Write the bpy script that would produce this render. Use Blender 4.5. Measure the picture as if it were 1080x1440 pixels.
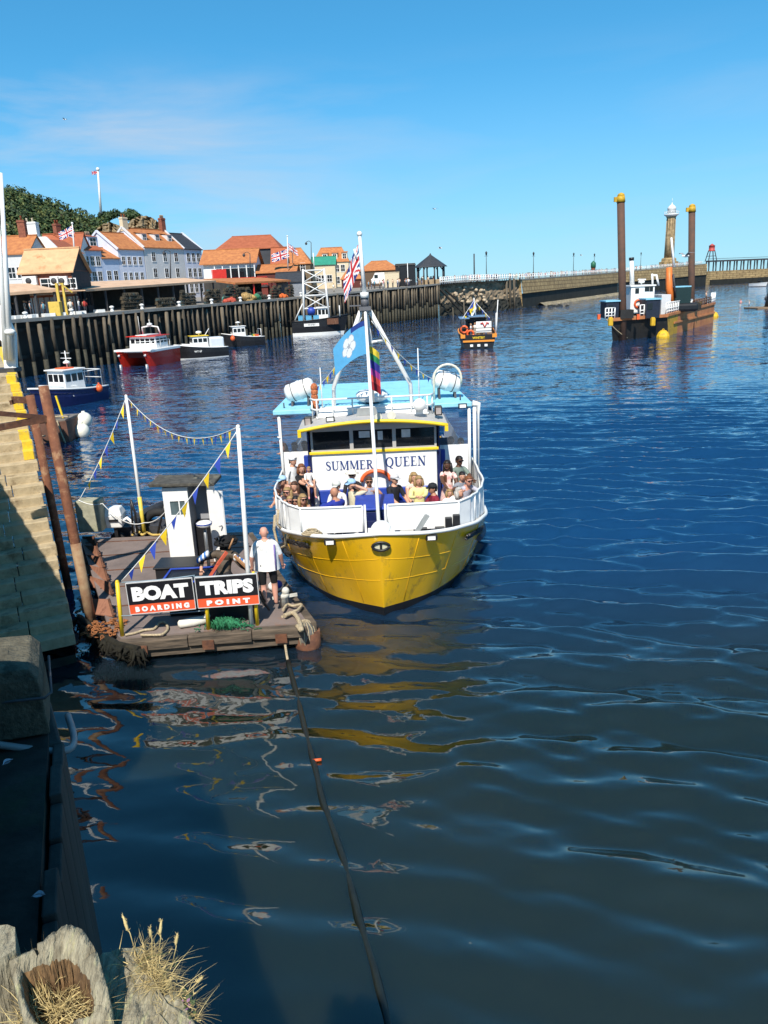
import bpy, bmesh, math, random
import numpy as np
from mathutils import Vector as V, Matrix

for o in list(bpy.data.objects): bpy.data.objects.remove(o)
S = bpy.context.scene
COL = S.collection
rnd = random.Random(11)
R = math.radians

# ------------------------------------------------------------------ camera
EYE = V((0, 0, 7.3))
FL, PIT, ROLL = 1085.0, math.atan(319/1085.0), 0.045
_F = V((0, math.cos(PIT), -math.sin(PIT))); _U0 = V((0, math.sin(PIT), math.cos(PIT))); _R0 = V((1, 0, 0))
_R = _R0*math.cos(ROLL) - _U0*math.sin(ROLL); _U = _U0*math.cos(ROLL) + _R0*math.sin(ROLL)
cd = bpy.data.cameras.new('camera'); cam = bpy.data.objects.new('camera', cd); COL.objects.link(cam)
mw = Matrix((_R, _U, -_F)).transposed().to_4x4(); mw.translation = EYE; cam.matrix_world = mw
cd.sensor_fit = 'VERTICAL'; cd.sensor_height = 36; cd.lens = FL/1440*36; cd.clip_start = 0.05; cd.clip_end = 20000
S.camera = cam
def ray(x, y): return _F + _R*((x-540)/FL) - _U*((y-720)/FL)
def atz(x, y, z=0.0):                       # place in the world where a sight line meets height z
    d = ray(x, y); return EYE + d*((z-EYE.z)/d.z)
def aty(x, y, Y):                           # ... or meets distance Y
    d = ray(x, y); return EYE + d*(Y/d.y)

# ------------------------------------------------------------------ light
SUN_EL, SUN_AZ = R(50), R(9)               # sun behind the viewer, to the left
sdir = V((-math.sin(SUN_AZ)*math.cos(SUN_EL), -math.cos(SUN_AZ)*math.cos(SUN_EL), math.sin(SUN_EL)))
sl = bpy.data.lights.new('sun', 'SUN'); sl.energy = 5.0; sl.angle = R(0.53); sl.color = (1.0, 0.93, 0.82)
so = bpy.data.objects.new('sun', sl); COL.objects.link(so); so.rotation_euler = sdir.to_track_quat('Z', 'Y').to_euler(); so.location = (-20, -40, 60)

W = bpy.data.worlds.new('World'); S.world = W; W.use_nodes = True
nt = W.node_tree; nt.nodes.clear(); N = nt.nodes.new; L = nt.links.new
def nd(nt_, typ, **kw):
    n = nt_.nodes.new(typ)
    for k, v in kw.items():
        if k.startswith('i_'):
            k = k[2:]; n.inputs[int(k) if k.isdigit() else k.replace('_', ' ')].default_value = v
        else: setattr(n, k, v)
    return n
sky = nd(nt, 'ShaderNodeTexSky', sky_type='NISHITA', sun_disc=False, sun_elevation=SUN_EL, sun_rotation=math.pi+SUN_AZ,
         altitude=0, air_density=0.8, dust_density=0.0, ozone_density=5.0)
hs = nd(nt, 'ShaderNodeHueSaturation', i_Saturation=1.12, i_Value=1.60, i_Hue=0.49)
tint = nd(nt, 'ShaderNodeMixRGB', blend_type='MULTIPLY', i_0=1.0); tint.inputs[2].default_value = (.60, .985, 1.22, 1)
gm = nd(nt, 'ShaderNodeGamma', i_Gamma=0.71); L(sky.outputs[0], gm.inputs[0]); L(gm.outputs[0], tint.inputs[1]); L(tint.outputs[0], hs.inputs['Color'])
tc = nd(nt, 'ShaderNodeTexCoord'); sep = nd(nt, 'ShaderNodeSeparateXYZ'); L(tc.outputs['Generated'], sep.inputs[0])
mp = nd(nt, 'ShaderNodeMapping'); mp.inputs['Scale'].default_value = (2.2, 1.6, 13); mp.inputs['Location'].default_value = (2.9, 0.2, 0.35); mp.inputs['Rotation'].default_value = (0, R(5), 0)
L(tc.outputs['Generated'], mp.inputs[0])
nz = nd(nt, 'ShaderNodeTexNoise', i_Scale=1.25, i_Detail=9, i_Roughness=0.56, i_Distortion=0.35); L(mp.outputs[0], nz.inputs['Vector'])
cr = nd(nt, 'ShaderNodeValToRGB'); cr.color_ramp.elements[0].position = 0.45; cr.color_ramp.elements[1].position = 0.70; L(nz.outputs[0], cr.inputs[0])
# thin cloud only in a low band of the sky, all round
b1 = nd(nt, 'ShaderNodeMapRange', interpolation_type='SMOOTHSTEP', i_1=-0.02, i_2=0.05); L(sep.outputs[2], b1.inputs[0])
b2 = nd(nt, 'ShaderNodeMapRange', interpolation_type='SMOOTHSTEP', i_1=0.18, i_2=0.27, i_3=1.0, i_4=0.0); L(sep.outputs[2], b2.inputs[0])
m1 = nd(nt, 'ShaderNodeMath', operation='MULTIPLY'); L(b1.outputs[0], m1.inputs[0]); L(b2.outputs[0], m1.inputs[1])
m2 = nd(nt, 'ShaderNodeMath', operation='MULTIPLY'); L(m1.outputs[0], m2.inputs[0]); L(cr.outputs[0], m2.inputs[1])
az = nd(nt, 'ShaderNodeMapRange', interpolation_type='SMOOTHSTEP', i_1=-0.34, i_2=0.10, i_3=1.0, i_4=0.22); L(sep.outputs[0], az.inputs[0])   # the cloud bank lies over the land
m4 = nd(nt, 'ShaderNodeMath', operation='MULTIPLY'); L(m2.outputs[0], m4.inputs[0]); L(az.outputs[0], m4.inputs[1]); m2 = m4
m3 = nd(nt, 'ShaderNodeMath', operation='MULTIPLY', i_1=0.70); L(m2.outputs[0], m3.inputs[0])
mx = nd(nt, 'ShaderNodeMixRGB'); mx.inputs[2].default_value = (4.6, 5.1, 5.9, 1)
hz = nd(nt, 'ShaderNodeMapRange', interpolation_type='SMOOTHSTEP', i_1=-0.05, i_2=0.26, i_3=0.62, i_4=0.0); L(sep.outputs[2], hz.inputs[0])   # pale sea haze low in the sky, all round
mh = nd(nt, 'ShaderNodeMixRGB'); mh.inputs[2].default_value = (3.1, 4.9, 6.3, 1); L(hz.outputs[0], mh.inputs[0]); L(hs.outputs[0], mh.inputs[1])
L(m3.outputs[0], mx.inputs[0]); L(mh.outputs[0], mx.inputs[1])
bg = nd(nt, 'ShaderNodeBackground', i_Strength=0.10); L(mx.outputs[0], bg.inputs[0])
wo = nd(nt, 'ShaderNodeOutputWorld'); L(bg.outputs[0], wo.inputs[0])
S.view_settings.view_transform = 'Standard'; S.view_settings.look = 'None'; S.view_settings.gamma = 1; S.view_settings.exposure = 0.42
S.view_settings.use_curve_mapping = False

# ------------------------------------------------------------------ mesh helpers
class MB:
    def __init__(s): s.v = []; s.f = []; s.m = []; s.s = []
    def add(s, vs, fs, mi=0, sm=False):
        b = len(s.v); s.v += [V(p) for p in vs]
        for f in fs: s.f.append([b+i for i in f]); s.m.append(mi); s.s.append(sm)
        return s
    def box(s, c, d, mi=0, rz=0.0, ry=0.0, rx=0.0, top=1.0):
        Rm = Matrix.Rotation(rz, 3, 'Z') @ Matrix.Rotation(ry, 3, 'Y') @ Matrix.Rotation(rx, 3, 'X'); c = V(c)
        vs = []
        for z in (-.5, .5):
            k = top if z > 0 else 1.0
            for x, y in ((-.5, -.5), (.5, -.5), (.5, .5), (-.5, .5)): vs.append(c + Rm @ V((x*d[0]*k, y*d[1]*k, z*d[2])))
        return s.add(vs, [(0,3,2,1), (4,5,6,7), (0,1,5,4), (1,2,6,5), (2,3,7,6), (3,0,4,7)], mi)
    def bx(s, x0, x1, y0, y1, z0, z1, mi=0): return s.box(((x0+x1)/2, (y0+y1)/2, (z0+z1)/2), (x1-x0, y1-y0, z1-z0), mi)
    def beam(s, a, b, w, h, mi=0):          # rectangular bar from a to b
        a = V(a); b = V(b); d = b-a; q = d.to_track_quat('X', 'Z').to_matrix(); l = d.length; c = (a+b)/2; vs = []
        for x in (-.5, .5):
            for y, z in ((-.5, -.5), (.5, -.5), (.5, .5), (-.5, .5)): vs.append(c + q @ V((x*l, y*w, z*h)))
        return s.add(vs, [(0,3,2,1), (4,5,6,7), (0,1,5,4), (1,2,6,5), (2,3,7,6), (3,0,4,7)], mi)
    def loft(s, rings, mi=0, sm=True, closed=True, cap=True):
        n = len(rings[0]); b = len(s.v); s.v += [V(p) for r in rings for p in r]
        for i in range(len(rings)-1):
            for j in range(n if closed else n-1):
                k = (j+1) % n; s.f.append([b+i*n+j, b+i*n+k, b+(i+1)*n+k, b+(i+1)*n+j]); s.m.append(mi); s.s.append(sm)
        if cap and closed:
            s.f.append([b+j for j in reversed(range(n))]); s.f.append([b+(len(rings)-1)*n+j for j in range(n)]); s.m += [mi, mi]; s.s += [False, False]
        return s
    def tube(s, pts, r, n=6, mi=0, sm=True, cap=True):
        pts = [V(p) for p in pts]; rs = r if isinstance(r, (list, tuple)) else [r]*len(pts)
        t0 = (pts[1]-pts[0]).normalized(); u = t0.orthogonal().normalized(); rings = []
        for i, p in enumerate(pts):
            t = ((pts[min(i+1, len(pts)-1)]-pts[max(i-1, 0)])); t = t.normalized() if t.length > 1e-9 else t0
            u = (u - t*u.dot(t)); u = u.normalized() if u.length > 1e-6 else t.orthogonal().normalized(); w = t.cross(u)
            rings.append([p + (u*math.cos(a) + w*math.sin(a))*rs[i] for a in [2*math.pi*k/n for k in range(n)]])
        return s.loft(rings, mi, sm, True, cap)
    def cyl(s, a, b, r, r2=None, n=12, mi=0, sm=True): return s.tube([a, b], [r, r if r2 is None else r2], n, mi, sm)
    def lathe(s, c, prof, n=16, mi=0, sm=True, axis=None, cap=True):
        c = V(c); q = Matrix.Identity(3) if axis is None else V(axis).to_track_quat('Z', 'Y').to_matrix()
        return s.loft([[c + q @ V((r*math.cos(2*math.pi*k/n), r*math.sin(2*math.pi*k/n), z)) for k in range(n)] for r, z in prof], mi, sm, True, cap)
    def ball(s, c, r, n=10, m=6, mi=0, sc=(1, 1, 1)):
        c = V(c); rings = []
        for i in range(m+1):
            a = math.pi*i/m; rr = max(math.sin(a), .02)*r; z = -math.cos(a)*r
            rings.append([c + V((rr*math.cos(2*math.pi*k/n)*sc[0], rr*math.sin(2*math.pi*k/n)*sc[1], z*sc[2])) for k in range(n)])
        return s.loft(rings, mi, True)
    def prism(s, poly, ext, mi=0):          # polygon pushed along ext
        n = len(poly); e = V(ext); vs = [V(p) for p in poly] + [V(p)+e for p in poly]
        return s.add(vs, [tuple(reversed(range(n))), tuple(range(n, 2*n))] + [(i, (i+1) % n, (i+1) % n+n, i+n) for i in range(n)], mi)
    def quad(s, a, b, c, d, mi=0): return s.add([a, b, c, d], [(0, 1, 2, 3)], mi)
    def join(s, o, M_=None):
        b = len(s.v); s.v += [(M_ @ p) if M_ else p.copy() for p in o.v]
        s.f += [[b+i for i in f] for f in o.f]; s.m += o.m; s.s += o.s; return s
OFF = {}
def mesh(name, mb, mats, off=None):
    me = bpy.data.meshes.new(name); off = off or V((0, 0, 0))
    me.from_pydata([tuple(p-off) for p in mb.v], [], mb.f)
    for m in (mats if isinstance(mats, (list, tuple)) else [mats]): me.materials.append(m)
    me.polygons.foreach_set('material_index', mb.m); me.polygons.foreach_set('use_smooth', mb.s)
    bm = bmesh.new(); bm.from_mesh(me); bmesh.ops.recalc_face_normals(bm, faces=bm.faces); bm.to_mesh(me); bm.free()
    return me
def tag(o, label=None, cat=None, group=None, kind=None):
    if label: o['label'] = label
    if cat: o['category'] = cat
    if group: o['group'] = group
    if kind: o['kind'] = kind
    return o
def thing(name, label, cat, loc=(0, 0, 0), group=None, rz=0.0, world=True):
    """Empty at the base of a thing. world=True: its parts are given in world coordinates."""
    o = bpy.data.objects.new(name, None); COL.objects.link(o); o.location = loc; o.rotation_euler = (0, 0, rz); o.empty_display_size = .2
    OFF[o.name] = V(loc) if world else V((0, 0, 0))
    return tag(o, label, cat, group)
def part(name, mb, mats, parent, label=None, kind=None, bevel=0, off=None):
    off = OFF.get(parent.name, V((0, 0, 0))) if parent else (V(off) if off else V((0, 0, 0)))
    o = bpy.data.objects.new(name, mesh(name, mb, mats, off) if isinstance(mb, MB) else mb); COL.objects.link(o)
    if parent: o.parent = parent; OFF[o.name] = off
    else: o.location = off
    if bevel:
        b = o.modifiers.new('bevel', 'BEVEL'); b.width = bevel; b.segments = 2; b.limit_method = 'ANGLE'; b.angle_limit = R(40)
    return tag(o, label, None, None, kind)
def solo(name, mb, mats, label, cat, group=None, base=None, bevel=0):   # a thing that is one mesh; origin at its base
    if base is None:
        xs = [p.x for p in mb.v]; ys = [p.y for p in mb.v]; base = ((min(xs)+max(xs))/2, (min(ys)+max(ys))/2, min(p.z for p in mb.v))
    return tag(part(name, mb, mats, None, off=base, bevel=bevel), label, cat, group)
def struct(name, mb, mats): return tag(part(name, mb, mats, None), kind='structure')
def copy_tree(o, parent=None):
    c = o.copy(); COL.objects.link(c); OFF[c.name] = OFF.get(o.name, V((0, 0, 0)))
    if parent is not None: c.parent = parent
    for ch in o.children: copy_tree(ch, c)
    return c
def piece(name, src, parent, loc, rz=0.0, sc=None, ry=0.0, rx=0.0):      # one of many alike pieces sharing mesh data
    o = bpy.data.objects.new(name, src); COL.objects.link(o); o.parent = parent
    o.location = V(loc) - OFF.get(parent.name, V((0, 0, 0))) if parent else loc; o.rotation_euler = (rx, ry, rz)
    if sc: o.scale = sc
    return o
def arc(a, b, sag, n=12):                  # sagging line
    a = V(a); b = V(b); return [a.lerp(b, i/n) - V((0, 0, sag*4*(i/n)*(1-i/n))) for i in range(n+1)]

# ------------------------------------------------------------------ materials
MATS = {}
def mat(name, col, rough=.6, var=.12, scale=6.0, metal=0.0, bump=0.0, bscale=None, col2=None, mix=.5, stretch=(1, 1, 1), spec=.5, coat=0.0, trans=0.0, alpha=1.0, dirt=None, dscale=1.5, dpos=.55, ior=1.45, emit=None):
    if name in MATS: return MATS[name]
    m = bpy.data.materials.new(name); MATS[name] = m; m.use_nodes = True; t = m.node_tree; p = t.nodes['Principled BSDF']; K = t.links.new
    p.inputs['Roughness'].default_value = rough; p.inputs['Metallic'].default_value = metal; p.inputs['Specular IOR Level'].default_value = spec
    p.inputs['Coat Weight'].default_value = coat; p.inputs['Transmission Weight'].default_value = trans; p.inputs['Alpha'].default_value = alpha; p.inputs['IOR'].default_value = ior
    c = nd(t, 'ShaderNodeTexCoord'); g = nd(t, 'ShaderNodeMapping'); g.inputs['Scale'].default_value = stretch; K(c.outputs['Object'], g.inputs[0])
    n = nd(t, 'ShaderNodeTexNoise', i_Scale=scale, i_Detail=6, i_Roughness=.6); K(g.outputs[0], n.inputs['Vector'])
    c2 = col2 or tuple(max(0, x*(1-var*1.6)) for x in col); c1 = col if col2 else tuple(min(1, x*(1+var)) for x in col)
    r = nd(t, 'ShaderNodeValToRGB'); e = r.color_ramp.elements
    e[0].position = mix-.2; e[0].color = (*c2, 1); e[1].position = mix+.2; e[1].color = (*c1, 1); K(n.outputs[0], r.inputs[0])
    out = r.outputs[0]
    if dirt:
        n2 = nd(t, 'ShaderNodeTexNoise', i_Scale=dscale, i_Detail=8, i_Roughness=.7); K(g.outputs[0], n2.inputs['Vector'])
        r2 = nd(t, 'ShaderNodeValToRGB'); r2.color_ramp.elements[0].position = dpos; r2.color_ramp.elements[1].position = dpos+.13; K(n2.outputs[0], r2.inputs[0])
        x = nd(t, 'ShaderNodeMixRGB'); x.inputs[2].default_value = (*dirt, 1); K(r2.outputs[0], x.inputs[0]); K(out, x.inputs[1]); out = x.outputs[0]
    K(out, p.inputs['Base Color'])
    if bump:
        n3 = nd(t, 'ShaderNodeTexNoise', i_Scale=bscale or scale*2, i_Detail=5); K(g.outputs[0], n3.inputs['Vector'])
        b = nd(t, 'ShaderNodeBump', i_Strength=min(1, bump), i_Distance=.02 if bump <= 1 else .02*bump); K(n3.outputs[0], b.inputs['Height']); K(b.outputs[0], p.inputs['Normal'])
    if emit: p.inputs['Emission Color'].default_value = (*emit, 1); p.inputs['Emission Strength'].default_value = 1
    return m
def clear(name, col=(.6, .7, .8), alpha=.35, rough=.12):   # clear plastic sheet or thin glass
    if name in MATS: return MATS[name]
    m = bpy.data.materials.new(name); MATS[name] = m; m.use_nodes = True; t = m.node_tree; t.nodes.remove(t.nodes['Principled BSDF'])
    a = nd(t, 'ShaderNodeBsdfTransparent'); a.inputs[0].default_value = (*col, 1); b = nd(t, 'ShaderNodeBsdfPrincipled', i_Roughness=rough, i_Base_Color=(*[x*.6 for x in col], 1))
    x = nd(t, 'ShaderNodeMixShader', i_0=alpha); t.links.new(a.outputs[0], x.inputs[1]); t.links.new(b.outputs[0], x.inputs[2]); t.links.new(x.outputs[0], t.nodes['Material Output'].inputs[0])
    return m
WHITE = mat('white paint', (.78, .78, .76), .35, .04, 3, dirt=(.6, .58, .53), dpos=.66)
WHITE2 = mat('aged white paint', (.72, .72, .70), .5, .06, 4, dirt=(.45, .38, .3), dpos=.62)
BLACK = mat('black paint', (.015, .015, .017), .4, .2, 4)
DARK = mat('dark grey', (.05, .05, .055), .6, .25, 5)
YELLOW = mat('yellow paint', (.80, .55, .02), .45, .08, 6, dirt=(.35, .22, .06), dpos=.66)
RUST = mat('rusty steel', (.16, .065, .032), .85, .3, 7, col2=(.07, .032, .022), bump=.5, dirt=(.26, .14, .08), dscale=4)
STEEL = mat('grey steel', (.34, .35, .36), .4, .12, 5, metal=.6)
GLASSD = mat('dark window glass', (.012, .014, .017), .06, .1, 2, spec=.6)
ROPE = mat('pale rope', (.42, .34, .22), .9, .25, 30, bump=.6)
ORANGE = mat('orange buoy plastic', (.75, .12, .03), .45, .1, 4)
REDP = mat('red paint', (.55, .03, .02), .35, .1, 4)
NAVY = mat('navy paint', (.012, .02, .09), .35, .15, 4)
BLUE = mat('royal blue', (.02, .055, .34), .5, .1, 5)
SKIN = [mat('fair skin', (.56, .30, .20), .55, .06, 10), mat('tanned skin', (.42, .20, .12), .55, .06, 10), mat('brown skin', (.10, .045, .025), .5, .06, 10), mat('pink skin', (.60, .30, .22), .55, .06, 10)]
HAIR = {'brown': mat('brown hair', (.07, .03, .015), .6, .3, 20), 'dark': mat('dark hair', (.015, .011, .01), .5, .3, 20), 'blond': mat('blond hair', (.32, .205, .085), .6, .25, 20),
        'grey': mat('grey hair', (.42, .40, .37), .6, .2, 20), 'ginger': mat('auburn hair', (.17, .06, .02), .6, .25, 20)}
_cl = {}
def cloth(col, rough=.85):
    k = tuple(round(x, 3) for x in col)
    if k not in _cl: _cl[k] = mat('cloth %d' % len(_cl), col, rough, .12, 9, bump=.25, bscale=14)
    return _cl[k]
# ------------------------------------------------------------------ people
def limb_ik(a, b, l1, l2, hint):
    d = b-a; D = min(d.length, (l1+l2)*.98); u = d.normalized(); b = a+u*D
    x = (l1*l1-l2*l2+D*D)/(2*D); h = math.sqrt(max(l1*l1-x*x, 0)); n = hint-u*hint.dot(u)
    n = n.normalized() if n.length > 1e-5 else u.orthogonal(); return a+u*x+n*h, b
def person(label, head, yaw, group=None, s=1.0, sit=False, lean=0.0, turn=0.0, nod=0.0, tilt=0.0, hands=None, feet=None, top=(.6, .6, .6), bottom=(.05, .06, .1), shoe=(.05, .04, .04),
           skin=0, sleeve=.45, leg=1.0, hair='brown', style='short', hat=None, hatcol=(.7, .7, .7), shades=False, build=1.0, skirt=False, name='person', level=1, extra_top=None, crown=True):
    """One continuous body grown from a posed skeleton. head = centre of the head in the world; yaw 0 looks towards -Y (the camera)."""
    head = V(head); Q = Matrix.Rotation(yaw, 3, 'Z')
    T = Q @ Matrix.Rotation(lean, 3, 'X') @ Matrix.Rotation(tilt, 3, 'Y')      # torso frame: +x left hand of viewer, -y forward
    def tp(x, y, z): return T @ (V((x, y, z))*s)
    pel = head - tp(0, -.03, .685)
    P = lambda x, y, z: pel + tp(x, y, z)
    b = build
    pts = [('pel', P(0, 0, 0), (.150*b, .115*b)), ('waist', P(0, .005, .16), (.128*b, .098*b)), ('chest', P(0, .0, .36), (.158*b, .115*b)), ('up', P(0, .01, .475), (.105*b, .075*b)), ('neck', P(0, -.005, .56), (.054, .056)), ('hd', P(0, -.02, .63), (.06, .065))]
    bones = [(0, 1, 'B' if False else 'T'), (1, 2, 'T'), (2, 3, 'T'), (3, 4, 'N'), (4, 5, 'S')]
    legend = {n: i for i, (n, _, _) in enumerate(pts)}
    def addp(p, r): pts.append(('', p, (r*s if False else r, r if False else r))); return len(pts)-1
    hip_z = Q @ V((0, 0, 0)); hand_pts = []
    for sd in (-1, 1):                          # sd -1: viewer's left when facing the camera
        sh = P(sd*.165*b, .01, .455); i0 = addp(sh, .068*b)
        tgt = V(hands[0 if sd < 0 else 1]) if hands and hands[0 if sd < 0 else 1] is not None else (P(sd*.235*b, -.06, -.06) if not sit else pel + Q @ (V((sd*.13, -.36, .10))*s))
        el, wr = limb_ik(sh, tgt, .285*s, .25*s, Q @ V((sd*.7, .55, -.55)))
        i1 = addp(el, .047*b); i2 = addp(wr, .033); d = (wr-el).normalized(); i3 = addp(wr+d*.075*s, .036); hand_pts.append((wr+d*.06*s, d, sd))
        bones += [(3, i0, 'T'), (i0, i1, 'A'), (i1, i2, 'F'), (i2, i3, 'S')]
    for sd in (-1, 1):
        h = pel + Q @ (V((sd*.092*b, 0, -.06))*s)
        if sit: kn = h + Q @ (V((sd*.05, -.42, .03))*s); an = kn + Q @ (V((0, .02, -.42))*s)
        elif feet: an = V(feet[0 if sd < 0 else 1]) + V((0, 0, .075*s)); kn, an = limb_ik(h, an, .43*s, .42*s, Q @ V((sd*.08, -1, 0)))
        else: kn = h + Q @ (V((sd*.02, -.02, -.42))*s); an = kn + Q @ (V((sd*.01, .03, -.40))*s)
        i0 = addp(h, .095*b); i1 = addp(kn, .062*b); i2 = addp(kn.lerp(an, .35), .058*b); i3 = addp(an, .04); i4 = addp(an + Q @ (V((sd*.03, -.14, -.045))*s), .034)
        bones += [(0, i0, 'P'), (i0, i1, 'L'), (i1, i2, 'M'), (i2, i3, 'M'), (i3, i4, 'O')]
    me = bpy.data.meshes.new('skel'); me.from_pydata([tuple(p) for _, p, _ in pts], [(a, c) for a, c, _ in bones], [])
    o = bpy.data.objects.new('skel', me); COL.objects.link(o)
    sk = o.modifiers.new('s', 'SKIN'); sk.use_smooth_shade = True; sk.branch_smoothing = .4
    lay = me.skin_vertices[0] if me.skin_vertices else None
    if lay is None:
        bm = bmesh.new(); bm.from_mesh(me); bm.verts.layers.skin.verify(); bm.to_mesh(me); bm.free(); lay = me.skin_vertices[0]
    for i, (_, p, r) in enumerate(pts): lay.data[i].radius = (r[0]*s, r[1]*s); lay.data[i].use_root = (i == 0)
    ss = o.modifiers.new('u', 'SUBSURF'); ss.levels = level; ss.render_levels = level
    ev = o.evaluated_get(bpy.context.evaluated_depsgraph_get()); m2 = ev.to_mesh()
    vs = [v.co.copy() for v in m2.vertices]; fs = [tuple(f.vertices) for f in m2.polygons]; ev.to_mesh_clear()
    bpy.data.objects.remove(o); bpy.data.meshes.remove(me)
    B = MB(); seg = [(pts[a][1], pts[c][1], k) for a, c, k in bones]
    B.v = vs
    kz = {}
    for f in fs:
        c = sum((vs[i] for i in f), V((0, 0, 0)))/len(f); best = (9, 'T', 0)
        for a, e, k in seg:
            ab = e-a; t = max(0, min(1, (c-a).dot(ab)/max(ab.length_squared, 1e-9))); dd = (c-(a+ab*t)).length
            if k in 'AFML': dd *= .8
            if dd < best[0]: best = (dd, k, t)
        k, t = best[1:]
        if k == 'T': mi = 1
        elif k == 'N': mi = 1 if t < .35 else 0
        elif k == 'S': mi = 0
        elif k == 'A': mi = 1 if t < sleeve*2 else 0
        elif k == 'F': mi = 1 if t < sleeve*2-1 else 0
        elif k == 'P': mi = 2
        elif k == 'L': mi = 2 if t < leg*2 else 0
        elif k == 'M': mi = 2 if leg > .95 else 0
        else: mi = 3
        if k == 'T' and (c-pel).dot(T @ V((0, 0, 1))) < .02*s: mi = 2
        B.f.append(list(f)); B.m.append(mi); B.s.append(True)
    for w, d, sd in hand_pts:                    # four fingers of unequal length, bent, and a thumb off the side of the palm
        dn = (Q @ V((0, 0, -1))); side = d.cross(dn); side = side.normalized() if side.length > .1 else Q @ V((1, 0, 0)); bend = side.cross(d).normalized()
        for q in range(4):
            L_ = (.075, .085, .08, .062)[q]*s; a = w + d*.03*s + side*(q-1.5)*.019*s
            B.tube([a, a+d*L_*.5+bend*.008*s, a+d*L_*.85+bend*.03*s], [.0095*s, .009*s, .007*s], 5, 0)
        a = w - d*.015*s + side*.03*s*sd; B.tube([a, a+side*.03*s*sd+d*.03*s, a+side*.032*s*sd+d*.06*s], [.012*s, .011*s, .008*s], 5, 0)
    # head: skull, jaw, nose, ears, eyes, mouth
    H = Q @ Matrix.Rotation(turn, 3, 'Z') @ Matrix.Rotation(nod, 3, 'X'); hp = lambda x, y, z: head + H @ (V((x, y, z))*s)
    prof = [(.115, .0, .02), (.108, .048, .045), (.075, .073, .077), (.03, .080, .096), (-.01, .079, .094), (-.05, .069, .083), (-.085, .054, .068), (-.108, .036, .047), (-.118, .012, .02)]
    B.loft([[hp(rx*math.cos(a), (-.008 if z < -.05 else 0) + ry*math.sin(a), z) for a in [2*math.pi*k/12 for k in range(12)]] for z, rx, ry in prof], 0)
    B.loft([[hp(-.008, -.088, .015), hp(.008, -.088, .015), hp(.006, -.08, .02), hp(-.006, -.08, .02)], [hp(-.017, -.094, -.035), hp(.017, -.094, -.035), hp(.012, -.075, -.04), hp(-.012, -.075, -.04)], [hp(-.008, -.116, -.03), hp(.008, -.116, -.03), hp(.006, -.10, -.036), hp(-.006, -.10, -.036)]], 0)
    for sd in (-1, 1):
        B.ball(hp(sd*.081, .008, -.005), .03*s, 6, 5, 0, (.4, .8, 1)); B.ball(hp(sd*.031, -.080, .012), .0125*s, 6, 4, 4)
    B.tube([hp(-.025, -.083, -.064), hp(0, -.09, -.066), hp(.025, -.083, -.064)], .006*s, 5, 5)
    mats = [SKIN[skin], cloth(top), cloth(bottom), cloth(shoe), mat('eye', (.02, .015, .01), .2), mat('lips', (.30, .10, .08), .5)]
    base = pel.copy(); base.z -= (.55 if sit else .93)*s
    root = part(name, B, mats, None, off=base); OFF[root.name] = base
    tag(root, label, 'person', group)
    hm = HAIR.get(hair)
    if hm:
        hb = MB(); cut = {'short': -.02, 'bob': -.08, 'long': -.08, 'cap': -.03, 'bun': -.03}[style]
        rings = []
        for z, r in ((.128, .02), (.118, .056), (.088, .084), (.045, .097), (.0, .098), (cut-.04, .092)):
            ring = []
            for k in range(14):
                a = 2*math.pi*k/14; y = math.sin(a); fr = max(0, -y)     # front rises to a hairline
                zz = max(z, .055+.02*fr) if y < -.35 else (max(z, -.02) if y < .1 and style in ('short', 'cap', 'bun') else z)
                rr = r if zz == z else min(r, .094); wob = 1+.05*math.sin(k*2.3+z*60)
                ring.append(hp(rr*.92*math.cos(a)*wob, .006+rr*1.13*y*wob, zz))
            rings.append(ring)
        hb.loft(rings, 0)
        if style in ('long', 'bob'):
            dn = -.30 if style == 'long' else -.15
            for (ax, ay) in ((-.075, .02), (-.055, .07), (0, .09), (.055, .07), (.075, .02)):
                hb.tube([hp(ax, ay, .04), hp(ax*1.15, ay*1.1, -.06), hp(ax*1.25, ay*1.15, dn*.7), hp(ax*1.0, ay+.01, dn)], [.036*s, .042*s, .04*s, .012*s], 6)
        if style == 'bun': hb.ball(hp(0, .10, .05), .05*s, 8, 6)
        part('hair', hb, hm, root)
    if hat:
        q = MB(); hc = mat('hat %s' % (hatcol,), hatcol, .8, .1, 20)
        if hat == 'brim':
            q.lathe(hp(0, 0, .05), [(.17*s, -.012*s), (.172*s, 0), (.10*s, .014*s), (.098*s, .05*s), (.075*s, .085*s), (.02*s, .092*s)], 16, axis=H @ V((0, .1, 1)))
        else:
            q.lathe(hp(0, .005, .03), [(.105*s, 0), (.104*s, .04*s), (.085*s, .08*s), (.03*s, .104*s), (.005*s, .106*s)], 14, axis=H @ V((0, .05, 1)))
            fy = -1 if hat != 'backcap' else 1
            q.loft([[hp(x, fy*.08*.9, .045) for x in (-.07, 0, .07)] + [hp(x, fy*.08*.9, .035) for x in (.07, 0, -.07)], [hp(x, fy*(.165 if x == 0 else .15), .028) for x in (-.055, 0, .055)] + [hp(x, fy*(.165 if x == 0 else .15), .02) for x in (.055, 0, -.055)]])
        part('hat', q, hc, root)
    if shades:
        q = MB()
        for sd in (-1, 1): q.box(hp(sd*.034, -.094, .014), (.05*s, .012*s, .034*s), rz=yaw+turn); q.beam(hp(sd*.058, -.088, .02), hp(sd*.085, .01, .015), .006*s, .01*s)
        q.beam(hp(-.02, -.098, .022), hp(.02, -.098, .022), .008*s, .008*s)
        part('sunglasses', q, mat('sunglass lens', (.008, .008, .01), .08, .05), root)
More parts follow.
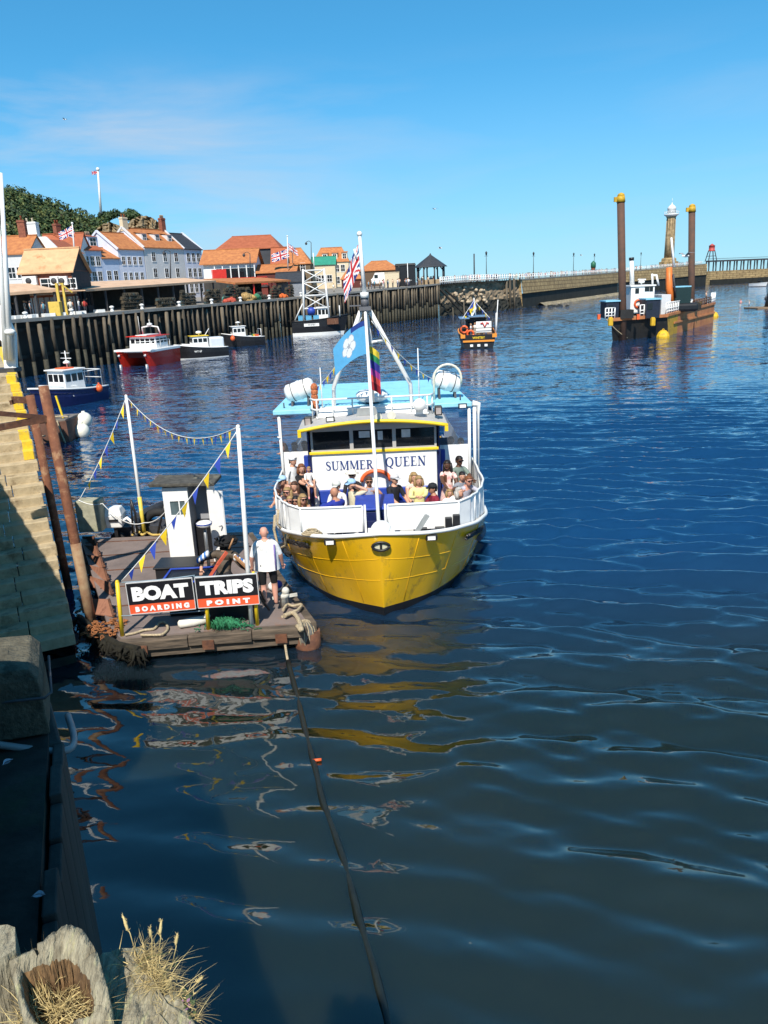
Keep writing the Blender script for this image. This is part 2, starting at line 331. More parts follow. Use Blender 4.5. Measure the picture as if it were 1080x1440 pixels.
    if skirt:
        q = MB(); rings = []
        for z, r in ((.14, .125), (0, .165), (-.2, .20), (-.45, .24)): rings.append([pel + Q @ (V((r*math.cos(a)*(1+.05*math.sin(a*6)), r*.8*math.sin(a)*(1+.05*math.sin(a*6)), z))*s) for a in [2*math.pi*k/16 for k in range(16)]])
        q.loft(rings, 0, cap=False); part('skirt', q, extra_top or cloth(top), root)
    if extra_top: root.data.materials[1] = extra_top
    return root
# tiny people far away: one low mesh per outfit, copied
def stroller_mesh(top, bot, sk=0):
    b = MB()
    for sd in (-1, 1): b.tube([(sd*.08, 0, .0), (sd*.09, 0, .45), (sd*.09, 0, .88)], [.055, .07, .09], 5, 1)
    b.loft([[(r*math.cos(a), r*.6*math.sin(a), z) for a in [math.pi/3*k for k in range(6)]] for z, r in ((.82, .17), (1.05, .16), (1.3, .21), (1.44, .12))], 0)
    for sd in (-1, 1): b.tube([(sd*.22, 0, 1.38), (sd*.27, 0, 1.1), (sd*.25, -.1, .86)], [.06, .05, .035], 5, 0 if rnd.random() < .5 else 2)
    b.ball((0, -.01, 1.58), .115, 8, 6, 2); b.ball((0, .02, 1.62), .115, 8, 5, 3, (1, 1, .8))
    me = mesh('person', b, [cloth(top), cloth(bot), SKIN[sk], HAIR[rnd.choice(['brown', 'dark', 'grey', 'blond'])]]); return me
STROLL = [stroller_mesh(c, b_, i % 2) for i, (c, b_) in enumerate([((.7, .7, .7), (.05, .06, .12)), ((.45, .05, .04), (.03, .03, .04)), ((.05, .1, .35), (.3, .27, .2)), ((.03, .03, .035), (.1, .12, .2)), ((.65, .5, .35), (.05, .05, .06)), ((.7, .68, .6), (.4, .36, .3)), ((.15, .35, .45), (.04, .04, .05)), ((.7, .35, .35), (.5, .5, .5))])]
WEAR = ['a white top', 'a red top', 'a blue top', 'black', 'a tan top', 'cream', 'a teal top', 'pink']
def stroller(loc, label, group, k=None):
    if k is None: k = rnd.randrange(8); label = label % WEAR[k]
    o = bpy.data.objects.new('person', STROLL[k]); COL.objects.link(o); o.location = loc; o.rotation_euler = (0, 0, rnd.uniform(0, 6.28)); z = rnd.uniform(.92, 1.06); o.scale = (z, z, z)
    return tag(o, label, 'person', group)
# ------------------------------------------------------------------ water
m = bpy.data.materials.new('harbour water'); MATS['water'] = m; m.use_nodes = True; t = m.node_tree; p = t.nodes['Principled BSDF']; K = t.links.new
p.subsurface_method = 'BURLEY'; p.inputs['Subsurface Weight'].default_value = 1.0; p.inputs['Subsurface Radius'].default_value = (.55, .8, .7); p.inputs['Subsurface Scale'].default_value = .7
p.inputs['Roughness'].default_value = .035; p.inputs['IOR'].default_value = 1.55; p.inputs['Specular IOR Level'].default_value = 1.0
c = nd(t, 'ShaderNodeTexCoord')
n0 = nd(t, 'ShaderNodeTexNoise', i_Scale=.16, i_Detail=4); K(c.outputs['Object'], n0.inputs['Vector'])
r0 = nd(t, 'ShaderNodeValToRGB'); e = r0.color_ramp.elements; e[0].position = .35; e[0].color = (.0075, .0120, .0070, 1); e[1].position = .65; e[1].color = (.0120, .0155, .0075, 1); K(n0.outputs[0], r0.inputs[0])
def wl(scale, st, rot, dist, det=3, rgh=.5):
    g = nd(t, 'ShaderNodeMapping'); g.inputs['Scale'].default_value = st; g.inputs['Rotation'].default_value = (0, 0, R(rot)); K(c.outputs['Object'], g.inputs[0])
    n = nd(t, 'ShaderNodeTexNoise', i_Scale=scale, i_Detail=det, i_Roughness=rgh, i_Distortion=dist); K(g.outputs[0], n.inputs['Vector']); return n
# calm in the lee of the quay, more wind out in the harbour
sp = nd(t, 'ShaderNodeSeparateXYZ'); K(c.outputs['Object'], sp.inputs[0])
def rng(src, a, b, lo, hi):
    q = nd(t, 'ShaderNodeMapRange', interpolation_type='SMOOTHSTEP', i_1=a, i_2=b, i_3=lo, i_4=hi); K(src, q.inputs[0]); return q.outputs[0]
wind = rng(sp.outputs[1], 7, 21, .15, 1.0)
gust = wl(.05, (1, 2.0, 1), 15, 1.0, 3); gr = rng(gust.outputs[0], .35, .65, .55, 1.15)
wm = nd(t, 'ShaderNodeMath', operation='MULTIPLY'); K(wind, wm.inputs[0]); K(gr, wm.inputs[1])
dp = rng(sp.outputs[1], 11, 22, 0, 1)   # silty by the quay; bluer further out, with reflected sky put into the colour
mb_ = nd(t, 'ShaderNodeMixRGB'); mb_.inputs[2].default_value = (.004, .031, .092, 1); K(dp, mb_.inputs[0]); K(r0.outputs[0], mb_.inputs[1]); K(mb_.outputs[0], p.inputs['Base Color'])
geo = nd(t, 'ShaderNodeNewGeometry'); acc = geo.outputs['Normal']
for (sc, st, rot, di, amt, det) in ((0.30, (1, 2.2, 1), 8, .9, (.12, .28, 0), 3), (1.1, (.8, 1.9, 1), -10, .6, (.24, .50, 0), 4), (4.2, (.9, 1.6, 1), 14, .5, (.26, .42, 0), 3)):
    n = wl(sc, st, rot, di, det)
    sb = nd(t, 'ShaderNodeVectorMath', operation='SUBTRACT'); sb.inputs[1].default_value = (.5, .5, .5); K(n.outputs[1], sb.inputs[0])
    ml = nd(t, 'ShaderNodeVectorMath', operation='MULTIPLY'); ml.inputs[1].default_value = amt; K(sb.outputs[0], ml.inputs[0])
    sc_ = nd(t, 'ShaderNodeVectorMath', operation='SCALE'); K(ml.outputs[0], sc_.inputs[0]); K(wm.outputs[0], sc_.inputs['Scale'])
    ad = nd(t, 'ShaderNodeVectorMath', operation='ADD'); K(acc, ad.inputs[0]); K(sc_.outputs[0], ad.inputs[1]); acc = ad.outputs[0]
nn = nd(t, 'ShaderNodeVectorMath', operation='NORMALIZE'); K(acc, nn.inputs[0]); K(nn.outputs[0], p.inputs['Normal'])
# near patch: waves as real geometry, fading out at its rim; beyond it a flat sheet out to the horizon
X0, X1, Y0, Y1 = -14.0, 30.0, -3.0, 52.0
nx, ny = 420, 760
ys = np.concatenate([np.linspace(Y0, 26, 520, endpoint=False), np.linspace(26, Y1, ny-520)]); xs = np.linspace(X0, X1, nx)
GX, GY = np.meshgrid(xs, ys); Z = np.zeros_like(GX)
rs = np.random.RandomState(5)
def lowf(sx, sy, k=7):
    o = np.zeros_like(GX)
    for _ in range(k): o += np.sin(GX*sx*rs.uniform(.4, 1.4)*rs.choice([-1, 1]) + GY*sy*rs.uniform(.4, 1.4) + rs.uniform(0, 6.3))
    return o/math.sqrt(k)
calm = 1/(1+np.exp(-(GX+0.075*GY-1.6)/1.5)); calm = .17+.83*calm      # sheltered water beside the quay
for lam, slope, spread, k in ((2.2, .12, .14, 5), (1.15, .17, .11, 7), (.80, .165, .16, 9), (.48, .085, .4, 10)):
    for _ in range(k):
        l = lam*rs.uniform(.75, 1.3); a = rs.normal(R(-102), spread); kk = 2*math.pi/l
        ph = GX*math.cos(a)*kk + GY*math.sin(a)*kk + rs.uniform(0, 6.3) + .9*lowf(.16, .22, 3)
        Z += slope/kk*(np.sin(ph)+.12*np.cos(2*ph))*np.clip(.8+.5*lowf(.25, .3, 4), 0, 1.5)
Z *= calm
# chop further out
far = 1/(1+np.exp(-(GY-25)/3.0)); Z += far*.006*lowf(2.6, 3.4, 14)
# bow wave running out to the right of the boat, and a fainter one to the left
def ridge(ax, ay, bx_, by_, amp, w):
    dx, dy = bx_-ax, by_-ay; l = math.hypot(dx, dy); dx /= l; dy /= l
    s_ = (GX-ax)*dx+(GY-ay)*dy; d = -(GX-ax)*dy+(GY-ay)*dx + .18*np.sin(s_*2.1)
    env = 1/(1+np.exp(-(s_-.2)/.5))*1/(1+np.exp((s_-l)/1.6))
    return amp*env*(np.exp(-(d/w)**2)-.75*np.exp(-((d-2*w)/(1.2*w))**2)+.45*np.exp(-((d-4.4*w)/w)**2))
Z += ridge(1.9, 18.2, 9.5, 25.0, .055, .22)*(1+.35*lowf(1.1, 1.3, 4)) + ridge(-.5, 16.2, -2.0, 19.5, .02, .2)
Z += .02*lowf(1.9, 2.6, 12)*np.exp(-((GX-5.2)/3.0)**2-((GY-25)/5)**2)
fx = np.clip(np.minimum(GX-X0, X1-GX)/4, 0, 1); fy = np.clip(np.minimum(GY-Y0+2, Y1-GY)/24, 0, 1); Z *= fx*fy
Z[0, :] = 0; Z[-1, :] = 0; Z[:, 0] = 0; Z[:, -1] = 0
me = bpy.data.meshes.new('water'); nv = nx*ny
big = 9000.0
vs = np.zeros((nv+8, 3)); vs[:nv, 0] = GX.ravel(); vs[:nv, 1] = GY.ravel(); vs[:nv, 2] = Z.ravel()
vs[nv:nv+4] = [(X0, Y0, 0), (X1, Y0, 0), (X1, Y1, 0), (X0, Y1, 0)]; vs[nv+4:] = [(-big, -big, 0), (big, -big, 0), (big, big, 0), (-big, big, 0)]
idx = np.arange(nv).reshape(ny, nx)
q = np.stack([idx[:-1, :-1], idx[:-1, 1:], idx[1:, 1:], idx[1:, :-1]], -1).reshape(-1, 4)
o4 = np.array([[nv+i, nv+(i+1) % 4, nv+4+(i+1) % 4, nv+4+i] for i in range(4)])[:, ::-1]
q = np.concatenate([q, o4])
me.vertices.add(len(vs)); me.vertices.foreach_set('co', vs.ravel()); me.loops.add(q.size); me.loops.foreach_set('vertex_index', q.ravel().astype(np.int32))
me.polygons.add(len(q)); me.polygons.foreach_set('loop_start', np.arange(0, q.size, 4, dtype=np.int32)); me.polygons.foreach_set('loop_total', np.full(len(q), 4, dtype=np.int32))
me.polygons.foreach_set('use_smooth', np.ones(len(q), dtype=bool)); me.update(calc_edges=True); me.validate(); me.materials.append(MATS['water'])
wob = bpy.data.objects.new('water', me); COL.objects.link(wob); wob['kind'] = 'structure'
# ------------------------------------------------------------------ far quay, pier, hill
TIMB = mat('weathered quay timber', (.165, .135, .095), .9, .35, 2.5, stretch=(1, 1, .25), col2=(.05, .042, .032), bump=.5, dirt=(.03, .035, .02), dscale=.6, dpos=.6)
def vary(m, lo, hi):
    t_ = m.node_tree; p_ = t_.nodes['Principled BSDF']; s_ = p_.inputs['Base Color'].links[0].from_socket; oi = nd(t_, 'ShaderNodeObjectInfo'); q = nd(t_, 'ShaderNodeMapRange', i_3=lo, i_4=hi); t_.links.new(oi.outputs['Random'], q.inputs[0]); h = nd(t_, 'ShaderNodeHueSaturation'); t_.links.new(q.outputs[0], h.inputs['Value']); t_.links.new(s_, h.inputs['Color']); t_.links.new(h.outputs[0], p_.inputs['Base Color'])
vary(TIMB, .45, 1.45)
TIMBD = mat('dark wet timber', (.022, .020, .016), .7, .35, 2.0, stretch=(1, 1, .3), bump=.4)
CONC = mat('quay concrete', (.30, .28, .245), .9, .15, .8, dirt=(.18, .16, .13), dscale=.5)
CLAY = mat('clay tile roof', (.50, .20, .065), .8, .25, 1.6, col2=(.31, .105, .04), bump=.6, bscale=9)
CLAYR = mat('red tile roof', (.40, .115, .05), .8, .25, 1.2, col2=(.28, .075, .03), bump=.6, bscale=9)
TANR = mat('tan felt roof', (.56, .37, .24), .85, .12, .8, dirt=(.62, .45, .32), dscale=.6)
SLATE = mat('slate roof', (.035, .038, .045), .6, .2, 3, bump=.3)
BRICK = mat('red brick', (.25, .085, .05), .85, .25, 4, bump=.3)
Q = [V((-54, 30, 5.4)), V((-32.6, 84.8, 5.55)), V((-14.8, 128.9, 5.85)), V((14.7, 177.6, 7.0))]
def qpt(t):                                # t = 0..3 along the quay edge
    i = min(2, int(t)); return Q[i].lerp(Q[i+1], t-i)
def qn(t): i = min(2, int(t)); d = (Q[i+1]-Q[i]); return V((d.y, -d.x, 0)).normalized()     # towards the water
def qy(Y):                                 # quay edge at distance Y
    for i in range(3):
        if Q[i+1].y >= Y or i == 2: f = (Y-Q[i].y)/(Q[i+1].y-Q[i].y); return Q[i].lerp(Q[i+1], f)
def qpx(x, back=0.0, dz=.05):              # point on the quay, set back from its edge, seen at picture column x
    best = None
    for k in range(400):
        t = .4+2.6*k/400; p = qpt(t)-qn(t)*back; v = p-EYE; c = 540+FL*v.dot(_R)/v.dot(_F)
        if best is None or abs(c-x) < best[0]: best = (abs(c-x), p)
    p = best[1].copy(); p.z += dz; return p
# ground behind the quay, rising to the hill
g = MB(); gl = []
for p in Q + [V((38.5, 207.4, 7.6))]: gl.append(p)
gl2 = [V((p.x-62, p.y+18, 7.0)) for p in Q] + [V((20, 232, 7.6))]; gl3 = [V((p.x-260, p.y+120, 9)) for p in gl2]
ctr = gl + gl2[::-1]
for i in range(len(gl)-1):
    g.quad(gl[i], gl[i+1], gl2[i+1], gl2[i]); g.quad(gl2[i], gl2[i+1], gl3[i+1], gl3[i])
struct('ground', g, mat('quay paving', (.24, .22, .19), .9, .15, .5, dirt=(.14, .13, .12), dscale=.3))
fq = thing('timber_quay', 'long dark timber piled quay wall across the harbour with boats moored to it', 'quay wall', tuple(Q[1].xy)+(0,))
b = MB()
for i in range(3):
    n = qn(i)*-.75
    a, c = Q[i]+n, Q[i+1]+n; b.quad(V((a.x, a.y, -.6)), V((c.x, c.y, -.6)), c-V((0, 0, .02)), a-V((0, 0, .02)))
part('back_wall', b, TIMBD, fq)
for i in range(3):
    b = MB(); n = qn(i); a, c = Q[i], Q[i+1]
    b.beam(a-n*.12+V((0, 0, -.06)), c-n*.12+V((0, 0, -.06)), .5, .34, 0); part('coping', b, CONC, fq)
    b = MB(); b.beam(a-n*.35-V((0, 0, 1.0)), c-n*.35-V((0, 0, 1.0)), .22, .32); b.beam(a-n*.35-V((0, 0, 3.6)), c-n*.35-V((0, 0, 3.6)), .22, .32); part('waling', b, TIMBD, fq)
pm = []
for k in range(7):
    b = MB(); hgt = 6.2; rr = .16+.02*k
    mx_, wz = rnd.uniform(-.06, .06), rnd.uniform(1.9, 2.9); b.tube([(0, 0, -.8), (mx_, 0, wz)], [rr*1.08, rr*1.03], 8, 1); b.tube([(mx_, 0, wz), (rnd.uniform(-.05, .05), 0, 4.4), (rnd.uniform(-.03, .03), 0, hgt)], [rr, rr*.97, rr*.92], 8); b.ball((0, 0, hgt), rr*.9, 8, 4, 0, (1, 1, .25)); pm.append(mesh('pile', b, [TIMB, mat('weedy pile foot', (.045, .042, .028), .8, .4, 3, bump=.5)]))
npile = 0
for i in range(3):
    l = (Q[i+1]-Q[i]).length; k = int(l/(1.15 if i else 1.6))
    for j in range(k):
        t = i+(j+.5)/k
        if i == 0 and t < .55: continue
        p = qpt(t) + qn(t)*.02
        piece('pile', pm[rnd.randrange(7)], fq, (p.x, p.y, p.z-6.35+rnd.uniform(-.5, .1)), rnd.uniform(0, 6), ry=rnd.uniform(-.035, .035), rx=rnd.uniform(-.02, .02)); npile += 1
# white mooring bollards along the edge
bm_ = MB(); bm_.lathe((0, 0, 0), [(.24, 0), (.22, .1), (.16, .18), (.17, .4), (.27, .46), (.27, .56), (.15, .64), (.02, .66)], 10); bmesh_b = mesh('bollard', bm_, WHITE)
for j, Y in enumerate((66, 74, 80, 86, 92, 97, 104, 111, 118, 126, 134)):
    p = qy(Y); o = bpy.data.objects.new('bollard', bmesh_b); COL.objects.link(o); o.location = p - qn(1)*.6 + V((0, 0, .1)); tag(o, 'white iron mooring bollard on the far quay edge, number %d counted from the left' % (j+1) if False else '%s white mooring bollard from the left along the far quay edge' % ('first second third fourth fifth sixth seventh eighth ninth tenth eleventh'.split()[j]), 'bollard', 'bollards along the timber quay')
# --- rubble wall and pier
W0 = Q[3]; W1 = V((38.5, 207.4, 0)); PT = [aty(735, 394, 207.4), aty(870, 383.5, 314.7), aty(990, 371.5, 386)]
PB = [W1, V((96.2, 314.7, 0)), V((160.0, 386, 0))]
STONE = mat('pier stone', (.48, .34, .16), .9, .2, .5, col2=(.28, .195, .095), bump=.5, bscale=1.2, dirt=(.12, .10, .07), dscale=.22, dpos=.6)
STONED = mat('weed covered stone', (.018, .018, .013), .8, .4, .5, bump=.6, bscale=1)
m = STONE.node_tree; pr = m.nodes['Principled BSDF']; bk = nd(m, 'ShaderNodeTexBrick', i_Scale=.24, i_Mortar_Size=.03); bk.inputs['Color1'].default_value = (1, 1, 1, 1); bk.inputs['Color2'].default_value = (.72, .70, .68, 1); bk.inputs['Mortar'].default_value = (.38, .36, .33, 1)
tcn = nd(m, 'ShaderNodeTexCoord'); sx = nd(m, 'ShaderNodeSeparateXYZ'); cx_ = nd(m, 'ShaderNodeCombineXYZ'); m.links.new(tcn.outputs['Object'], sx.inputs[0]); m.links.new(sx.outputs[1], cx_.inputs[0]); m.links.new(sx.outputs[2], cx_.inputs[1]); m.links.new(cx_.outputs[0], bk.inputs['Vector'])
mul = nd(m, 'ShaderNodeMixRGB', blend_type='MULTIPLY', i_0=.85); src = pr.inputs['Base Color'].links[0].from_socket; m.links.new(src, mul.inputs[1]); m.links.new(bk.outputs[0], mul.inputs[2]); m.links.new(mul.outputs[0], pr.inputs['Base Color'])
pier = thing('stone_pier', 'long honey coloured stone pier with dark weedy foot running out to the lighthouse', 'pier', tuple(PB[0]))
b = MB(); lo = MB(); dk = MB(); par = MB()
for i in range(2):
    a, c = PB[i], PB[i+1]; d = (c-a).normalized(); n = V((d.y, -d.x, 0)); ta, tc_ = PT[i].z, PT[i+1].z; k = 24; w = 11
    for j in range(k):
        f0, f1 = j/k, (j+1)/k; p, q = a.lerp(c, f0), a.lerp(c, f1); z0, z1 = ta+(tc_-ta)*f0, ta+(tc_-ta)*f1; m0, m1 = z0*.52, z1*.52
        b.add([p+V((0, 0, m0)), q+V((0, 0, m1)), q+V((0, 0, z1))-n*.5, p+V((0, 0, z0))-n*.5, p+V((0, 0, z0))-n*w, q+V((0, 0, z1))-n*w], [(0, 1, 2, 3), (3, 2, 5, 4)])
        lo.add([p-n*.35+V((0, 0, -.5)), q-n*.35+V((0, 0, -.5)), q-n*.35+V((0, 0, m1)), p-n*.35+V((0, 0, m0)), p+V((0, 0, m0)), q+V((0, 0, m1))], [(0, 1, 2, 3), (3, 2, 5, 4)])
    par.beam(a+V((0, 0, ta+.12))-n*.8, c+V((0, 0, tc_+.12))-n*.8, .7, .26)
c = PB[2]; d = (PB[2]-PB[1]).normalized(); n = V((d.y, -d.x, 0)); zt = PT[2].z
hd = MB(); k = 14; ring = lambda r, z: [c-n*6 + d*(math.sin(math.pi*j/(k-1))*r) + n*(math.cos(math.pi*j/(k-1))*r) + V((0, 0, z)) for j in range(k)]
hd.loft([ring(5.95, 3.5*zt/7.3), ring(5.6, zt)], 0, True, True, True); lo.loft([ring(5.6, -.5), ring(5.6, 3.5*zt/7.3)], 0)
a = PB[0]; n = V((d_.y, -d_.x, 0)) if False else V((.88, -.47, 0)); b.add([a+V((0, 0, -.5)), a-n*11+V((0, 0, -.5)), a-n*11+V((0, 0, PT[0].z)), a-n*.5+V((0, 0, PT[0].z))], [(0, 1, 2, 3)]); part('stone_face', b, STONE, pier); part('weedy_foot', lo, STONED, pier); part('kerb_stones', par, CONC, pier); part('pier_head', hd, STONE, pier)
bc = MB(); rs2 = random.Random(3)
for i in range(1):
    a, e = PB[0].lerp(PB[1], .12), PB[1].lerp(PB[2], .1); k = 60; d = (e-a).normalized(); n = V((d.y, -d.x, 0)); pr_ = None
    rows = [[a.lerp(e, j/k) + n*(-.8), a.lerp(e, j/k)+V((0, 0, .75))+n*rs2.uniform(.1, .8), a.lerp(e, j/k)+n*rs2.uniform(1.2, 2.6)+V((0, 0, -.15))] for j in range(k+1)]
    for j in range(k):
        for q in range(2): bc.quad(rows[j][q], rows[j+1][q], rows[j+1][q+1], rows[j][q+1])
struct('shore', bc, mat('shingle', (.25, .21, .14), .95, .3, 1.5, dirt=(.1, .1, .06), dscale=.5))
# rubble section between the timber quay and the pier
rub = thing('rubble_wall', 'rough stone embankment wall between the timber quay and the pier', 'wall', (14.7, 177.6, 0))
b = MB(); d = W1-V((W0.x, W0.y, 0)); L_ = d.length; d.normalize(); n = V((d.y, -d.x, 0)); nz_, nu = 14, 44; rr = random.Random(9); G = {}
for i in range(nu+1):
    for j in range(nz_+1):
        z = -.5+j/nz_*7.6; back = -(z/7.3)*1.6
        p = V((W0.x, W0.y, 0))+d*(L_*i/nu)+n*(back+rr.uniform(-.35, .35)*(0 if i in (0, nu) else 1)); p.z = z+(rr.uniform(-.12, .12) if 0 < j < nz_ else 0); G[i, j] = p
for i in range(nu):
    for j in range(nz_): b.add([G[i, j], G[i+1, j], G[i+1, j+1], G[i, j+1]], [(0, 1, 2, 3)], 1 if j < 6 else 0)
part('rubble_face', b, [mat('rubble stone', (.33, .25, .16), .9, .4, .9, col2=(.12, .09, .06), bump=1, bscale=2), STONED], rub)
bo = [mesh('boulder', (lambda q: (q.ball((0, 0, 0), .8, 7, 5, 0, (1, .8, .6)), [setattr(q, 'v', [p*rr.uniform(.8, 1.15) for p in q.v])], q)[2])(MB()), [mat('pale boulder', (.42, .34, .24), .95, .3, 2)]) for _ in range(3)]
for k in range(26):
    i = rr.uniform(.18, .55); z = rr.uniform(2.2, 6.2); p = V((W0.x, W0.y, 0))+d*(L_*i)+n*(-(z/7.3)*1.6+.25); s_ = rr.uniform(.4, 1.0); piece('boulder', bo[k % 3], rub, (p.x, p.y, z), rr.uniform(0, 6), (s_, s_, s_))
DB = bo[0].copy(); DB.materials[0] = STONED
for k in range(14):
    p = PB[0]+V((rr.uniform(-3, 9), rr.uniform(-2, 7), 0)); p.x += 1.5; s_ = rr.uniform(.5, 1.1); o = piece('boulder', DB, None, (p.x+2+rr.uniform(-4, 6), p.y-1+rr.uniform(-3, 8), -.1), rr.uniform(0, 6), (s_*1.4, s_, s_*.7)); tag(o, 'dark wet boulder lying in the water at the foot of the pier', 'boulder', 'boulders at the foot of the pier')
st = thing('timber_ramp', 'dark timber braces sloping down from the end of the quay over the rubble', 'timber ramp', (15, 178, 0))
b = MB(); b.beam(aty(619, 407, 176), aty(660, 449, 179), .5, .35); b.beam(aty(626, 407, 178), aty(668, 447, 182), .4, .3); part('brace', b, TIMBD, st)
b = MB()
for x in (636, 652): b.beam(aty(x, 424, 178), aty(x+2, 452, 178), .3, .3)
part('post', b, TIMB, st)
fp = thing('fender_piles', 'cluster of upright timber piles standing against the corner of the pier wall', 'piles', tuple(PB[0]))
for x, y0 in ((692, 414), (698, 412), (704, 416), (712, 394), (717, 393), (723, 392)):
    b = MB(); Y = 199+ (x-690)*.12; b.tube([aty(x+1, 440, Y), aty(x, y0, Y)], .3, 7); part('pile', b, TIMB, fp)
# railing on top of pier + lamp posts + people
def rail(name, label, pts, h, n, mt, group=None, post=.05, bars=2):
    t = thing(name, label, 'railing', tuple(pts[0]), group); b = MB()
    for i in range(len(pts)-1):
        for k in range(bars): z = h*(k+1)/bars; b.tube([pts[i]+V((0, 0, z)), pts[i+1]+V((0, 0, z))], post*.8, 5)
    part('rail', b, mt, t); pb = MB(); pb.cyl((0, 0, 0), (0, 0, h+.05), post*1.2, n=6); pmh = mesh('post', pb, mt)
    ls = [(pts[i+1]-pts[i]).length for i in range(len(pts)-1)]; T = sum(ls)
    for k in range(n+1):
        s_ = T*k/n; i = 0
        while i < len(ls)-1 and s_ > ls[i]: s_ -= ls[i]; i += 1
        piece('post', pmh, t, pts[i].lerp(pts[i+1], min(1, s_/ls[i])))
    return t
pn = V((.83, -.55, 0))
rail('white_railing', 'white iron railing along the top of the stone pier', [p-pn*1.0+V((0, 0, .2)) for p in PT], 1.25, 130, WHITE, post=.09)
rail('white_railing', 'white fence at the landward end of the pier above the rubble wall', [aty(619, 400, 176.5), aty(660, 396.5, 190), aty(722, 394, 204)], 1.5, 34, WHITE, post=.10, bars=3)
lampm = MB(); lampm.cyl((0, 0, 0), (0, 0, 1), .14, .10, 8); lampm.cyl((0, 0, 1), (0, 0, 4.6), .075, .05, 8); lampm.box((0, 0, 4.62), (.7, .06, .06)); lampm.lathe((0, 0, 4.7), [(.10, 0), (.2, .5), (.22, .55), (.03, .8)], 8)
lm = mesh('street_lamp', lampm, DARK)
for wd, x, Y in (('first', 684, 197), ('second', 750, 222), ('third', 806, 258), ('fourth', 835, 288), ('fifth', 900, 332)):
    z = PT[0].z+(PT[1].z-PT[0].z)*max(0, min(1, (Y-207)/107)) if Y < 315 else PT[1].z+(PT[2].z-PT[1].z)*(Y-315)/71
    p = aty(x, 390, Y); o = bpy.data.objects.new('street_lamp', lm); COL.objects.link(o); o.location = (p.x, p.y, z); o.scale = (1.3,)*3; tag(o, '%s black lamp post from the landward end of the stone pier' % wd, 'lamp post', 'lamp posts along the pier')
o = bpy.data.objects.new('post', mesh('post', (lambda q: q.cyl((0, 0, 0), (0, 0, 6), .16, .16, 8))(MB()), DARK)); COL.objects.link(o); o.location = aty(667, 394, 192); tag(o, 'plain dark post without lamp near the landward end of the pier', 'post')
for k in range(150):
    f = rnd.random()
    if f < .62: g_ = rnd.random(); p = PT[0].lerp(PT[1], g_)
    else: p = PT[1].lerp(PT[2], rnd.random()*.93)
    stroller(p-pn*rnd.uniform(1.6, 6)+V((0, 0, .05)), ('distant person in %s on the ' + ('landward third' if f < .62 and g_ < .5 else 'middle third' if f < .62 else 'lighthouse third') + ' of the stone pier'), 'people strolling along the pier')
for k in range(46):
    x = rnd.uniform(586, 722); Y = 178+(x-620)*.26+rnd.uniform(3, 9); p = aty(x, 396, Y); stroller((p.x, p.y, 7.05), 'distant person in %s behind the white fence by the shelter', 'people behind the white fence')
# lighthouse
lt = thing('lighthouse', 'slender stone column lighthouse with white lantern at the pier end', 'lighthouse', tuple(aty(940, 375, 379).xy)+(PT[2].z-.5,))
lx, ly = lt.location.xy; zb = lt.location.z
b = MB(); b.lathe((lx, ly, zb), [(4.6, 0), (4.6, 2.2), (3.6, 2.4), (3.4, 3.8), (2.5, 4.0)], 8, sm=False); part('plinth', b, STONE, lt)
b = MB(); b.lathe((lx, ly, zb+3.9), [(2.25, 0), (2.1, 8), (1.95, 17.5), (2.3, 18.3)], 16)
for k in range(10): a = k*math.pi/5; b.cyl((lx+2.1*math.cos(a), ly+2.1*math.sin(a), zb+4), (lx+1.9*math.cos(a), ly+1.9*math.sin(a), zb+21.3), .22, n=5)
part('column', b, mat('lighthouse stone', (.34, .245, .13), .9, .3, .9, bump=.4), lt)
b = MB(); b.lathe((lx, ly, zb+22.1), [(2.2, 0), (3.3, .8), (3.3, 1.1), (2.0, 1.15)], 16); part('gallery', b, WHITE, lt)
b = MB(); b.lathe((lx, ly, zb+23.2), [(1.9, 0), (1.9, 2.2), (2.05, 2.4), (1.7, 3.1), (.9, 3.9), (.25, 4.2), (.25, 4.7), (.03, 5.2)], 12); b.cyl((lx, ly, zb+28), (lx, ly, zb+30), .06); part('lantern', b, mat('lantern white', (.7, .7, .68), .4, .08, 2), lt)
b = MB()
for k in range(16): a = k*math.pi/8; b.cyl((lx+3.2*math.cos(a), ly+3.2*math.sin(a), zb+23.2), (lx+3.2*math.cos(a), ly+3.2*math.sin(a), zb+24.4), .06, n=4)
b.tube([(lx+3.2*math.cos(k*math.pi/8), ly+3.2*math.sin(k*math.pi/8), zb+24.4) for k in range(17)], .06, 4); part('gallery_rail', b, WHITE, lt)
# green beacon on the pier
gb = thing('harbour_beacon', 'small green painted beacon tower on the pier among the people', 'beacon', tuple(aty(834, 386, 287))); p = gb.location
b = MB(); b.lathe(p, [(.9, 0), (.75, 2.2), (.8, 2.3)], 8); part('base', b, mat('beacon brick', (.35, .1, .06), .8), gb)
b = MB(); b.lathe(p+V((0, 0, 2.3)), [(.9, 0), (.9, 1.6), (.5, 2.0), (.05, 2.4)], 8); part('lantern', b, mat('beacon green', (.02, .13, .07), .5), gb)
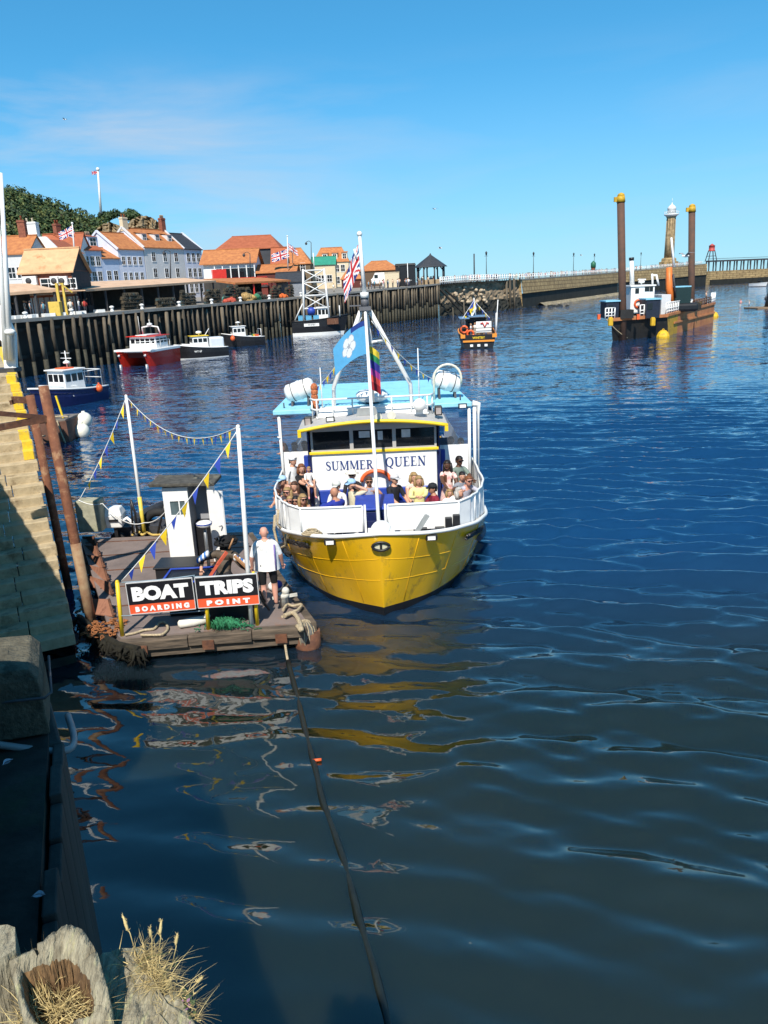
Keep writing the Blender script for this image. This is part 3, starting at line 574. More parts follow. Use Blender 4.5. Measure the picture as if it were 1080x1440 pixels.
# east pier with trestle and red beacon
ep = thing('stone_pier', 'distant second stone pier at right carrying a dark trestle walkway', 'pier', tuple(atz(999, 399.5).xy)+(0,))
e0 = atz(998, 400.5); e1 = e0+V((140, 66, 0)); zt = aty(998, 381.5, e0.y).z; d = (e1-e0).normalized(); n = V((d.y, -d.x, 0))
b = MB(); b.prism([e0, e1, e1-n*14, e0-n*14], (0, 0, zt)); part('stone_wall', b, STONE, ep)
b = MB(); b.beam(e0+n*.3+V((0, 0, zt*.18)), e1+n*.3+V((0, 0, zt*.18)), 1, zt*.38); part('weedy_foot', b, STONED, ep)
tz = aty(1003, 367, e0.y).z; b = MB(); a = e0-n*5+d*3; b.beam(a+V((0, 0, tz)), e1-n*5+V((0, 0, tz)), 2.6, .8); b.beam(a+V((0, 0, tz+1.2)), e1-n*5+V((0, 0, tz+1.2)), .15, .2)
part('walkway', b, DARK, ep); q = MB(); q.beam((0, -.9, 0), (0, -.9, tz-zt), .45, .45); q.beam((0, .9, 0), (0, .9, tz-zt), .45, .45); q.beam((0, -.9, .2), (1.2, .9, tz-zt), .2, .2); pq = mesh('trestle', q, DARK)
for k in range(19): p = a+d*(k*5.2); piece('trestle', pq, ep, (p.x, p.y, zt), math.atan2(d.y, d.x))
rb = thing('harbour_beacon', 'red lantern beacon on dark legs at the end of the trestle', 'beacon', (a.x+2, a.y+1, tz)); p = rb.location
b = MB()
for sx_, sy_ in ((-1, -1), (1, -1), (1, 1), (-1, 1)): b.beam(p+V((sx_*2.2, sy_*2.2, 0)), p+V((sx_*1.2, sy_*1.2, 5.0)), .35, .35)
b.box(p+V((0, 0, 2.6)), (3.6, 3.6, .25)); part('legs', b, DARK, rb)
b = MB(); b.lathe(p+V((0, 0, 5.0)), [(1.8, 0), (1.8, .5), (1.5, .6), (1.5, 2.6), (1.7, 2.7), (.1, 3.8)], 10); part('lantern', b, mat('beacon red', (.42, .06, .05), .5), rb)
# --- hill
hill = MB(); prof = [(-40, 262), (0, 262), (20, 268), (45, 278), (75, 284), (105, 297), (140, 308), (175, 306), (200, 310), (222, 318), (238, 335), (250, 360)]
top = []
for x, y in prof:
    Y = 205+x*.12; p = aty(x, y+(7 if x < 150 else 20), Y); top.append(p)
rr = random.Random(4); rows = []
for f in (0, .2, .4, .6, .8, .93, 1.0): rows.append([V((p.x+(1-f)*22+rr.uniform(-1, 1), p.y-(1-f)*34+rr.uniform(-2, 2), 6.5+(p.z-6.5)*f+(rr.uniform(-.8, .8) if 0 < f < 1 else 0))) for p in top])
rows.append([V((p.x-40, p.y+90, p.z-4)) for p in top])
hill.loft(rows, 0, True, False)
struct('hill', hill, mat('cliff earth', (.30, .21, .12), .95, .4, .18, col2=(.05, .055, .02), bump=40, bscale=.4))
lf = MB(); crown_pts = []
for k in range(len(top)-1):
    for _ in range(95 if top[k].x < top[6].x-1 else 26):
        u = rr.random(); f = min(1, max(.03, rr.betavariate(1.4, .9)))
        p = top[k].lerp(top[k+1], u); x_px = proj_x = None
        q = V((p.x+(1-f)*22, p.y-(1-f)*34, 6.5+(p.z-6.5)*f))
        if k >= 6 and (f < .93 or k >= 8): continue
        crown_pts.append((q, rr.uniform(.9, 2.9)))
def leaves(b, c, r, n, rg, size, flat=.75):
    base = rg.choice((0, 0, 1, 1, 2))
    for _ in range(n):
        d = V((rg.gauss(0, 1), rg.gauss(0, 1), rg.gauss(0, 1))).normalized()*r*rg.uniform(.65, 1.05); d.z *= flat; p = c+d
        nrm = (d.normalized()+V((rg.uniform(-.7, .7), rg.uniform(-.7, .7), rg.uniform(-.3, .9)))).normalized(); u = nrm.orthogonal().normalized(); w = nrm.cross(u); s_ = size*rg.uniform(.6, 1.3); a = rg.uniform(0, 6.28)
        u2 = u*math.cos(a)+w*math.sin(a); w2 = w*math.cos(a)-u*math.sin(a)
        b.add([p-u2*s_, p-w2*s_*.6, p+u2*s_, p+w2*s_*.6], [(0, 1, 2, 3)], base if rg.random() < .75 else rg.randrange(3))
LEAF = [mat('leaf dark', (.022, .045, .012), .7, .2, 3), mat('leaf mid', (.04, .075, .018), .7, .2, 3), mat('leaf olive', (.10, .12, .03), .7, .2, 3)]
for c, r in crown_pts: leaves(lf, c+V((0, 0, r*.35)), r, 60, rr, .42)
o = part('hillside_scrub', lf, LEAF, None); o['kind'] = 'stuff'
for label, x, y, w in (('rounded dark green bush on the cliff top nearest the flagpole', 153, 303, 3.0), ('wide dark green tree crown on the cliff top beside the rocky face', 178, 303, 4.2)):
    c = aty(x, y, 226); t = thing('tree', label, 'tree', (c.x, c.y, c.z-3)); b = MB()
    for k in range(9): leaves(b, c+V((rr.uniform(-w, w)*.7, rr.uniform(-2, 2), rr.uniform(-.6, .7))), 1.5, 130, rr, .34)
    part('crown', b, LEAF[:2]+LEAF[:1], t); b = MB(); b.tube([c-V((0, 0, 3.5)), c-V((.2, 0, 1)), c], [.3, .22, .1], 6); part('trunk', b, TIMB, t)
ck = MB(); rk = random.Random(8); G = {}
pts_t = [(136, 322), (146, 314), (156, 312), (166, 316), (176, 318), (186, 309), (195, 304), (205, 303), (214, 306), (221, 311), (228, 317), (234, 328)]
nu_, nv_ = 44, 16
for i in range(nu_+1):
    f = i/nu_*(len(pts_t)-1); k = min(len(pts_t)-2, int(f)); px_ = pts_t[k][0]+(pts_t[k+1][0]-pts_t[k][0])*(f-k); py_ = pts_t[k][1]+(pts_t[k+1][1]-pts_t[k][1])*(f-k)+rk.uniform(-.8, .8)
    gul = 2.2*math.sin(i*.9)+1.3*math.sin(i*2.3+1)
    for j in range(nv_+1): ledge = 1.6*((j*3//nv_)) ; Yc = 206-j*.35-ledge+gul*min(1, j/3)*.7+rk.uniform(-1.1, 1.1); G[i, j] = aty(px_+rk.uniform(-.5, .5)*(j > 0), py_+j*2.0, Yc)
for i in range(nu_):
    for j in range(nv_): ck.add([G[i, j], G[i+1, j], G[i+1, j+1], G[i, j+1]], [(0, 1, 2), (0, 2, 3)])
struct('cliff', ck, mat('cliff rock', (.40, .29, .16), .95, .4, .5, col2=(.10, .075, .04), bump=30, bscale=.8, dirt=(.045, .06, .02), dscale=.35, dpos=.55))
# flag helper ---------------------------------------------------------------
def union(u, v):
    u = (u-.5)*2; v = (v-.5)*2; red, wh, bl = 1, 0, 2
    if abs(u) < .10 or abs(v) < .20: return red
    if abs(u) < .17 or abs(v) < .33: return wh
    d = min(abs(u-v), abs(u+v))
    if d < .09: return red
    if d < .26: return wh
    return bl
FLAGM = [mat('flag white', (.75, .75, .75), .8, .03), mat('flag red', (.50, .02, .03), .8, .05), mat('flag blue', (.012, .03, .18), .8, .05)]
def flag(name, parent, o, u, v, fn, mats, nu=30, nv=18, wave=.06, ph=0, droop=0.0):
    o, u, v = V(o), V(u), V(v); nrm = u.cross(v).normalized(); b = MB(); l = u.length
    pt = lambda i, j: o + u*(i/nu) + v*(j/nv) + nrm*(wave*l*math.sin(i/nu*6.5+ph+j/nv*1.3)*(i/nu)) - V((0, 0, droop*(i/nu)**1.6))
    for i in range(nu):
        for j in range(nv): b.add([pt(i, j), pt(i+1, j), pt(i+1, j+1), pt(i, j+1)], [(0, 1, 2, 3)], fn((i+.5)/nu, (j+.5)/nv), True)
    return part(name, b, mats, parent)
def flagpole(label, base, tip, r, fl=None):
    t = thing('flagpole', label, 'flagpole', tuple(base)); b = MB(); b.tube([base, V(base).lerp(V(tip), .5), tip], [r*1.2, r, r*.7], 8); b.ball(V(tip), r*1.6, 8, 6); part('pole', b, WHITE, t); return t
b0, b1 = aty(142, 300, 224), aty(137.5, 238, 224); t = flagpole('tall white flagpole with a small flag on the green hilltop', b0, b1, .3)
flag('flag', t, b1-V((.1, 0, .3)), (-1.6, 0, -.1), (0, 0, -.9), union, FLAGM, 14, 8)
b0, b1 = aty(105, 358, 104), aty(101.5, 314, 104); t = flagpole('white flagpole with a Union flag above the tiled fish quay office', b0, b1, .09)
flag('flag', t, b1-V((0, 0, .25)), (-1.9, 0, -.75), (.12, 0, -1.0), union, FLAGM, 22, 14, .09)
# ------------------------------------------------------------------ town behind the far quay
def wallm(n, c): return mat('render '+n, c, .85, .06, .6, dirt=tuple(x*.7 for x in c), dscale=.4, dpos=.62)
PALEB, SHADEW, GREYW, CREAM, WHITEW = wallm('pale blue', (.50, .58, .74)), wallm('shade tinted white', (.62, .65, .76)), wallm('grey white', (.60, .60, .60)), wallm('cream', (.62, .52, .36)), wallm('white', (.80, .80, .78))  # lavender walls: white fronts with bluish shade put into the colour
BLACKW = mat('black boarding', (.022, .023, .028), .7, .3, 3, bump=.3); FRAME = mat('window frame white', (.75, .75, .75), .5, .04)
_wm = {}
def win_mesh(w, h, fm):
    k = (round(w, 2), round(h, 2), fm.name)
    if k not in _wm:
        b = MB(); t = .09
        b.bx(-w/2-t, w/2+t, -.07, .04, -t*1.6, 0); b.bx(-w/2-t, w/2+t, -.05, .04, h, h+t); b.bx(-w/2-t, -w/2, -.05, .04, 0, h); b.bx(w/2, w/2+t, -.05, .04, 0, h); b.bx(-w/2, w/2, -.035, .03, h/2-.035, h/2+.035); b.bx(-.03, .03, -.03, .03, 0, h)
        f = mesh('window', b, fm); b = MB(); b.bx(-w/2, w/2, -.012, .02, 0, h); _wm[k] = (f, mesh('pane', b, GLASSD))
    return _wm[k]
def window(root, x, y, z, w, h, rz=0, fm=None):
    f, g = win_mesh(w, h, fm or FRAME); o = bpy.data.objects.new('window', f); COL.objects.link(o); o.parent = root; o.location = (x, y, z); o.rotation_euler = (0, 0, rz)
    q = bpy.data.objects.new('pane', g); COL.objects.link(q); q.parent = o
def bld(name, label, A, rz, w, dp, h, rh, wall, roof, wins=(), group=None, over=.25, hip=0.0, gable=None, flat=False, chim=(), cat='house', dormers=(), ridge=.5, winr=(), base=None, parapet=False):
    """Local frame: x along the front, y to the back, z up. wins: (x, z, w, h) on the front; winr on the right gable."""
    t = thing(name, label, cat, tuple(A), group, rz, world=False)
    b = MB(); b.bx(0, w, 0, dp, -1.5, h)
    if not flat and not hip: 
        for x0, x1 in ((0, .2), (w-.2, w)): b.prism([(x0, 0, h), (x0, dp, h), (x0, dp*ridge, h+rh)], (x1-x0, 0, 0), 0 if not gable else 1)
    wo = part('wall', b, [wall, gable or wall], t)
    b = MB(); o = over; th = .16
    if flat: b.bx(-o, w+o, -o, dp+o, h+.003, h+rh)
    else:
        e = rh*o/(dp*ridge); x0, x1 = -o*(0 if parapet else 1), w+o*(0 if parapet else 1); hx = hip
        Fa = [(x0, -o, h-e), (x1, -o, h-e), (x1-hx, dp*ridge, h+rh), (x0+hx, dp*ridge, h+rh)]; Ba = [(x1, dp+o, h-e), (x0, dp+o, h-e), (x0+hx, dp*ridge, h+rh), (x1-hx, dp*ridge, h+rh)]
        for P4 in (Fa, Ba): b.add(P4+[(x, y, z+th) for x, y, z in P4], [(0, 3, 2, 1), (4, 5, 6, 7), (0, 1, 5, 4), (1, 2, 6, 5), (2, 3, 7, 6), (3, 0, 4, 7)])
        if hip:
            for s_ in (0, 1):
                X = (x0, x0+hx) if s_ == 0 else (x1, x1-hx); b.add([(X[0], -o, h-e), (X[0], dp+o, h-e), (X[1], dp*ridge, h+rh), (X[0], -o, h-e+th), (X[0], dp+o, h-e+th), (X[1], dp*ridge, h+rh+th)], [(0, 1, 2), (3, 4, 5), (0, 1, 4, 3)])
        b.beam((x0+hx, dp*ridge, h+rh+th+.03), (x1-hx, dp*ridge, h+rh+th+.03), .3, .14)
    ro = part('roof', b, roof, t)
    if parapet:
        b = MB()
        for x in (-.12, w+.12): b = MB(); b.beam((x, -.2, h-.1), (x, dp*ridge, h+rh+.3), .24, .35); b.beam((x, dp+.2, h-.1), (x, dp*ridge, h+rh+.3), .24, .35); part('gable_coping', b, wall, t)
    for (x, z, ww, hh) in wins: window(t, x, 0, z, ww, hh)
    for (y, z, ww, hh) in winr: window(t, w, y, z, ww, hh, math.pi/2)
    for (x, y, cw, ch, cm, pots) in chim:
        zb = h+rh*(1-abs(y-dp*ridge)/(dp*.5))-.4; b = MB(); b.bx(x-cw/2, x+cw/2, y-.4, y+.4, zb, zb+ch); b.bx(x-cw/2-.07, x+cw/2+.07, y-.47, y+.47, zb+ch-.3, zb+ch-.12); co = part('chimney', b, cm, t)
        for k in range(pots):
            b = MB(); b.lathe((x-cw/2+cw*(k+.5)/pots, y, zb+ch), [(.14, 0), (.12, .5), (.16, .55)], 8); part('chimney_pot', b, CREAM if pots > 2 else CLAYR, t)
    for (x, f, dw, dh) in dormers:
        y = dp*ridge*f; z = h+rh*f; b = MB(); b.bx(x-dw/2, x+dw/2, y, y+dp*ridge*.6, z-.1, z+dh); b.add([(x-dw/2-.15, y-.2, z+dh), (x+dw/2+.15, y-.2, z+dh), (x+dw/2+.15, y+dp*.33, z+dh+.5), (x-dw/2-.15, y+dp*.33, z+dh+.5)], [(0, 1, 2, 3)], 1); part('dormer', b, [wall, roof], t); window(t, x, y, z+.15, dw*.6, dh*.75)
    return t
RD = V((.45, .9, 0)).normalized(); RB = V((-52, 130, 0)); RZ = math.atan2(RD.y, RD.x)
def front(px):                             # where a sight line meets the line of house fronts
    d = ray(px, 390); r = d.x/d.y; t = (RB.x - r*RB.y)/(r*RD.y-RD.x); return RB+RD*t
def grid(w, cols, rows, ww, hh, z0, dz, m=.8): return [(m+(w-2*m)*(c+.5)/cols, z0+dz*r, ww, hh) for r in range(rows) for c in range(cols)]
def row(name, label, x0, x1, ye, yr, dp, wall, roof, **k):
    a, c = front(x0), front(x1); w = (c-a).length; mid = (a+c)/2; a.z = 6.4
    h = aty((x0+x1)/2, ye, mid.y).z-6.4; rh = aty((x0+x1)/2, yr, mid.y+dp*.45).z-6.4-h; f = k.pop('wf', None)
    return bld(name, label, a, RZ, w, dp, h, max(.8, rh), wall, roof, wins=f(w, h) if f else (), **k)
row('terraced_house', 'pale blue three storey house with grey glass balcony floor under an orange roof', 111, 147, 351, 331, 8, PALEB, CLAYR, wf=lambda w, h: grid(w, 4, 3, .9, 1.5, 1.2, 2.5, .3), dormers=((1.9, .25, 2.2, 1.6), (5.2, .25, 2.2, 1.6)), chim=((.6, 4, 1.0, 2.2, BRICK, 2),))
row('terraced_house', 'narrow pale blue two storey house with low orange roof', 147.5, 170, 363, 349, 7, PALEB, CLAY, wf=lambda w, h: grid(w, 2, 2, .9, 1.5, 1.2, 2.6, .3), chim=((.8, 3.5, 1.1, 2.6, BRICK, 3),))
row('terraced_house', 'shade tinted white house with small paired sash windows and tall orange roof', 170.5, 206, 350, 328, 8.5, SHADEW, CLAY, wf=lambda w, h: grid(w, 4, 3, .75, 1.3, 1.0, 2.7, .4), parapet=True)
row('terraced_house', 'large grey white house with three dormers in its orange roof', 207, 262, 348, 323, 9, GREYW, CLAY, wf=lambda w, h: grid(w, 3, 3, .95, 1.6, 1.2, 2.9, .8), dormers=((2.3, .35, 1.3, 1.3), (5.8, .35, 1.3, 1.3), (9.3, .35, 1.3, 1.3)), chim=((.5, 4.5, 1.3, 2.4, CREAM, 2), (11.0, 4.5, 1.1, 2.8, BRICK, 3)), parapet=True)
row('terraced_house', 'white house with dark slate roof at the end of the terrace', 262.5, 287, 350, 329, 9, SHADEW, SLATE, wf=lambda w, h: grid(w, 3, 3, .9, 1.6, 1.2, 2.9, .4), parapet=True)
def free(name, label, x0, x1, ye, yr, Y, dp, wall, roof, zg=6.4, rz=0.0, **k):
    a = aty(x0, ye, Y); c = aty(x1, ye, Y); w = (c.x-a.x)/math.cos(rz); h = (a.z+c.z)/2-zg; rh = aty((x0+x1)/2, yr, Y+(dp*.5 if not k.get('flat') else 0)).z-zg-h; f = k.pop('wf', None)
    return bld(name, label, (a.x, Y, zg), rz, w, dp, h, max(.3, rh), wall, roof, wins=f(w, h) if f else (), **k)
free('house', 'low grey house with orange roof at the left edge behind the white masts', -14, 39, 357, 334, 112, 7, GREYW, CLAY, wf=lambda w, h: grid(w, 3, 2, .9, 1.4, 1.2, 2.8), chim=((3.5, 3.5, 1.0, 2.6, BRICK, 1),))
# white gable house: gable end towards the camera
t = thing('house', 'house with a bright white gable end and a stout white chimney above it', 'house', tuple(aty(24, 395, 118)))
a = aty(26, 354, 118); c = aty(84, 352, 118); ap = aty(54, 333, 118); b = MB(); zg = 6.4
b.prism([V((a.x, 118, zg-1)), V((c.x, 118, zg-1)), V((c.x, 118, c.z)), V((ap.x+1.0, 118, ap.z)), V((ap.x-1.0, 118, ap.z)), V((a.x, 118, a.z))], (0, .5, 0)); part('gable_wall', b, WHITEW, t)
b = MB(); r0 = V((ap.x, 118.4, ap.z-.15)); 
for s_ in (a, c): b.add([V((s_.x, 118.45, s_.z-.1)), V((s_.x, 128, s_.z-.1)), V((ap.x, 128, ap.z-.1)), V((ap.x, 118.45, ap.z-.1))], [(0, 1, 2, 3)])
part('roof', b, CLAYR, t); b = MB(); b.bx(a.x, c.x, 118.5, 128, zg-1, min(a.z, c.z)-.15); part('wall', b, WHITEW, t)
b = MB(); p = aty(43, 335, 118); b.bx(p.x-.98, p.x+.98, 118.03, 119.2, p.z-1.2, p.z+2.2); b.bx(p.x-1.05, p.x+1.05, 117.95, 119.28, p.z+1.95, p.z+2.15); ch = part('chimney', b, WHITEW, t)
for k in range(2): b = MB(); b.lathe((p.x-.4+.8*k, 118.6, p.z+2.2), [(.15, 0), (.12, .5), (.16, .55)], 8); part('chimney_pot', b, CREAM, ch)
free('house', 'orange roofed house with a wide white chimney stack carrying yellow pots', 57, 112, 352, 330, 135, 5, WHITEW, CLAYR, chim=((2.6, 4.2, 2.2, 2.4, WHITEW, 4),), dormers=((2.2, .2, 1.3, 1.0),))
# fish quay office
Yo = 92; t = free('office_building', 'brick fish quay office with pale tiled roof and black gable end', 29, 100, 381, 352, Yo, 5.4, BRICK, mat('pale tile roof', (.60, .36, .19), .85, .15, 1.0, dirt=(.42, .18, .08), dscale=.5, bump=.5, bscale=9), zg=5.6, gable=BLACKW, wf=lambda w, h: [(2.9, 3.0, 1.6, 1.0), (5.4, 2.9, 1.2, 1.0)], cat='office', over=.35)
w_ = (aty(100, 381, Yo).x-aty(29, 381, Yo).x); b = MB(); b.bx(w_+.003, w_+.12, -.1, 5.5, -1, aty(100, 381, Yo).z-5.6-.02); part('black_cladding', b, BLACKW, t); b = MB()
for k in range(4): b.bx(w_+.12, w_+.18, .5+k*1.25, 1.4+k*1.25, .9, 2.4)
part('window', b, GLASSD, t); b = MB(); b.bx(-.3, w_+.3, -2.2, -.003, 2.25, 2.5); b.bx(-.5, 7.9, -2.6, .3, 2.5, 2.62); part('canopy', b, TANR, t)
b = MB()
for k in range(9): b.bx(.2+k*.66, .75+k*.66, -.06, .02, .1, 2.0)
part('window', b, mat('pale window glass', (.35, .40, .44), .1, .1), t)
for x in (39.5, 75, 86):
    p = aty(x+2, 395, Yo-.45); u = thing('air_conditioner', {39.5: 'white air conditioning unit alone at the left of the brick office wall', 75: 'left one of the two adjoining white air conditioning units on the brick wall', 86: 'right one of the two adjoining white air conditioning units by the black gable'}[x], 'air conditioner', tuple(p), 'air conditioners on the office wall'); hw = .78 if x < 50 else .52
    b = MB(); b.bx(p.x-hw, p.x+hw, Yo-.5, Yo-.03, p.z-.45, p.z+.5); part('casing', b, WHITE2, u, bevel=.03); b = MB(); cxx = p.x-.1; b.lathe((cxx, Yo-.503, p.z), [(.34, 0), (.34, .02), (.05, .03)], 14, axis=(0, -1, 0)); part('fan_grille', b, DARK, u)
# red and white low building with balcony
t = free('building', 'white gabled low building with orange roof and red balcony railings', 285, 357, 369, 352, 150, 9, WHITEW, CLAY, zg=6.6, cat='restaurant', over=.6)
b = MB(); a = aty(303, 372, 149.5); c = aty(357, 380, 149.5); b.bx(a.x-V(t.location).x, c.x-V(t.location).x, -.25, -.05, c.z-6.6-1.2, a.z-6.6-.8); part('window', b, GLASSD, t)
b = MB()
for k in range(6): x = a.x-V(t.location).x+k*1.45; b.bx(x, x+.18, -2.3, -2.1, 0, a.z-6.6-.4)
part('balcony_post', b, WHITE2, t); b = MB(); x0 = a.x-V(t.location).x
for z in (1.8, 2.4, 3.0): b.bx(x0, x0+9.5, -2.5, -2.42, z, z+.12)
for k in range(20): b.bx(x0+k*.5, x0+k*.5+.07, -2.49, -2.43, 1.6, 3.0)
part('balcony_rail', b, REDP, t); b = MB(); b.bx(x0, x0+9.5, -2.5, -.02, 1.3, 1.55); part('balcony_floor', b, DARK, t)
b = MB(); b.bx(x0, x0+9.5, -2.3, -2.25, -1, 1.3); part('shop_front', b, mat('dark red boards', (.16, .03, .02), .7), t)
p = aty(309, 390, 140); bn = MB(); bn.bx(p.x-1.2, p.x+1.2, 140, 140.12, p.z-1.3, p.z+1.3); bn.cyl((p.x-1.3, 140.06, p.z-3.2), (p.x-1.3, 140.06, p.z+1.3), .06); solo('banner', bn, REDP, 'plain red banner board in front of the white gabled building', 'banner')
free('building', 'large dark grey building with broad red hipped roof', 304, 392, 350, 333, 165, 14, mat('dark slate cladding', (.045, .05, .06), .7, .15, .6), CLAYR, zg=6.8, cat='building', hip=2.5, over=.3)
t = free('building', 'black timber framed gable porch against the dark grey building', 382, 402, 374, 349, 158, 6, BLACKW, CLAYR, zg=6.8, cat='porch')
free('building', 'low shed with orange roof and dark open front behind the fish stalls', 361, 416, 383, 373, 150, 7, mat('dark red beams', (.10, .025, .02), .8), CLAY, zg=6.6, cat='shed')
free('house', 'brown house with orange hipped roof beyond the dark building', 393, 436, 371, 350, 186, 10, mat('brown stone wall', (.16, .115, .07), .9, .3, 1), CLAY, zg=7, hip=2.5, wf=lambda w, h: grid(w, 3, 2, 1.0, 1.7, 1.2, 3.0))
free('house', 'cream building with bright green roof at the far end of the quay', 438, 471, 372, 362, 192, 6, CREAM, mat('green roof', (.03, .24, .16), .6, .1, 1), zg=7, wf=lambda w, h: grid(w, 3, 1, 1.1, 1.5, 1.6, 3))
free('house', 'stone house with orange mansard roof and white dormers', 441, 490, 368, 349, 215, 10, CREAM, CLAY, zg=7, hip=2, dormers=((3, .15, 1.5, 1.6), (5.6, .15, 1.5, 1.6), (8.2, .15, 1.5, 1.6)), wf=lambda w, h: grid(w, 5, 2, 1.0, 1.7, 1.2, 3.0))
free('building', 'long low pavilion with shallow orange roof beside the shelter', 505, 562, 380, 368, 186, 9, mat('pavilion brown', (.12, .08, .05), .8), CLAY, zg=7, hip=3, cat='pavilion')
free('building', 'small kiosk with shallow orange roof behind the trawler', 480, 508, 392, 380, 180, 6, mat('dark red beams', (.1, .02, .02)), CLAY, zg=7, hip=1.5, cat='kiosk')
free('shed', 'small grey roofed hut beside the fish stalls', 388, 426, 396, 384, 140, 5, mat('grey boards', (.22, .24, .27), .8, .15, 2), SLATE, zg=6.2, cat='hut')
# open fronted tan roofed market sheds along the quay
def canopy(label, x0, Ya, x1, Yb, yl, yu, back, roofm, posts, red=False):
    zs = [aty(x0, yl[0], Ya), aty(x1, yl[1], Yb)]; up = [aty(x0, yu[0], Ya+back), aty(x1, yu[1], Yb+back)]; t = thing('market_shed', label, 'shed', (zs[0].x, Ya, 5.7)); b = MB()
    n = V((-.91, .41, 0))*back; u0, u1 = zs[0]+n, zs[1]+n; u0.z, u1.z = up[0].z, up[1].z
    P4 = [zs[0], zs[1], u1, u0]; b.add(P4+[p+V((0, 0, .28)) for p in P4], [(0, 3, 2, 1), (4, 5, 6, 7), (0, 1, 5, 4), (1, 2, 6, 5), (2, 3, 7, 6), (3, 0, 4, 7)]); part('roof', b, roofm, t)
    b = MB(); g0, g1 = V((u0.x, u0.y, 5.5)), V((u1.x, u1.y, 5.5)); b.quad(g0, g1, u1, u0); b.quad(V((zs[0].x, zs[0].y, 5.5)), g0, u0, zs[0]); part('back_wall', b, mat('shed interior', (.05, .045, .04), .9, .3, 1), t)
    q = MB(); q.bx(-.11, .11, -.11, .11, 5.4-zs[0].z, 0); pmh = mesh('post', q, REDP if red else DARK)
    for k in range(posts): piece('post', pmh, t, zs[0].lerp(zs[1], (k+.02)/(posts-1.0)*.98)+V((-.25, .1, -.0)))
    return t
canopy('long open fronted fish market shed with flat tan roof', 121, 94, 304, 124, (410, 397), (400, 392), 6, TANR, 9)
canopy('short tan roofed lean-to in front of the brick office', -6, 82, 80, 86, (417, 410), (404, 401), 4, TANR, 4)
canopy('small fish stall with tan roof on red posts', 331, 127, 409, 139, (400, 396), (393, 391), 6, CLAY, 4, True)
# shelter with slate pyramid roof
sp_ = aty(606, 395, 180); t = thing('shelter', 'open octagonal shelter with dark slate pyramid roof on posts', 'shelter', (sp_.x, sp_.y, 7.0)); p = V((sp_.x, sp_.y, 0))
zt_, ze_ = aty(605, 358, 180).z, aty(605, 375, 180).z; b = MB(); b.lathe(p, [(3.75, ze_-.1), (3.6, ze_+.08), (.25, zt_-.1), (.05, zt_+.3)], 8, sm=False); part('roof', b, SLATE, t)
for k in range(8): a = k*math.pi/4+.2; b = MB(); b.cyl(p+V((3.1*math.cos(a), 3.1*math.sin(a), 7)), p+V((3.1*math.cos(a), 3.1*math.sin(a), ze_)), .16, n=8); b.beam(p+V((3.1*math.cos(a), 3.1*math.sin(a), ze_-.9)), p+V((2.3*math.cos(a), 2.3*math.sin(a), ze_-.05)), .12, .12); part('post', b, DARK, t)
b = MB(); b.lathe(p, [(3.0, 7), (3.0, 7.9), (2.8, 8.0)], 8, sm=False); part('dwarf_wall', b, mat('low stone wall', (.35, .26, .16), .9), t)
b = MB(); a = aty(556, 371, 172); c = aty(585, 403, 172); b.bx(a.x, c.x, 172, 175, c.z, a.z); b.bx(a.x-.1, c.x+.1, 171.9, 175.1, a.z-.5, a.z-.25); b.bx(a.x+.5, a.x+.9, 171.9, 172, c.z, a.z-.6); solo('kiosk', b, BLACK, 'tall black box kiosk beside the shelter', 'kiosk', bevel=.06)
b = MB(); a = aty(541, 384, 170); c = aty(562, 404, 170); b.bx(a.x, c.x, 170, 174, c.z, a.z); b.bx(a.x-.08, c.x+.08, 169.92, 174.1, a.z, a.z+.12); solo('container', b, mat('cream container', (.62, .52, .36), .6), 'cream storage container left of the black kiosk', 'container', bevel=.05)
# white van with cab, windows and wheels
a = aty(522, 402, 171); v = thing('van', 'white van parked at the end of the quay left of the cream container', 'van', tuple(a)); b = MB()
b.prism([a+V((0, 0, .4)), a+V((3.0, 0, .4)), a+V((3.0, 0, 2.6)), a+V((.9, 0, 2.6)), a+V((.35, 0, 1.5)), a+V((0, 0, 1.3))], (0, 1.9, 0)); part('body', b, WHITE, v, bevel=.08)
b = MB(); b.bx(a.x+.75, a.x+1.5, a.y-.02, a.y, a.z+1.5, a.z+2.2); part('window', b, GLASSD, v)
for x in (.6, 2.4): b = MB(); b.cyl(a+V((x, -.05, .35)), a+V((x, .3, .35)), .36, n=14); part('wheel', b, BLACK, v)
# yellow hoist post, lamps, flag on quay
t = thing('hoist', 'yellow hoist column with control box on the quay edge', 'hoist', tuple(qpx(86, 1.3))); p0 = qpx(86, 1.3); p1 = p0+V((0, 0, aty(84, 398, p0.y).z-p0.z)); b = MB(); b.beam(p0, p1, .26, .26); b.beam(p0+V((.55, .2, 0)), p1+V((.55, .2, 0)), .22, .22); b.beam(p1+V((.3, 0, 0)), p1+V((1.3, .6, -1.0)), .15, .15); part('column', b, mat('hoist yellow', (.62, .43, .08), .6, .1, 4), t); b = MB(); q = p0+V((-.3, -.5, .75)); b.box(q, (1.2, .8, 1.5)); part('control_box', b, mat('hoist yellow', (.62, .43, .08)), t, bevel=.05)
for lab, x, y0, y1, Y in (('black lamp post in front of the large grey white house', 240, 398, 354, 135), ('tall lamp post rising above the white gabled building', 267, 395, 336, 170), ('twin lamp post in front of the brown house', 438, 395, 341, 178), ('short lamp post beside the restaurant roof', 352, 390, 357, 145), ('lamp post before the green roofed building', 412, 398, 356, 165)):
    p0, p1 = aty(x, y0, Y), aty(x-.5, y1, Y); b = MB(); b.tube([p0, p1], [.13, .07], 6); b.tube([p1, p1+V((-.5, 0, .35)), p1+V((-1.1, 0, .1))], .06, 5); b.lathe(p1+V((-1.1, 0, -.45)), [(.16, 0), (.28, .3), (.1, .55)], 8); solo('street_lamp', b, DARK, lab, 'lamp post', 'lamp posts along the quay road', base=tuple(p0))
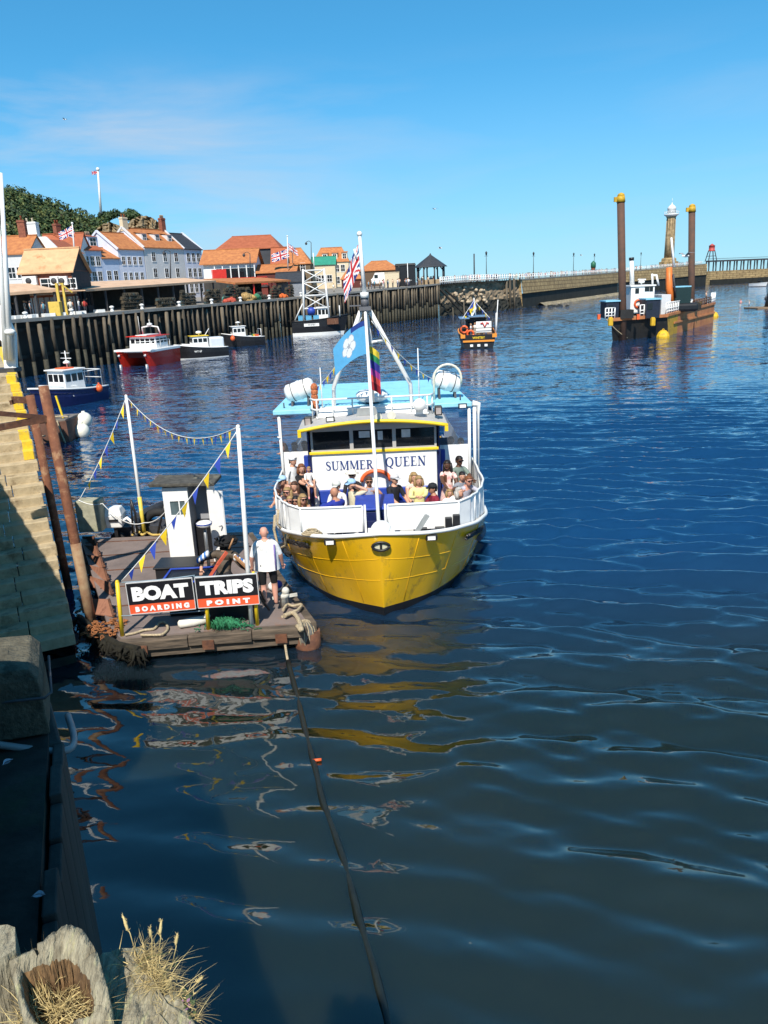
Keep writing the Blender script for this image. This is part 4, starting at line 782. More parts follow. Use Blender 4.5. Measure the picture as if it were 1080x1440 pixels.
b0, b1 = aty(405, 378, 150), aty(404, 332, 150); t = flagpole('white flagpole flying Union flags beside the black porch', b0, b1, .09)
flag('flag', t, b1-V((0, 0, 2.2)), (-3.2, 0, -.8), (.1, 0, -1.5), union, FLAGM, 22, 12, .1); flag('flag', t, b1-V((0, 0, 1.2)), (1.6, .6, -1.2), (.1, 0, -1.2), union, FLAGM, 18, 10, .1, 2)
# lobster pots and fish boxes on the quay
b = MB()
for x in (-.3, 0, .3):
    b.tube([(x, .22*math.cos(a), .05+.32*math.sin(a)) for a in [math.pi*k/6 for k in range(7)]], .03, 4)
for a in (0, math.pi/3, math.pi/2, 2*math.pi/3, math.pi): b.beam((-.33, .22*math.cos(a), .05+.32*math.sin(a)), (.33, .22*math.cos(a), .05+.32*math.sin(a)), .03, .03)
b.box((0, 0, .02), (.68, .48, .06)); b.loft([[(x, .19*math.cos(a), .05+.28*math.sin(a)) for a in [math.pi*k/5 for k in range(6)]] for x in (-.29, .29)], 1)
POT = [mesh('lobster_pot', b, [mat('pot frame', (.10, .085, .06), .9, .3, 8), c]) for c in (mat('pot net dark', (.03, .03, .025), .95, .4, 12), mat('pot net brown', (.085, .065, .04), .95, .4, 12), mat('pot net blue green', (.03, .07, .08), .95, .4, 12))]
npt = 0
for si, (Y, nx_, nz2, back) in enumerate(((97, 6, 5, 3.2), (103, 6, 4, 3.0), (108, 5, 5, 3.0), (113, 6, 5, 2.8), (117, 6, 6, 2.4), (121, 5, 5, 2.4), (125, 5, 3, 2.2), (131, 5, 5, 3.5), (134, 4, 5, 3.2), (139, 5, 4, 2.6))):
    base = qy(Y)-qn(1)*back
    for i in range(nx_):
        for k in range(nz2):
            if k == nz2-1 and rnd.random() < .5: continue
            o = bpy.data.objects.new('lobster_pot', POT[rnd.randrange(3)]); COL.objects.link(o); p = base+V((.38, .925, 0))*(i*.62+rnd.uniform(-.05, .05)); o.location = (p.x+rnd.uniform(-.08, .08), p.y, base.z+.05+k*.42); o.rotation_euler = (0, 0, 1.15+rnd.uniform(-.15, .15)); tag(o, '%s netted lobster pot in the %s stack from the left on the timber quay' % (('dark', 'brown', 'blue green')[POT.index(o.data)], 'first second third fourth fifth sixth seventh eighth ninth tenth'.split()[si]), 'lobster pot', 'lobster pots stacked on the quay'); npt += 1
rn = random.Random(2)
for lab, x, y, Y, c, r in (('pile of orange fishing net on the quay beside the pots', 331, 423, 121, (.5, .17, .05), 1.5), ('heap of tan netting and rope on the quay', 341, 428, 119, (.38, .25, .10), 1.7), ('heap of green trawl net on the quay', 357, 425, 122, (.05, .22, .12), 1.3), ('heap of teal net on the quay', 322, 414, 124, (.08, .25, .22), 1.2), ('heap of yellow brown net by the stall', 350, 431, 118, (.45, .30, .10), 1.2), ('heap of red netting beside the lobster pots', 322, 428, 117, (.45, .08, .05), 1.1), ('orange net heap under the small fish stall', 398, 413, 134, (.6, .13, .03), .9)):
    p = qpx(x, r+.6+(1.6 if 'teal' in lab or 'orange' in lab else 0)); b = MB()
    for k in range(7): b.ball(p+V((rn.uniform(-1, 1)*r*.6, rn.uniform(-.4, .4)*r, rn.uniform(.1, .75)*r*.6)), r*.45, 8, 6, 0, (1, .8, .75))
    b.v = [q+V((rn.uniform(-.1, .1), rn.uniform(-.1, .1), rn.uniform(-.1, .1))) for q in b.v]; solo('fishing_net', b, mat('net %s' % lab[:28], c, .95, .45, 6, bump=1, bscale=14), lab, 'net')
b = MB(); b.bx(-.42, .42, -.28, .28, 0, .06); 
for x in (-.4, .4): b.bx(x-.025, x+.025, -.28, .28, .06, .36)
for y in (-.26, .26): b.bx(-.375, .375, y-.025, y+.025, .06, .36)
FB = mesh('fish_box', b, WHITE)
for k in range(16):
    p = qy(76+k*1.0+rn.uniform(0, 2))-qn(0)*rn.uniform(1.0, 1.8); o = bpy.data.objects.new('fish_box', FB); COL.objects.link(o); o.location = (p.x, p.y, p.z+.06); o.rotation_euler = (0, 0, rn.uniform(0, 3)); tag(o, 'white plastic fish box lying near the edge of the timber quay', 'fish box', 'fish boxes on the quay edge')
for k in range(44):
    Y = rn.choice([rn.uniform(76, 90), rn.uniform(150, 174), rn.uniform(150, 174), rn.uniform(158, 174)]); q = qy(Y); p = q-qn(2 if Y > 128 else 0)*rn.uniform(1.2, 7); stroller((p.x, p.y, q.z+.05), 'distant person in %s standing on the ' + ('near part' if Y < 100 else 'far end') + ' of the timber quay', 'people on the timber quay')
# ------------------------------------------------------------------ other boats
def hull(L_, B, zb, zs, fl=.85, boot=.15, stern=.8, full=.55, n=14, rake=.10, inner=True, tum=0.0):
    """bow at +y, stern at -y. material 0 sides, 1 boot top, 2 rubbing strake / rail, 3 deck"""
    b = MB(); prof = []
    for i in range(n+1):
        u = i/n; y = -L_/2+L_*u; k = 1.0 if u < full else max(0.02, 1-((u-full)/(1-full))**2.2); k *= stern+(1-stern)*min(1, u/.3); z = zs+(zb-zs)*(u**2); prof.append((y, k*B/2, z, u))
    lev = [(-.5, .62), (0, fl), (boot, fl+.03), (.55, .97), (1.0, 1.0)]
    for sd in (-1, 1):
        rows = []
        for (lz, lk) in lev:
            row = []
            for (y, hb, z, u) in prof:
                zz = lz if lz in (-.5, 0, boot) else z*lz; f = zz/z; row.append(V((sd*hb*(lk if u < full else lk*(1-(1-lk)*((u-full)/(1-full))*2.0)), y+(rake*L_*u**4)*max(0, f)-(0 if u > .05 else 0), zz)))
            rows.append(row)
        for r in range(len(rows)-1):
            for i in range(n): b.add([rows[r][i], rows[r][i+1], rows[r+1][i+1], rows[r+1][i]], [(0, 1, 2, 3)], 1 if r < 2 else 0, True)
        b.tube([p+V((sd*.02, 0, .02)) for p in rows[-1]], .055*B/2.5+.015, 5, 2)
        if sd == -1: left = rows
        else:
            for r in range(len(rows)-1): b.add([left[r][0], rows[r][0], rows[r+1][0], left[r+1][0]], [(0, 1, 2, 3)], 1 if r < 2 else 0)
            for i in range(n):
                dz = V((0, 0, -.3*min(1, zs))); b.add([left[-1][i]+dz, rows[-1][i]+dz, rows[-1][i+1]+dz, left[-1][i+1]+dz], [(0, 1, 2, 3)], 3)
    return b
def wheelhouse(par, x, y, z, w, d, h, m, wm=GLASSD, nf=3, ns=2, roofm=None, wz=.45, wh=.38, over=.12):
    b = MB(); b.box((x, y, z+h/2), (w, d, h), top=.94); o = part('wheelhouse', b, m, par, bevel=.03)
    b = MB(); b.box((x, y, z+h+.04), (w+over, d+over*2, .08)); part('roof', b, roofm or m, par, bevel=.02)
    g = MB(); k = .985-.04*wz
    for i in range(nf):
        ww = w*.9/nf; xx = x-w*.45+ww*(i+.5)
        for s_ in (1, -1): g.box((xx, y+s_*d*.5*k, z+h*(wz+wh/2)), (ww*.78, .03, h*wh))
    for i in range(ns):
        ww = d*.9/ns; yy = y-d*.45+ww*(i+.5)
        for s_ in (1, -1): g.box((x+s_*w*.5*k, yy, z+h*(wz+wh/2)), (.03, ww*.78, h*wh))
    part('window', g, wm, par); return o
def text_mesh(s, size, ext=.004, bold=0.0, spacing=1.0):
    c = bpy.data.curves.new('t', 'FONT'); c.body = s; c.size = size; c.extrude = ext; c.offset = bold; c.space_character = spacing; c.align_x = 'CENTER'; c.align_y = 'CENTER'; c.resolution_u = 3
    o = bpy.data.objects.new('t', c); COL.objects.link(o); dg = bpy.context.evaluated_depsgraph_get(); dg.update(); me = bpy.data.meshes.new_from_object(o.evaluated_get(dg)); bpy.data.objects.remove(o); return me
def lettering(name, s, size, M_, par, m, bold=0.0, spacing=1.0, ext=.004):
    me = text_mesh(s, size, ext, bold, spacing); me.transform(M_); me.materials.clear(); me.materials.append(m); return part(name, me, m, par)
def fender(par, p, r, m=ORANGE, name='fender'): b = MB(); b.ball(p, r, 10, 8, 0, (1, 1, 1.1)); b.cyl(V(p)+V((0, 0, r)), V(p)+V((0, 0, r*1.5)), r*.25, n=6); return part(name, b, m, par)
def boat(label, x, y, rz, cat='boat', name='fishing_boat', s=1.0): p = atz(x, y); t = thing(name, label, cat, tuple(p), None, rz, world=False); t.scale = (s, s, s); return t
DECKG = mat('grey deck', (.30, .30, .30), .8, .15, 4)
# blue and white fishing boat, bow to the left
t = boat('blue hulled fishing boat with white wheelhouse and orange buoy moored under the quay', 101, 568, R(152), name='fishing_boat', s=1.05)
part('hull', hull(5.4, 2.1, 1.45, .95), [NAVY, NAVY, WHITE, DECKG], t)
b = MB(); b.loft([[(-.95, -.1, .92), (.95, -.1, .92), (.95, 0.1, 1.3), (-.95, .1, 1.3)], [(-.45, 2.1, 1.3), (.45, 2.1, 1.3), (.4, 2.1, 1.55), (-.4, 2.1, 1.55)]], 0, sm=False); part('foredeck', b, WHITE, t)
wheelhouse(t, 0, .15, .9, 1.7, 1.7, 1.45, WHITE, nf=3, ns=3, wz=.5, wh=.34)
b = MB(); b.box((0, .15, 2.46), (.9, .8, .10)); part('roof_pad', b, ORANGE, t)
b = MB(); b.cyl((0, -.1, 2.2), (0, -.1, 3.6), .035, n=6); b.cyl((-.5, -.1, 3.1), (.5, -.1, 3.1), .03, n=5); b.cyl((-.4, -.1, 3.45), (.4, -.1, 3.45), .02, n=5); b.lathe((0, -.1, 2.75), [(.22, 0), (.24, .1), (.1, .2)], 10); b.lathe((.2, .3, 2.3), [(.2, 0), (.2, .12), (.08, .2)], 10); part('mast', b, WHITE, t)
b = MB()
for sx_ in (-.8, .8): b.tube([(sx_, -2.2, .9), (sx_, -2.2, 2.15), (sx_, -.6, 2.15)], .035, 6)
b.tube([(-.8, -2.2, 2.15), (.8, -2.2, 2.15)], .035, 6); b.tube([(-.8, -2.2, 1.6), (.8, -2.2, 1.6)], .03, 6); part('gantry', b, WHITE2, t)
fender(t, (1.15, -1.9, .75), .3, name='buoy'); fender(t, (-1.1, -1.6, .9), .25, name='buoy')
b = MB(); b.box((.2, -1.4, .95), (.9, .8, .4)); b.box((-.3, -1.9, .9), (.6, .5, .35)); part('crate', b, mat('teal crate', (.03, .22, .35), .6), t)
lettering('registration', 'WY 748', .34, Matrix.Translation((1.0, .1, .72)) @ Matrix.Rotation(R(90), 4, 'Z') @ Matrix.Rotation(R(84), 4, 'X'), t, WHITE2, .008)
lettering('registration', 'WY 748', .34, Matrix.Translation((-1.0, .1, .72)) @ Matrix.Rotation(R(-90), 4, 'Z') @ Matrix.Rotation(R(84), 4, 'X'), t, WHITE2, .008)
# red catamaran
t = boat('bright red catamaran workboat with red and white wheelhouse roof', 212, 512, R(163), name='catamaran', s=.92); RC = mat('bright red gel coat', (.62, .03, .015), .25, .08, 2)
for sx_ in (-1, 1):
    h_ = hull(6.6, 1.15, 1.75, 1.55, fl=.8, full=.6); b = MB(); b.join(h_, Matrix.Translation((sx_*1.75, 0, 0))); part('hull', b, [RC, RC, RC, WHITE], t)
    b = MB(); b.ball((sx_*1.75, 3.65, 1.35), .16, 8, 6); b.box((sx_*1.75, 3.5, .15), (.18, .25, .3)); part('bow_eye', b, WHITE, t)
b = MB(); b.bx(-2.4, 2.4, -3.2, 3.0, 1.62, 1.95); b.bx(-2.45, 2.45, 2.6, 3.5, 1.75, 2.0); part('bridge_deck', b, WHITE, t, bevel=.06); b = MB(); b.bx(-1.2, 1.2, -3.0, 2.6, 1.0, 1.6); part('tunnel', b, mat('dark red', (.08, .008, .006), .6), t)
wheelhouse(t, .1, -.3, 1.95, 3.7, 2.6, 1.35, WHITE, nf=5, ns=3, roofm=RC, wz=.42, wh=.38, over=.3); b = MB(); b.box((.1, -.3, 3.46), (1.5, 2.9, .09)); part('roof_stripe', b, WHITE, t)
b = MB()
for sx_ in (-1.2, 1.2): b.tube([(sx_, -1.0, 3.4), (sx_*.9, -.8, 4.3), (0, -.8, 4.45)], .09, 6)
b.lathe((0, -.8, 4.5), [(.32, 0), (.32, .2), (.1, .3)], 10); b.cyl((0, -.8, 4.6), (0, -.8, 5.2), .03); b.cyl((1.6, -1, 3.4), (1.6, -1, 5.6), .025, n=5); part('mast', b, WHITE, t)
b = MB()
for y in (-1, 1, 2.8): b.cyl((-2.3, y, 1.95), (-2.3, y, 2.85), .04, n=6)
b.tube([(-2.3, -1, 2.85), (-2.3, 2.8, 2.85), (-.5, 3.2, 2.85)], .04, 6); part('handrail', b, WHITE2, t); fender(t, (2.55, 1.5, 1.0), .3)
# black boat with yellow roof
t = boat('black hulled fishing boat with white wheelhouse under a yellow roof beside the red catamaran', 287, 503, R(115), s=.84)
part('hull', hull(6.6, 2.7, 2.0, 1.35, boot=.12), [BLACK, WHITE2, WHITE, DECKG], t); b = MB(); b.loft([[(-1.2, .2, 1.35), (1.2, .2, 1.35), (1.15, .3, 1.8), (-1.15, .3, 1.8)], [(-.5, 2.9, 1.95), (.5, 2.9, 1.95), (.45, 2.9, 2.1), (-.45, 2.9, 2.1)]], 0, sm=False); part('foredeck', b, WHITE, t)
wheelhouse(t, 0, .5, 1.4, 2.1, 2.2, 1.6, WHITE, nf=3, ns=3, roofm=YELLOW, wz=.5, wh=.32); b = MB(); b.bx(-1.1, 1.1, -2.8, -.75, 1.2, 2.75); part('shelter_box', b, mat('pale aluminium', (.62, .66, .70), .4, .05, 2), t, bevel=.2)
b = MB(); b.lathe((0, .4, 3.1), [(.12, 0), (.12, .2), (.4, .25), (.4, .5), (.1, .6)], 12); b.cyl((0, -.4, 3.0), (.5, -1.2, 3.9), .05); part('radar', b, WHITE, t); fender(t, (1.45, -2.6, .7), .34); lettering('registration', 'WY 67', .36, Matrix.Translation((1.33, 1.0, 1.0)) @ Matrix.Rotation(R(90), 4, 'Z') @ Matrix.Rotation(R(84), 4, 'X'), t, WHITE2, .008)
lettering('registration', 'WY 67', .36, Matrix.Translation((-1.33, 1.0, 1.0)) @ Matrix.Rotation(R(-90), 4, 'Z') @ Matrix.Rotation(R(84), 4, 'X'), t, WHITE2, .008)
# small black boat
t = boat('small black fishing boat with white wheelhouse and orange buoys further along the quay', 345, 486, R(112), s=.95)
part('hull', hull(5.6, 2.2, 1.9, 1.2), [BLACK, BLACK, WHITE2, DECKG], t); wheelhouse(t, 0, .9, 1.3, 1.7, 1.9, 1.5, WHITE, nf=3, ns=3, wz=.48, wh=.34); b = MB(); b.cyl((0, .8, 2.8), (0, .8, 3.4), .05); b.lathe((0, .8, 3.3), [(.35, 0), (.35, .12), (.1, .2)], 10); part('radar_mast', b, WHITE, t); b = MB(); b.tube([(-.9, -2.3, 1.1), (-.9, -2.3, 2.3), (.9, -2.3, 2.3), (.9, -2.3, 1.1)], .05, 6); part('gantry', b, WHITE, t)
for k, c in enumerate((ORANGE, YELLOW, BLUE, mat('green crate', (.05, .25, .12), .6))): b = MB(); b.box((-.6+.4*k, -1.7+.2*(k % 2), 1.3), (.36, .5, .45)); b.box((-.6+.4*k, -1.7+.2*(k % 2), 1.54), (.4, .54, .06)); part('crate', b, c, t)
fender(t, (1.2, 2.0, 1.2), .35, name='buoy'); fender(t, (1.2, -1.6, .8), .38, name='buoy'); fender(t, (-1.2, 2.0, 1.2), .35, name='buoy')
# trawler with white gantry
t = boat('black trawler with tall white lattice gantry moored at the far end of the timber quay', 448, 471, R(-86), name='trawler')
part('hull', hull(8.2, 3.0, 3.0, 2.3, boot=.5), [BLACK, WHITE2, BLACK, DECKG], t); b = MB(); b.box((1.56, -1.0, 1.7), (.06, 2.4, .45)); b.box((1.57, 2.4, 2.1), (.06, 1.8, .9), 1); part('name_board', b, [WHITE, RUST], t); lettering('lettering', 'WHITBY', .34, Matrix.Translation((1.60, -1.0, 1.7)) @ Matrix.Rotation(R(90), 4, 'Z') @ Matrix.Rotation(R(90), 4, 'X'), t, BLACK, .005)
wheelhouse(t, 0, 1.0, 2.3, 2.2, 2.0, 2.0, WHITE, nf=3, ns=3); b = MB()
for y in (-2.2, 1.9):
    for x in (-1.2, 1.2): b.tube([(x, y, 2.2), (x*.8, y*.8, 10.2)], .16, 6)
for z in (4.2, 6.2, 8.2, 10.0):
    k = 1-(z-2.2)/8*.2; b.tube([(-1.2*k, -2.2*k, z), (1.2*k, -2.2*k, z), (1.2*k, 1.9*k, z), (-1.2*k, 1.9*k, z), (-1.2*k, -2.2*k, z)], .10, 5)
for z in (4.2, 6.2, 8.2): b.tube([(1.1, -1.9, z), (1.05, 1.6, z+1.9)], .08, 5); b.tube([(1.1, 1.7, z), (1.05, -1.8, z+1.9)], .08, 5); b.tube([(-1.1, -1.9, z), (-1.05, 1.6, z+1.9)], .08, 5)
b.tube([(0, 0, 10), (0, 0, 12.6)], .08, 5); part('gantry', b, WHITE2, t); b = MB(); b.tube([(.4, -3.6, 2.5), (.3, -2.2, 5)], .1, 5); part('derrick', b, WHITE2, t); b = MB(); b.tube([(.9, 3.6, 2.8), (.9, 3.6, 4.4), (-.9, 3.6, 4.4)], .1, 5); part('bow_rail', b, WHITE2, t)
b = MB(); b.lathe((.9, -1.5, 3.8), [(.3, 0), (.6, .2), (.6, 1.0), (.3, 1.2)], 10, axis=(0, 1, 0)); part('net_drum', b, BLUE, t)
for k in range(3): b = MB(); b.box((.7, -2.6+1.2*k, 2.75), (.8, .9, .7)); b.box((.7, -2.6+1.2*k, 3.13), (.86, .96, .06)); part('fish_box', b, mat('pale blue box', (.1, .35, .55), .6), t)
# small white yacht with bare mast
t = boat('small dark hulled sailing boat with bare mast at the foot of the quay', 577, 449, R(150), name='sailing_boat'); part('hull', hull(9, 2.8, 1.5, 1.2), [BLACK, BLACK, WHITE, WHITE], t); b = MB(); b.loft([[(-.8, -1.5, 1.0), (.8, -1.5, 1.0), (.7, -1.4, 1.9), (-.7, -1.4, 1.9)], [(-.5, 2, 1.2), (.5, 2, 1.2), (.4, 1.8, 1.6), (-.4, 1.8, 1.6)]], 0, sm=False); part('cabin', b, WHITE, t); b = MB(); b.cyl((0, .5, 1.5), (0, .5, 11.5), .1, .07, 8); b.cyl((-.9, .5, 8), (.9, .5, 8), .04, n=5); b.cyl((0, .4, 2.6), (0, -3, 2.7), .09, n=6); part('mast', b, WHITE2, t)
# trip boat seen from astern
t = boat('small black and orange passenger boat seen from astern with flags on its mast', 670, 486, R(-4), name='passenger_boat'); OR2 = mat('orange stripe', (.70, .25, .03), .5, .08)
part('hull', hull(9, 4.1, 2.1, 1.55, stern=.9, boot=.3, full=.6), [BLACK, BLACK, OR2, mat('brown deck', (.2, .12, .07), .8)], t); b = MB(); b.bx(-1.75, 1.75, -4.64, -4.52, .75, .95); b.bx(-2.0, -1.5, -4.66, -4.5, 1.2, 1.6); b.bx(1.5, 2.0, -4.66, -4.5, 1.2, 1.6); part('stripe', b, OR2, t); b = MB()
for x in (-.8, 0, .8): b.bx(x-.16, x+.16, -4.7, -4.5, .25, .5)
part('trim_block', b, WHITE, t); lettering('boat_name', 'WHITBY', .36, Matrix.Translation((0, -4.56, 1.2)) @ Matrix.Rotation(R(90), 4, 'X'), t, YELLOW, .006)
wheelhouse(t, 0, 1.2, 1.5, 2.4, 2.4, 1.7, BLACK, nf=3, ns=2, roofm=WHITE); b = MB()
for x in (-1.8, 1.8):
    for y in (-3.6, -1.2): b = MB(); b.cyl((x, y, 1.4), (x, y, 3.2), .05, n=6); part('canopy_post', b, DARK, t)
b = MB(); b.tube([(-1.8, -3.6, 2.2), (1.8, -3.6, 2.2)], .04, 5); part('stern_rail', b, DARK, t); b = MB(); b.bx(-2.0, -.9, -2.6, 2.6, 3.2, 3.28); b.bx(-.9, 1.2, -1, 2.6, 3.3, 3.38); part('canopy', b, mat('blue grey canopy', (.12, .22, .35), .7), t)
b = MB(); b.bx(-.2, 1.5, -3.3, -3.22, 1.7, 2.9); part('white_sheet', b, WHITE, t); b = MB(); b.tube([(.3, -3.36, 2.65), (.5, -3.36, 2.75), (.75, -3.36, 2.3), (1.0, -3.36, 2.75), (1.2, -3.36, 2.65)], .09, 6); part('red_motif', b, REDP, t)
for (x, z) in ((-1.55, 2.1), (-.85, 1.6)): b = MB(); b.tube([(x+.36*math.cos(a), -3.5, z+.36*math.sin(a)) for a in [k*math.pi/6 for k in range(13)]], .12, 6); part('lifebuoy', b, ORANGE, t)
b = MB(); b.tube([(0, .8, 3.2), (-.2, .8, 5.4)], .06, 6); b.tube([(-1.7, -2, 3.2), (-.2, .8, 5.1)], .03, 4); b.tube([(1.4, -2, 3.2), (-.2, .8, 5.1)], .03, 4); b.tube([(1.9, -4.2, 1.5), (2.15, -4.4, 5.2)], .05, 6); b.tube([(1.95, -4.2, 1.5), (2.0, -4.4, 3.8)], .11, 6); part('mast', b, WHITE2, t)
fm = [BLUE, YELLOW, FLAGM[0]]; flag('flag', t, (-.2, .8, 5.3), (-.6, 0, -1.1), (.35, 0, -1.0), lambda u, v: int(v*3) % 3 if v < .99 else 1, fm, 8, 6)
for k in range(9):
    a = V((-.2, .8, 5.0)).lerp(V((-1.7, -2, 3.1)) if k % 2 else V((1.4, -2, 3.1)), (k+1)/10); b = MB(); b.prism([a, a+V((.25, .1, -.05)), a+V((.1, .05, -.45))], (.0, .02, 0)); part('pennant', b, [BLUE, YELLOW][k//2 % 2], t)
for (x, y, c) in ((-.9, -2.2, 0), (.9, -1.6, 3), (-.3, -1.2, 5), (.3, -2.4, 2)): p = t.location + V((x, y, 1.05)); stroller(p, {0: 'passenger in a pale top at the left on the small black boat', 3: 'passenger in dark clothing at the right on the small black boat', 5: 'passenger standing forward on the small black boat', 2: 'passenger in blue near the stern of the small black boat'}[c], 'passengers on the small black boat', c)
# small boats at the right
t = boat('tiny white motor boat far off at the right of the harbour', 1066, 403, R(-150), name='motor_boat'); part('hull', hull(7, 2.8, 1.6, 1.2), [WHITE, BLACK, WHITE, DECKG], t); b = MB(); b.tube([(-1, .4, 1.2), (-.7, .2, 2.9), (.7, .2, 2.9), (1, .4, 1.2)], .1, 6); b.box((0, .8, 1.7), (1.6, 1.2, 1.0)); part('screen', b, GLASSD, t)
p = atz(1066, 434); t = thing('slipway', 'brown flat landing stage at the right edge of the photo', 'landing stage', tuple(p)); b = MB(); b.bx(p.x-1.3, p.x+14, p.y-2.6, p.y+3, -.5, .22); b.bx(p.x-1.2, p.x+14, p.y-2.72, p.y-2.6, .0, .16); part('deck', b, mat('wet brown boards', (.22, .15, .09), .8, .2, 1), t)
b = MB(); b.lathe((p.x+2.6, p.y+1, .22), [(.9, 0), (.7, 1.2), (.45, 3.2), (.3, 5.0), (.1, 5.4)], 10); b.cyl((p.x+2.6, p.y+1, 5.4), (p.x+2.6, p.y+1, 6.2), .06); solo('channel_marker', b, BLACK, 'black tapering channel marker at the right edge of the photo', 'marker')
for x, y, k, l in ((1041, 432, 7, 'bather in pink standing in the water left of the landing stage'), (1053, 433, 0, 'person in white at the left end of the landing stage'), (1076, 430, 3, 'person by the black channel marker')):
    q = atz(x, y); stroller((q.x, q.y, -.25 if x < 1050 else .22 if x > 1060 else -.2), l, 'people at the landing stage', k)
# gulls
def gull(label, p, s, rz, bank=.5):
    t = thing('gull', label, 'gull', tuple(p), 'gulls in the air', rz, world=False); t.scale = (s,)*3; b = MB()
    b.lathe((0, 0, 0), [(.01, -.26), (.05, -.18), (.075, 0), (.05, .12), (.045, .18), (.01, .26)], 8, axis=(0, 1, 0)); part('body', b, WHITE, t)
    for sd in (-1, 1): b = MB(); b.loft([[(sd*.04, .09, .02), (sd*.04, -.09, .02), (sd*.04, -.09, .005), (sd*.04, .09, .005)], [(sd*.32, .13, .02+bank*.26), (sd*.32, -.05, .02+bank*.26), (sd*.32, -.05, .01+bank*.26), (sd*.32, .12, .01+bank*.26)], [(sd*.62, -.06, .02+bank*.2), (sd*.62, -.1, .02+bank*.2), (sd*.62, -.1, .01+bank*.2), (sd*.62, -.06, .01+bank*.2)]], 0); part('wing', b, mat('gull grey', (.28, .29, .31), .7), t)
gull('gull gliding with spread wings beside the right barge leg', aty(964, 360, 70), 1.6, 1.9, .6); gull('small gull high in the sky above the shelter', aty(611, 294, 60), .5, .6); gull('pale gull flying above the pier shelter', aty(619, 349, 90), .9, 1.3); gull('tiny gull in the sky above the hillside', aty(91, 168, 60), .5, 1.4); gull('tiny white gull above the pier between lamp posts', aty(817, 359, 120), .8, 1.2)
# ---- jack up barge
c0, c1 = atz(862, 479), atz(940, 472); c2 = atz(1001, 454)
t = thing('dredging_barge', 'rusty black and ochre work barge with two tall rusty legs and an orange excavator arm', 'barge', tuple(c0)); d = (c2-c1); d.z = 0; d.normalize(); n = V((-d.y, d.x, 0)); zt = 2.5
BRUST = mat('barge rust', (.55, .23, .08), .8, .25, .7, col2=(.36, .13, .055), bump=.4, dirt=(.42, .24, .06), dscale=.5, dpos=.58); BBLK = mat('barge black', (.018, .017, .016), .6, .3, 1, dirt=(.16, .10, .02), dscale=.5, dpos=.55); OCH = mat('ochre paint', (.46, .27, .02), .6, .15, 1.2, dirt=(.12, .06, .02), dscale=1)
Lb = 25.0; a0 = aty(846, 452, c0.y-1.0); a0.z = 0; wv = (c1-c0); wv.z = 0
A, B_ = c0.copy(), c1.copy(); A.z = B_.z = 0; C_, D_ = B_+d*Lb, A+d*Lb
up = lambda p, z, f=0: V((p.x, p.y, z))-d*f
b = MB(); rk = 1.0
b.add([up(A, -.4), up(B_, -.4), up(B_, .9, rk*.5), up(A, .9, rk*.5), up(B_, zt, rk), up(A, zt, rk)], [(0, 1, 2, 3), (3, 2, 4, 5)], 0)
b.add([up(B_, -.4), up(B_, .9, rk*.5), up(B_, zt, rk), up(B_+d*1.3, -.4), up(B_+d*1.3, zt)], [(0, 1, 2), (0, 2, 4, 3)], 1); b.add([up(B_+d*1.3, -.4), up(B_+d*1.3, zt), up(B_+d*4, zt), up(B_+d*4, -.4)], [(0, 1, 2, 3)], 1)
b.add([up(B_+d*4, -.4), up(B_+d*4, zt), up(C_, zt+.25), up(C_, -.4)], [(0, 1, 2, 3)], 2); b.add([up(C_, -.4), up(C_, zt+.25), up(D_, zt+.25), up(D_, -.4)], [(0, 1, 2, 3)], 2); b.add([up(A, -.4), up(A, zt, rk), up(D_, zt+.25), up(D_, -.4)], [(0, 1, 2, 3)], 0)
b.add([up(A, zt-.06, rk), up(B_, zt-.06, rk), up(C_, zt+.19), up(D_, zt+.19)], [(0, 1, 2, 3)], 3); part('hull', b, [BBLK, OCH, BRUST, mat('barge deck', (.16, .12, .09), .9, .3, .6)], t)
b = MB(); b.beam(up(A, zt-.1, rk+.1), up(B_, zt-.1, rk+.1), .3, .35); b.beam(up(B_, zt-.05)-d*rk-n*.0, up(C_, zt+.2), .25, .3); b.beam(up(B_, zt*.55)-n*.1+d*2, up(C_, zt*.55)-n*.1, .12, .2); part('rubbing_band', b, BRUST, t)
for x in (858.5, 918): b = MB(); p = aty(x, 453, c0.y+(-1.6 if x < 900 else .6)); b.box(p, (.5, .4, .85), rz=.2); b.box(p+V((0, 0, .48)), (.4, .3, .15), rz=.2); part('fender_block', b, mat('fender ochre', (.62, .38, .02), .6, .15, 3, dirt=(.2, .1, .03), dscale=3), t, bevel=.1)
def leg(px0, y0, px1, y1, Y, dz):
    q0, q1 = aty(px0, y0, Y), aty(px1, y1, Y); b = MB(); q0.z -= dz; b.tube([q0, q1], .42, 14); o = part('leg', b, mat('leg steel', (.12, .058, .036), .8, .3, 1.5, col2=(.07, .045, .035), bump=.4), t); e = q1; b = MB(); b.tube([e-V((0, 0, .1)), e+V((0, 0, .55))], [.5, .42], 14); b.lathe(e+V((0, 0, .5)), [(.42, 0), (.35, .25), (.02, .4)], 12); b.box(e+V((-.55, 0, .2)), (.4, .25, .5)); part('cap', b, mat('dull ochre yellow', (.50, .30, .02), .6, .2, 3, dirt=(.2, .1, .03), dscale=2), o); b = MB(); b.bx(q0.x-.75, q0.x+.75, q0.y-.75, q0.y+.75, zt-.05, zt+.9); part('leg_well', b, BBLK, t)
leg(879, 442, 873, 283, c0.y+.2, 4.5); leg(975, 432, 973, 297, c2.y-9, 4.5)
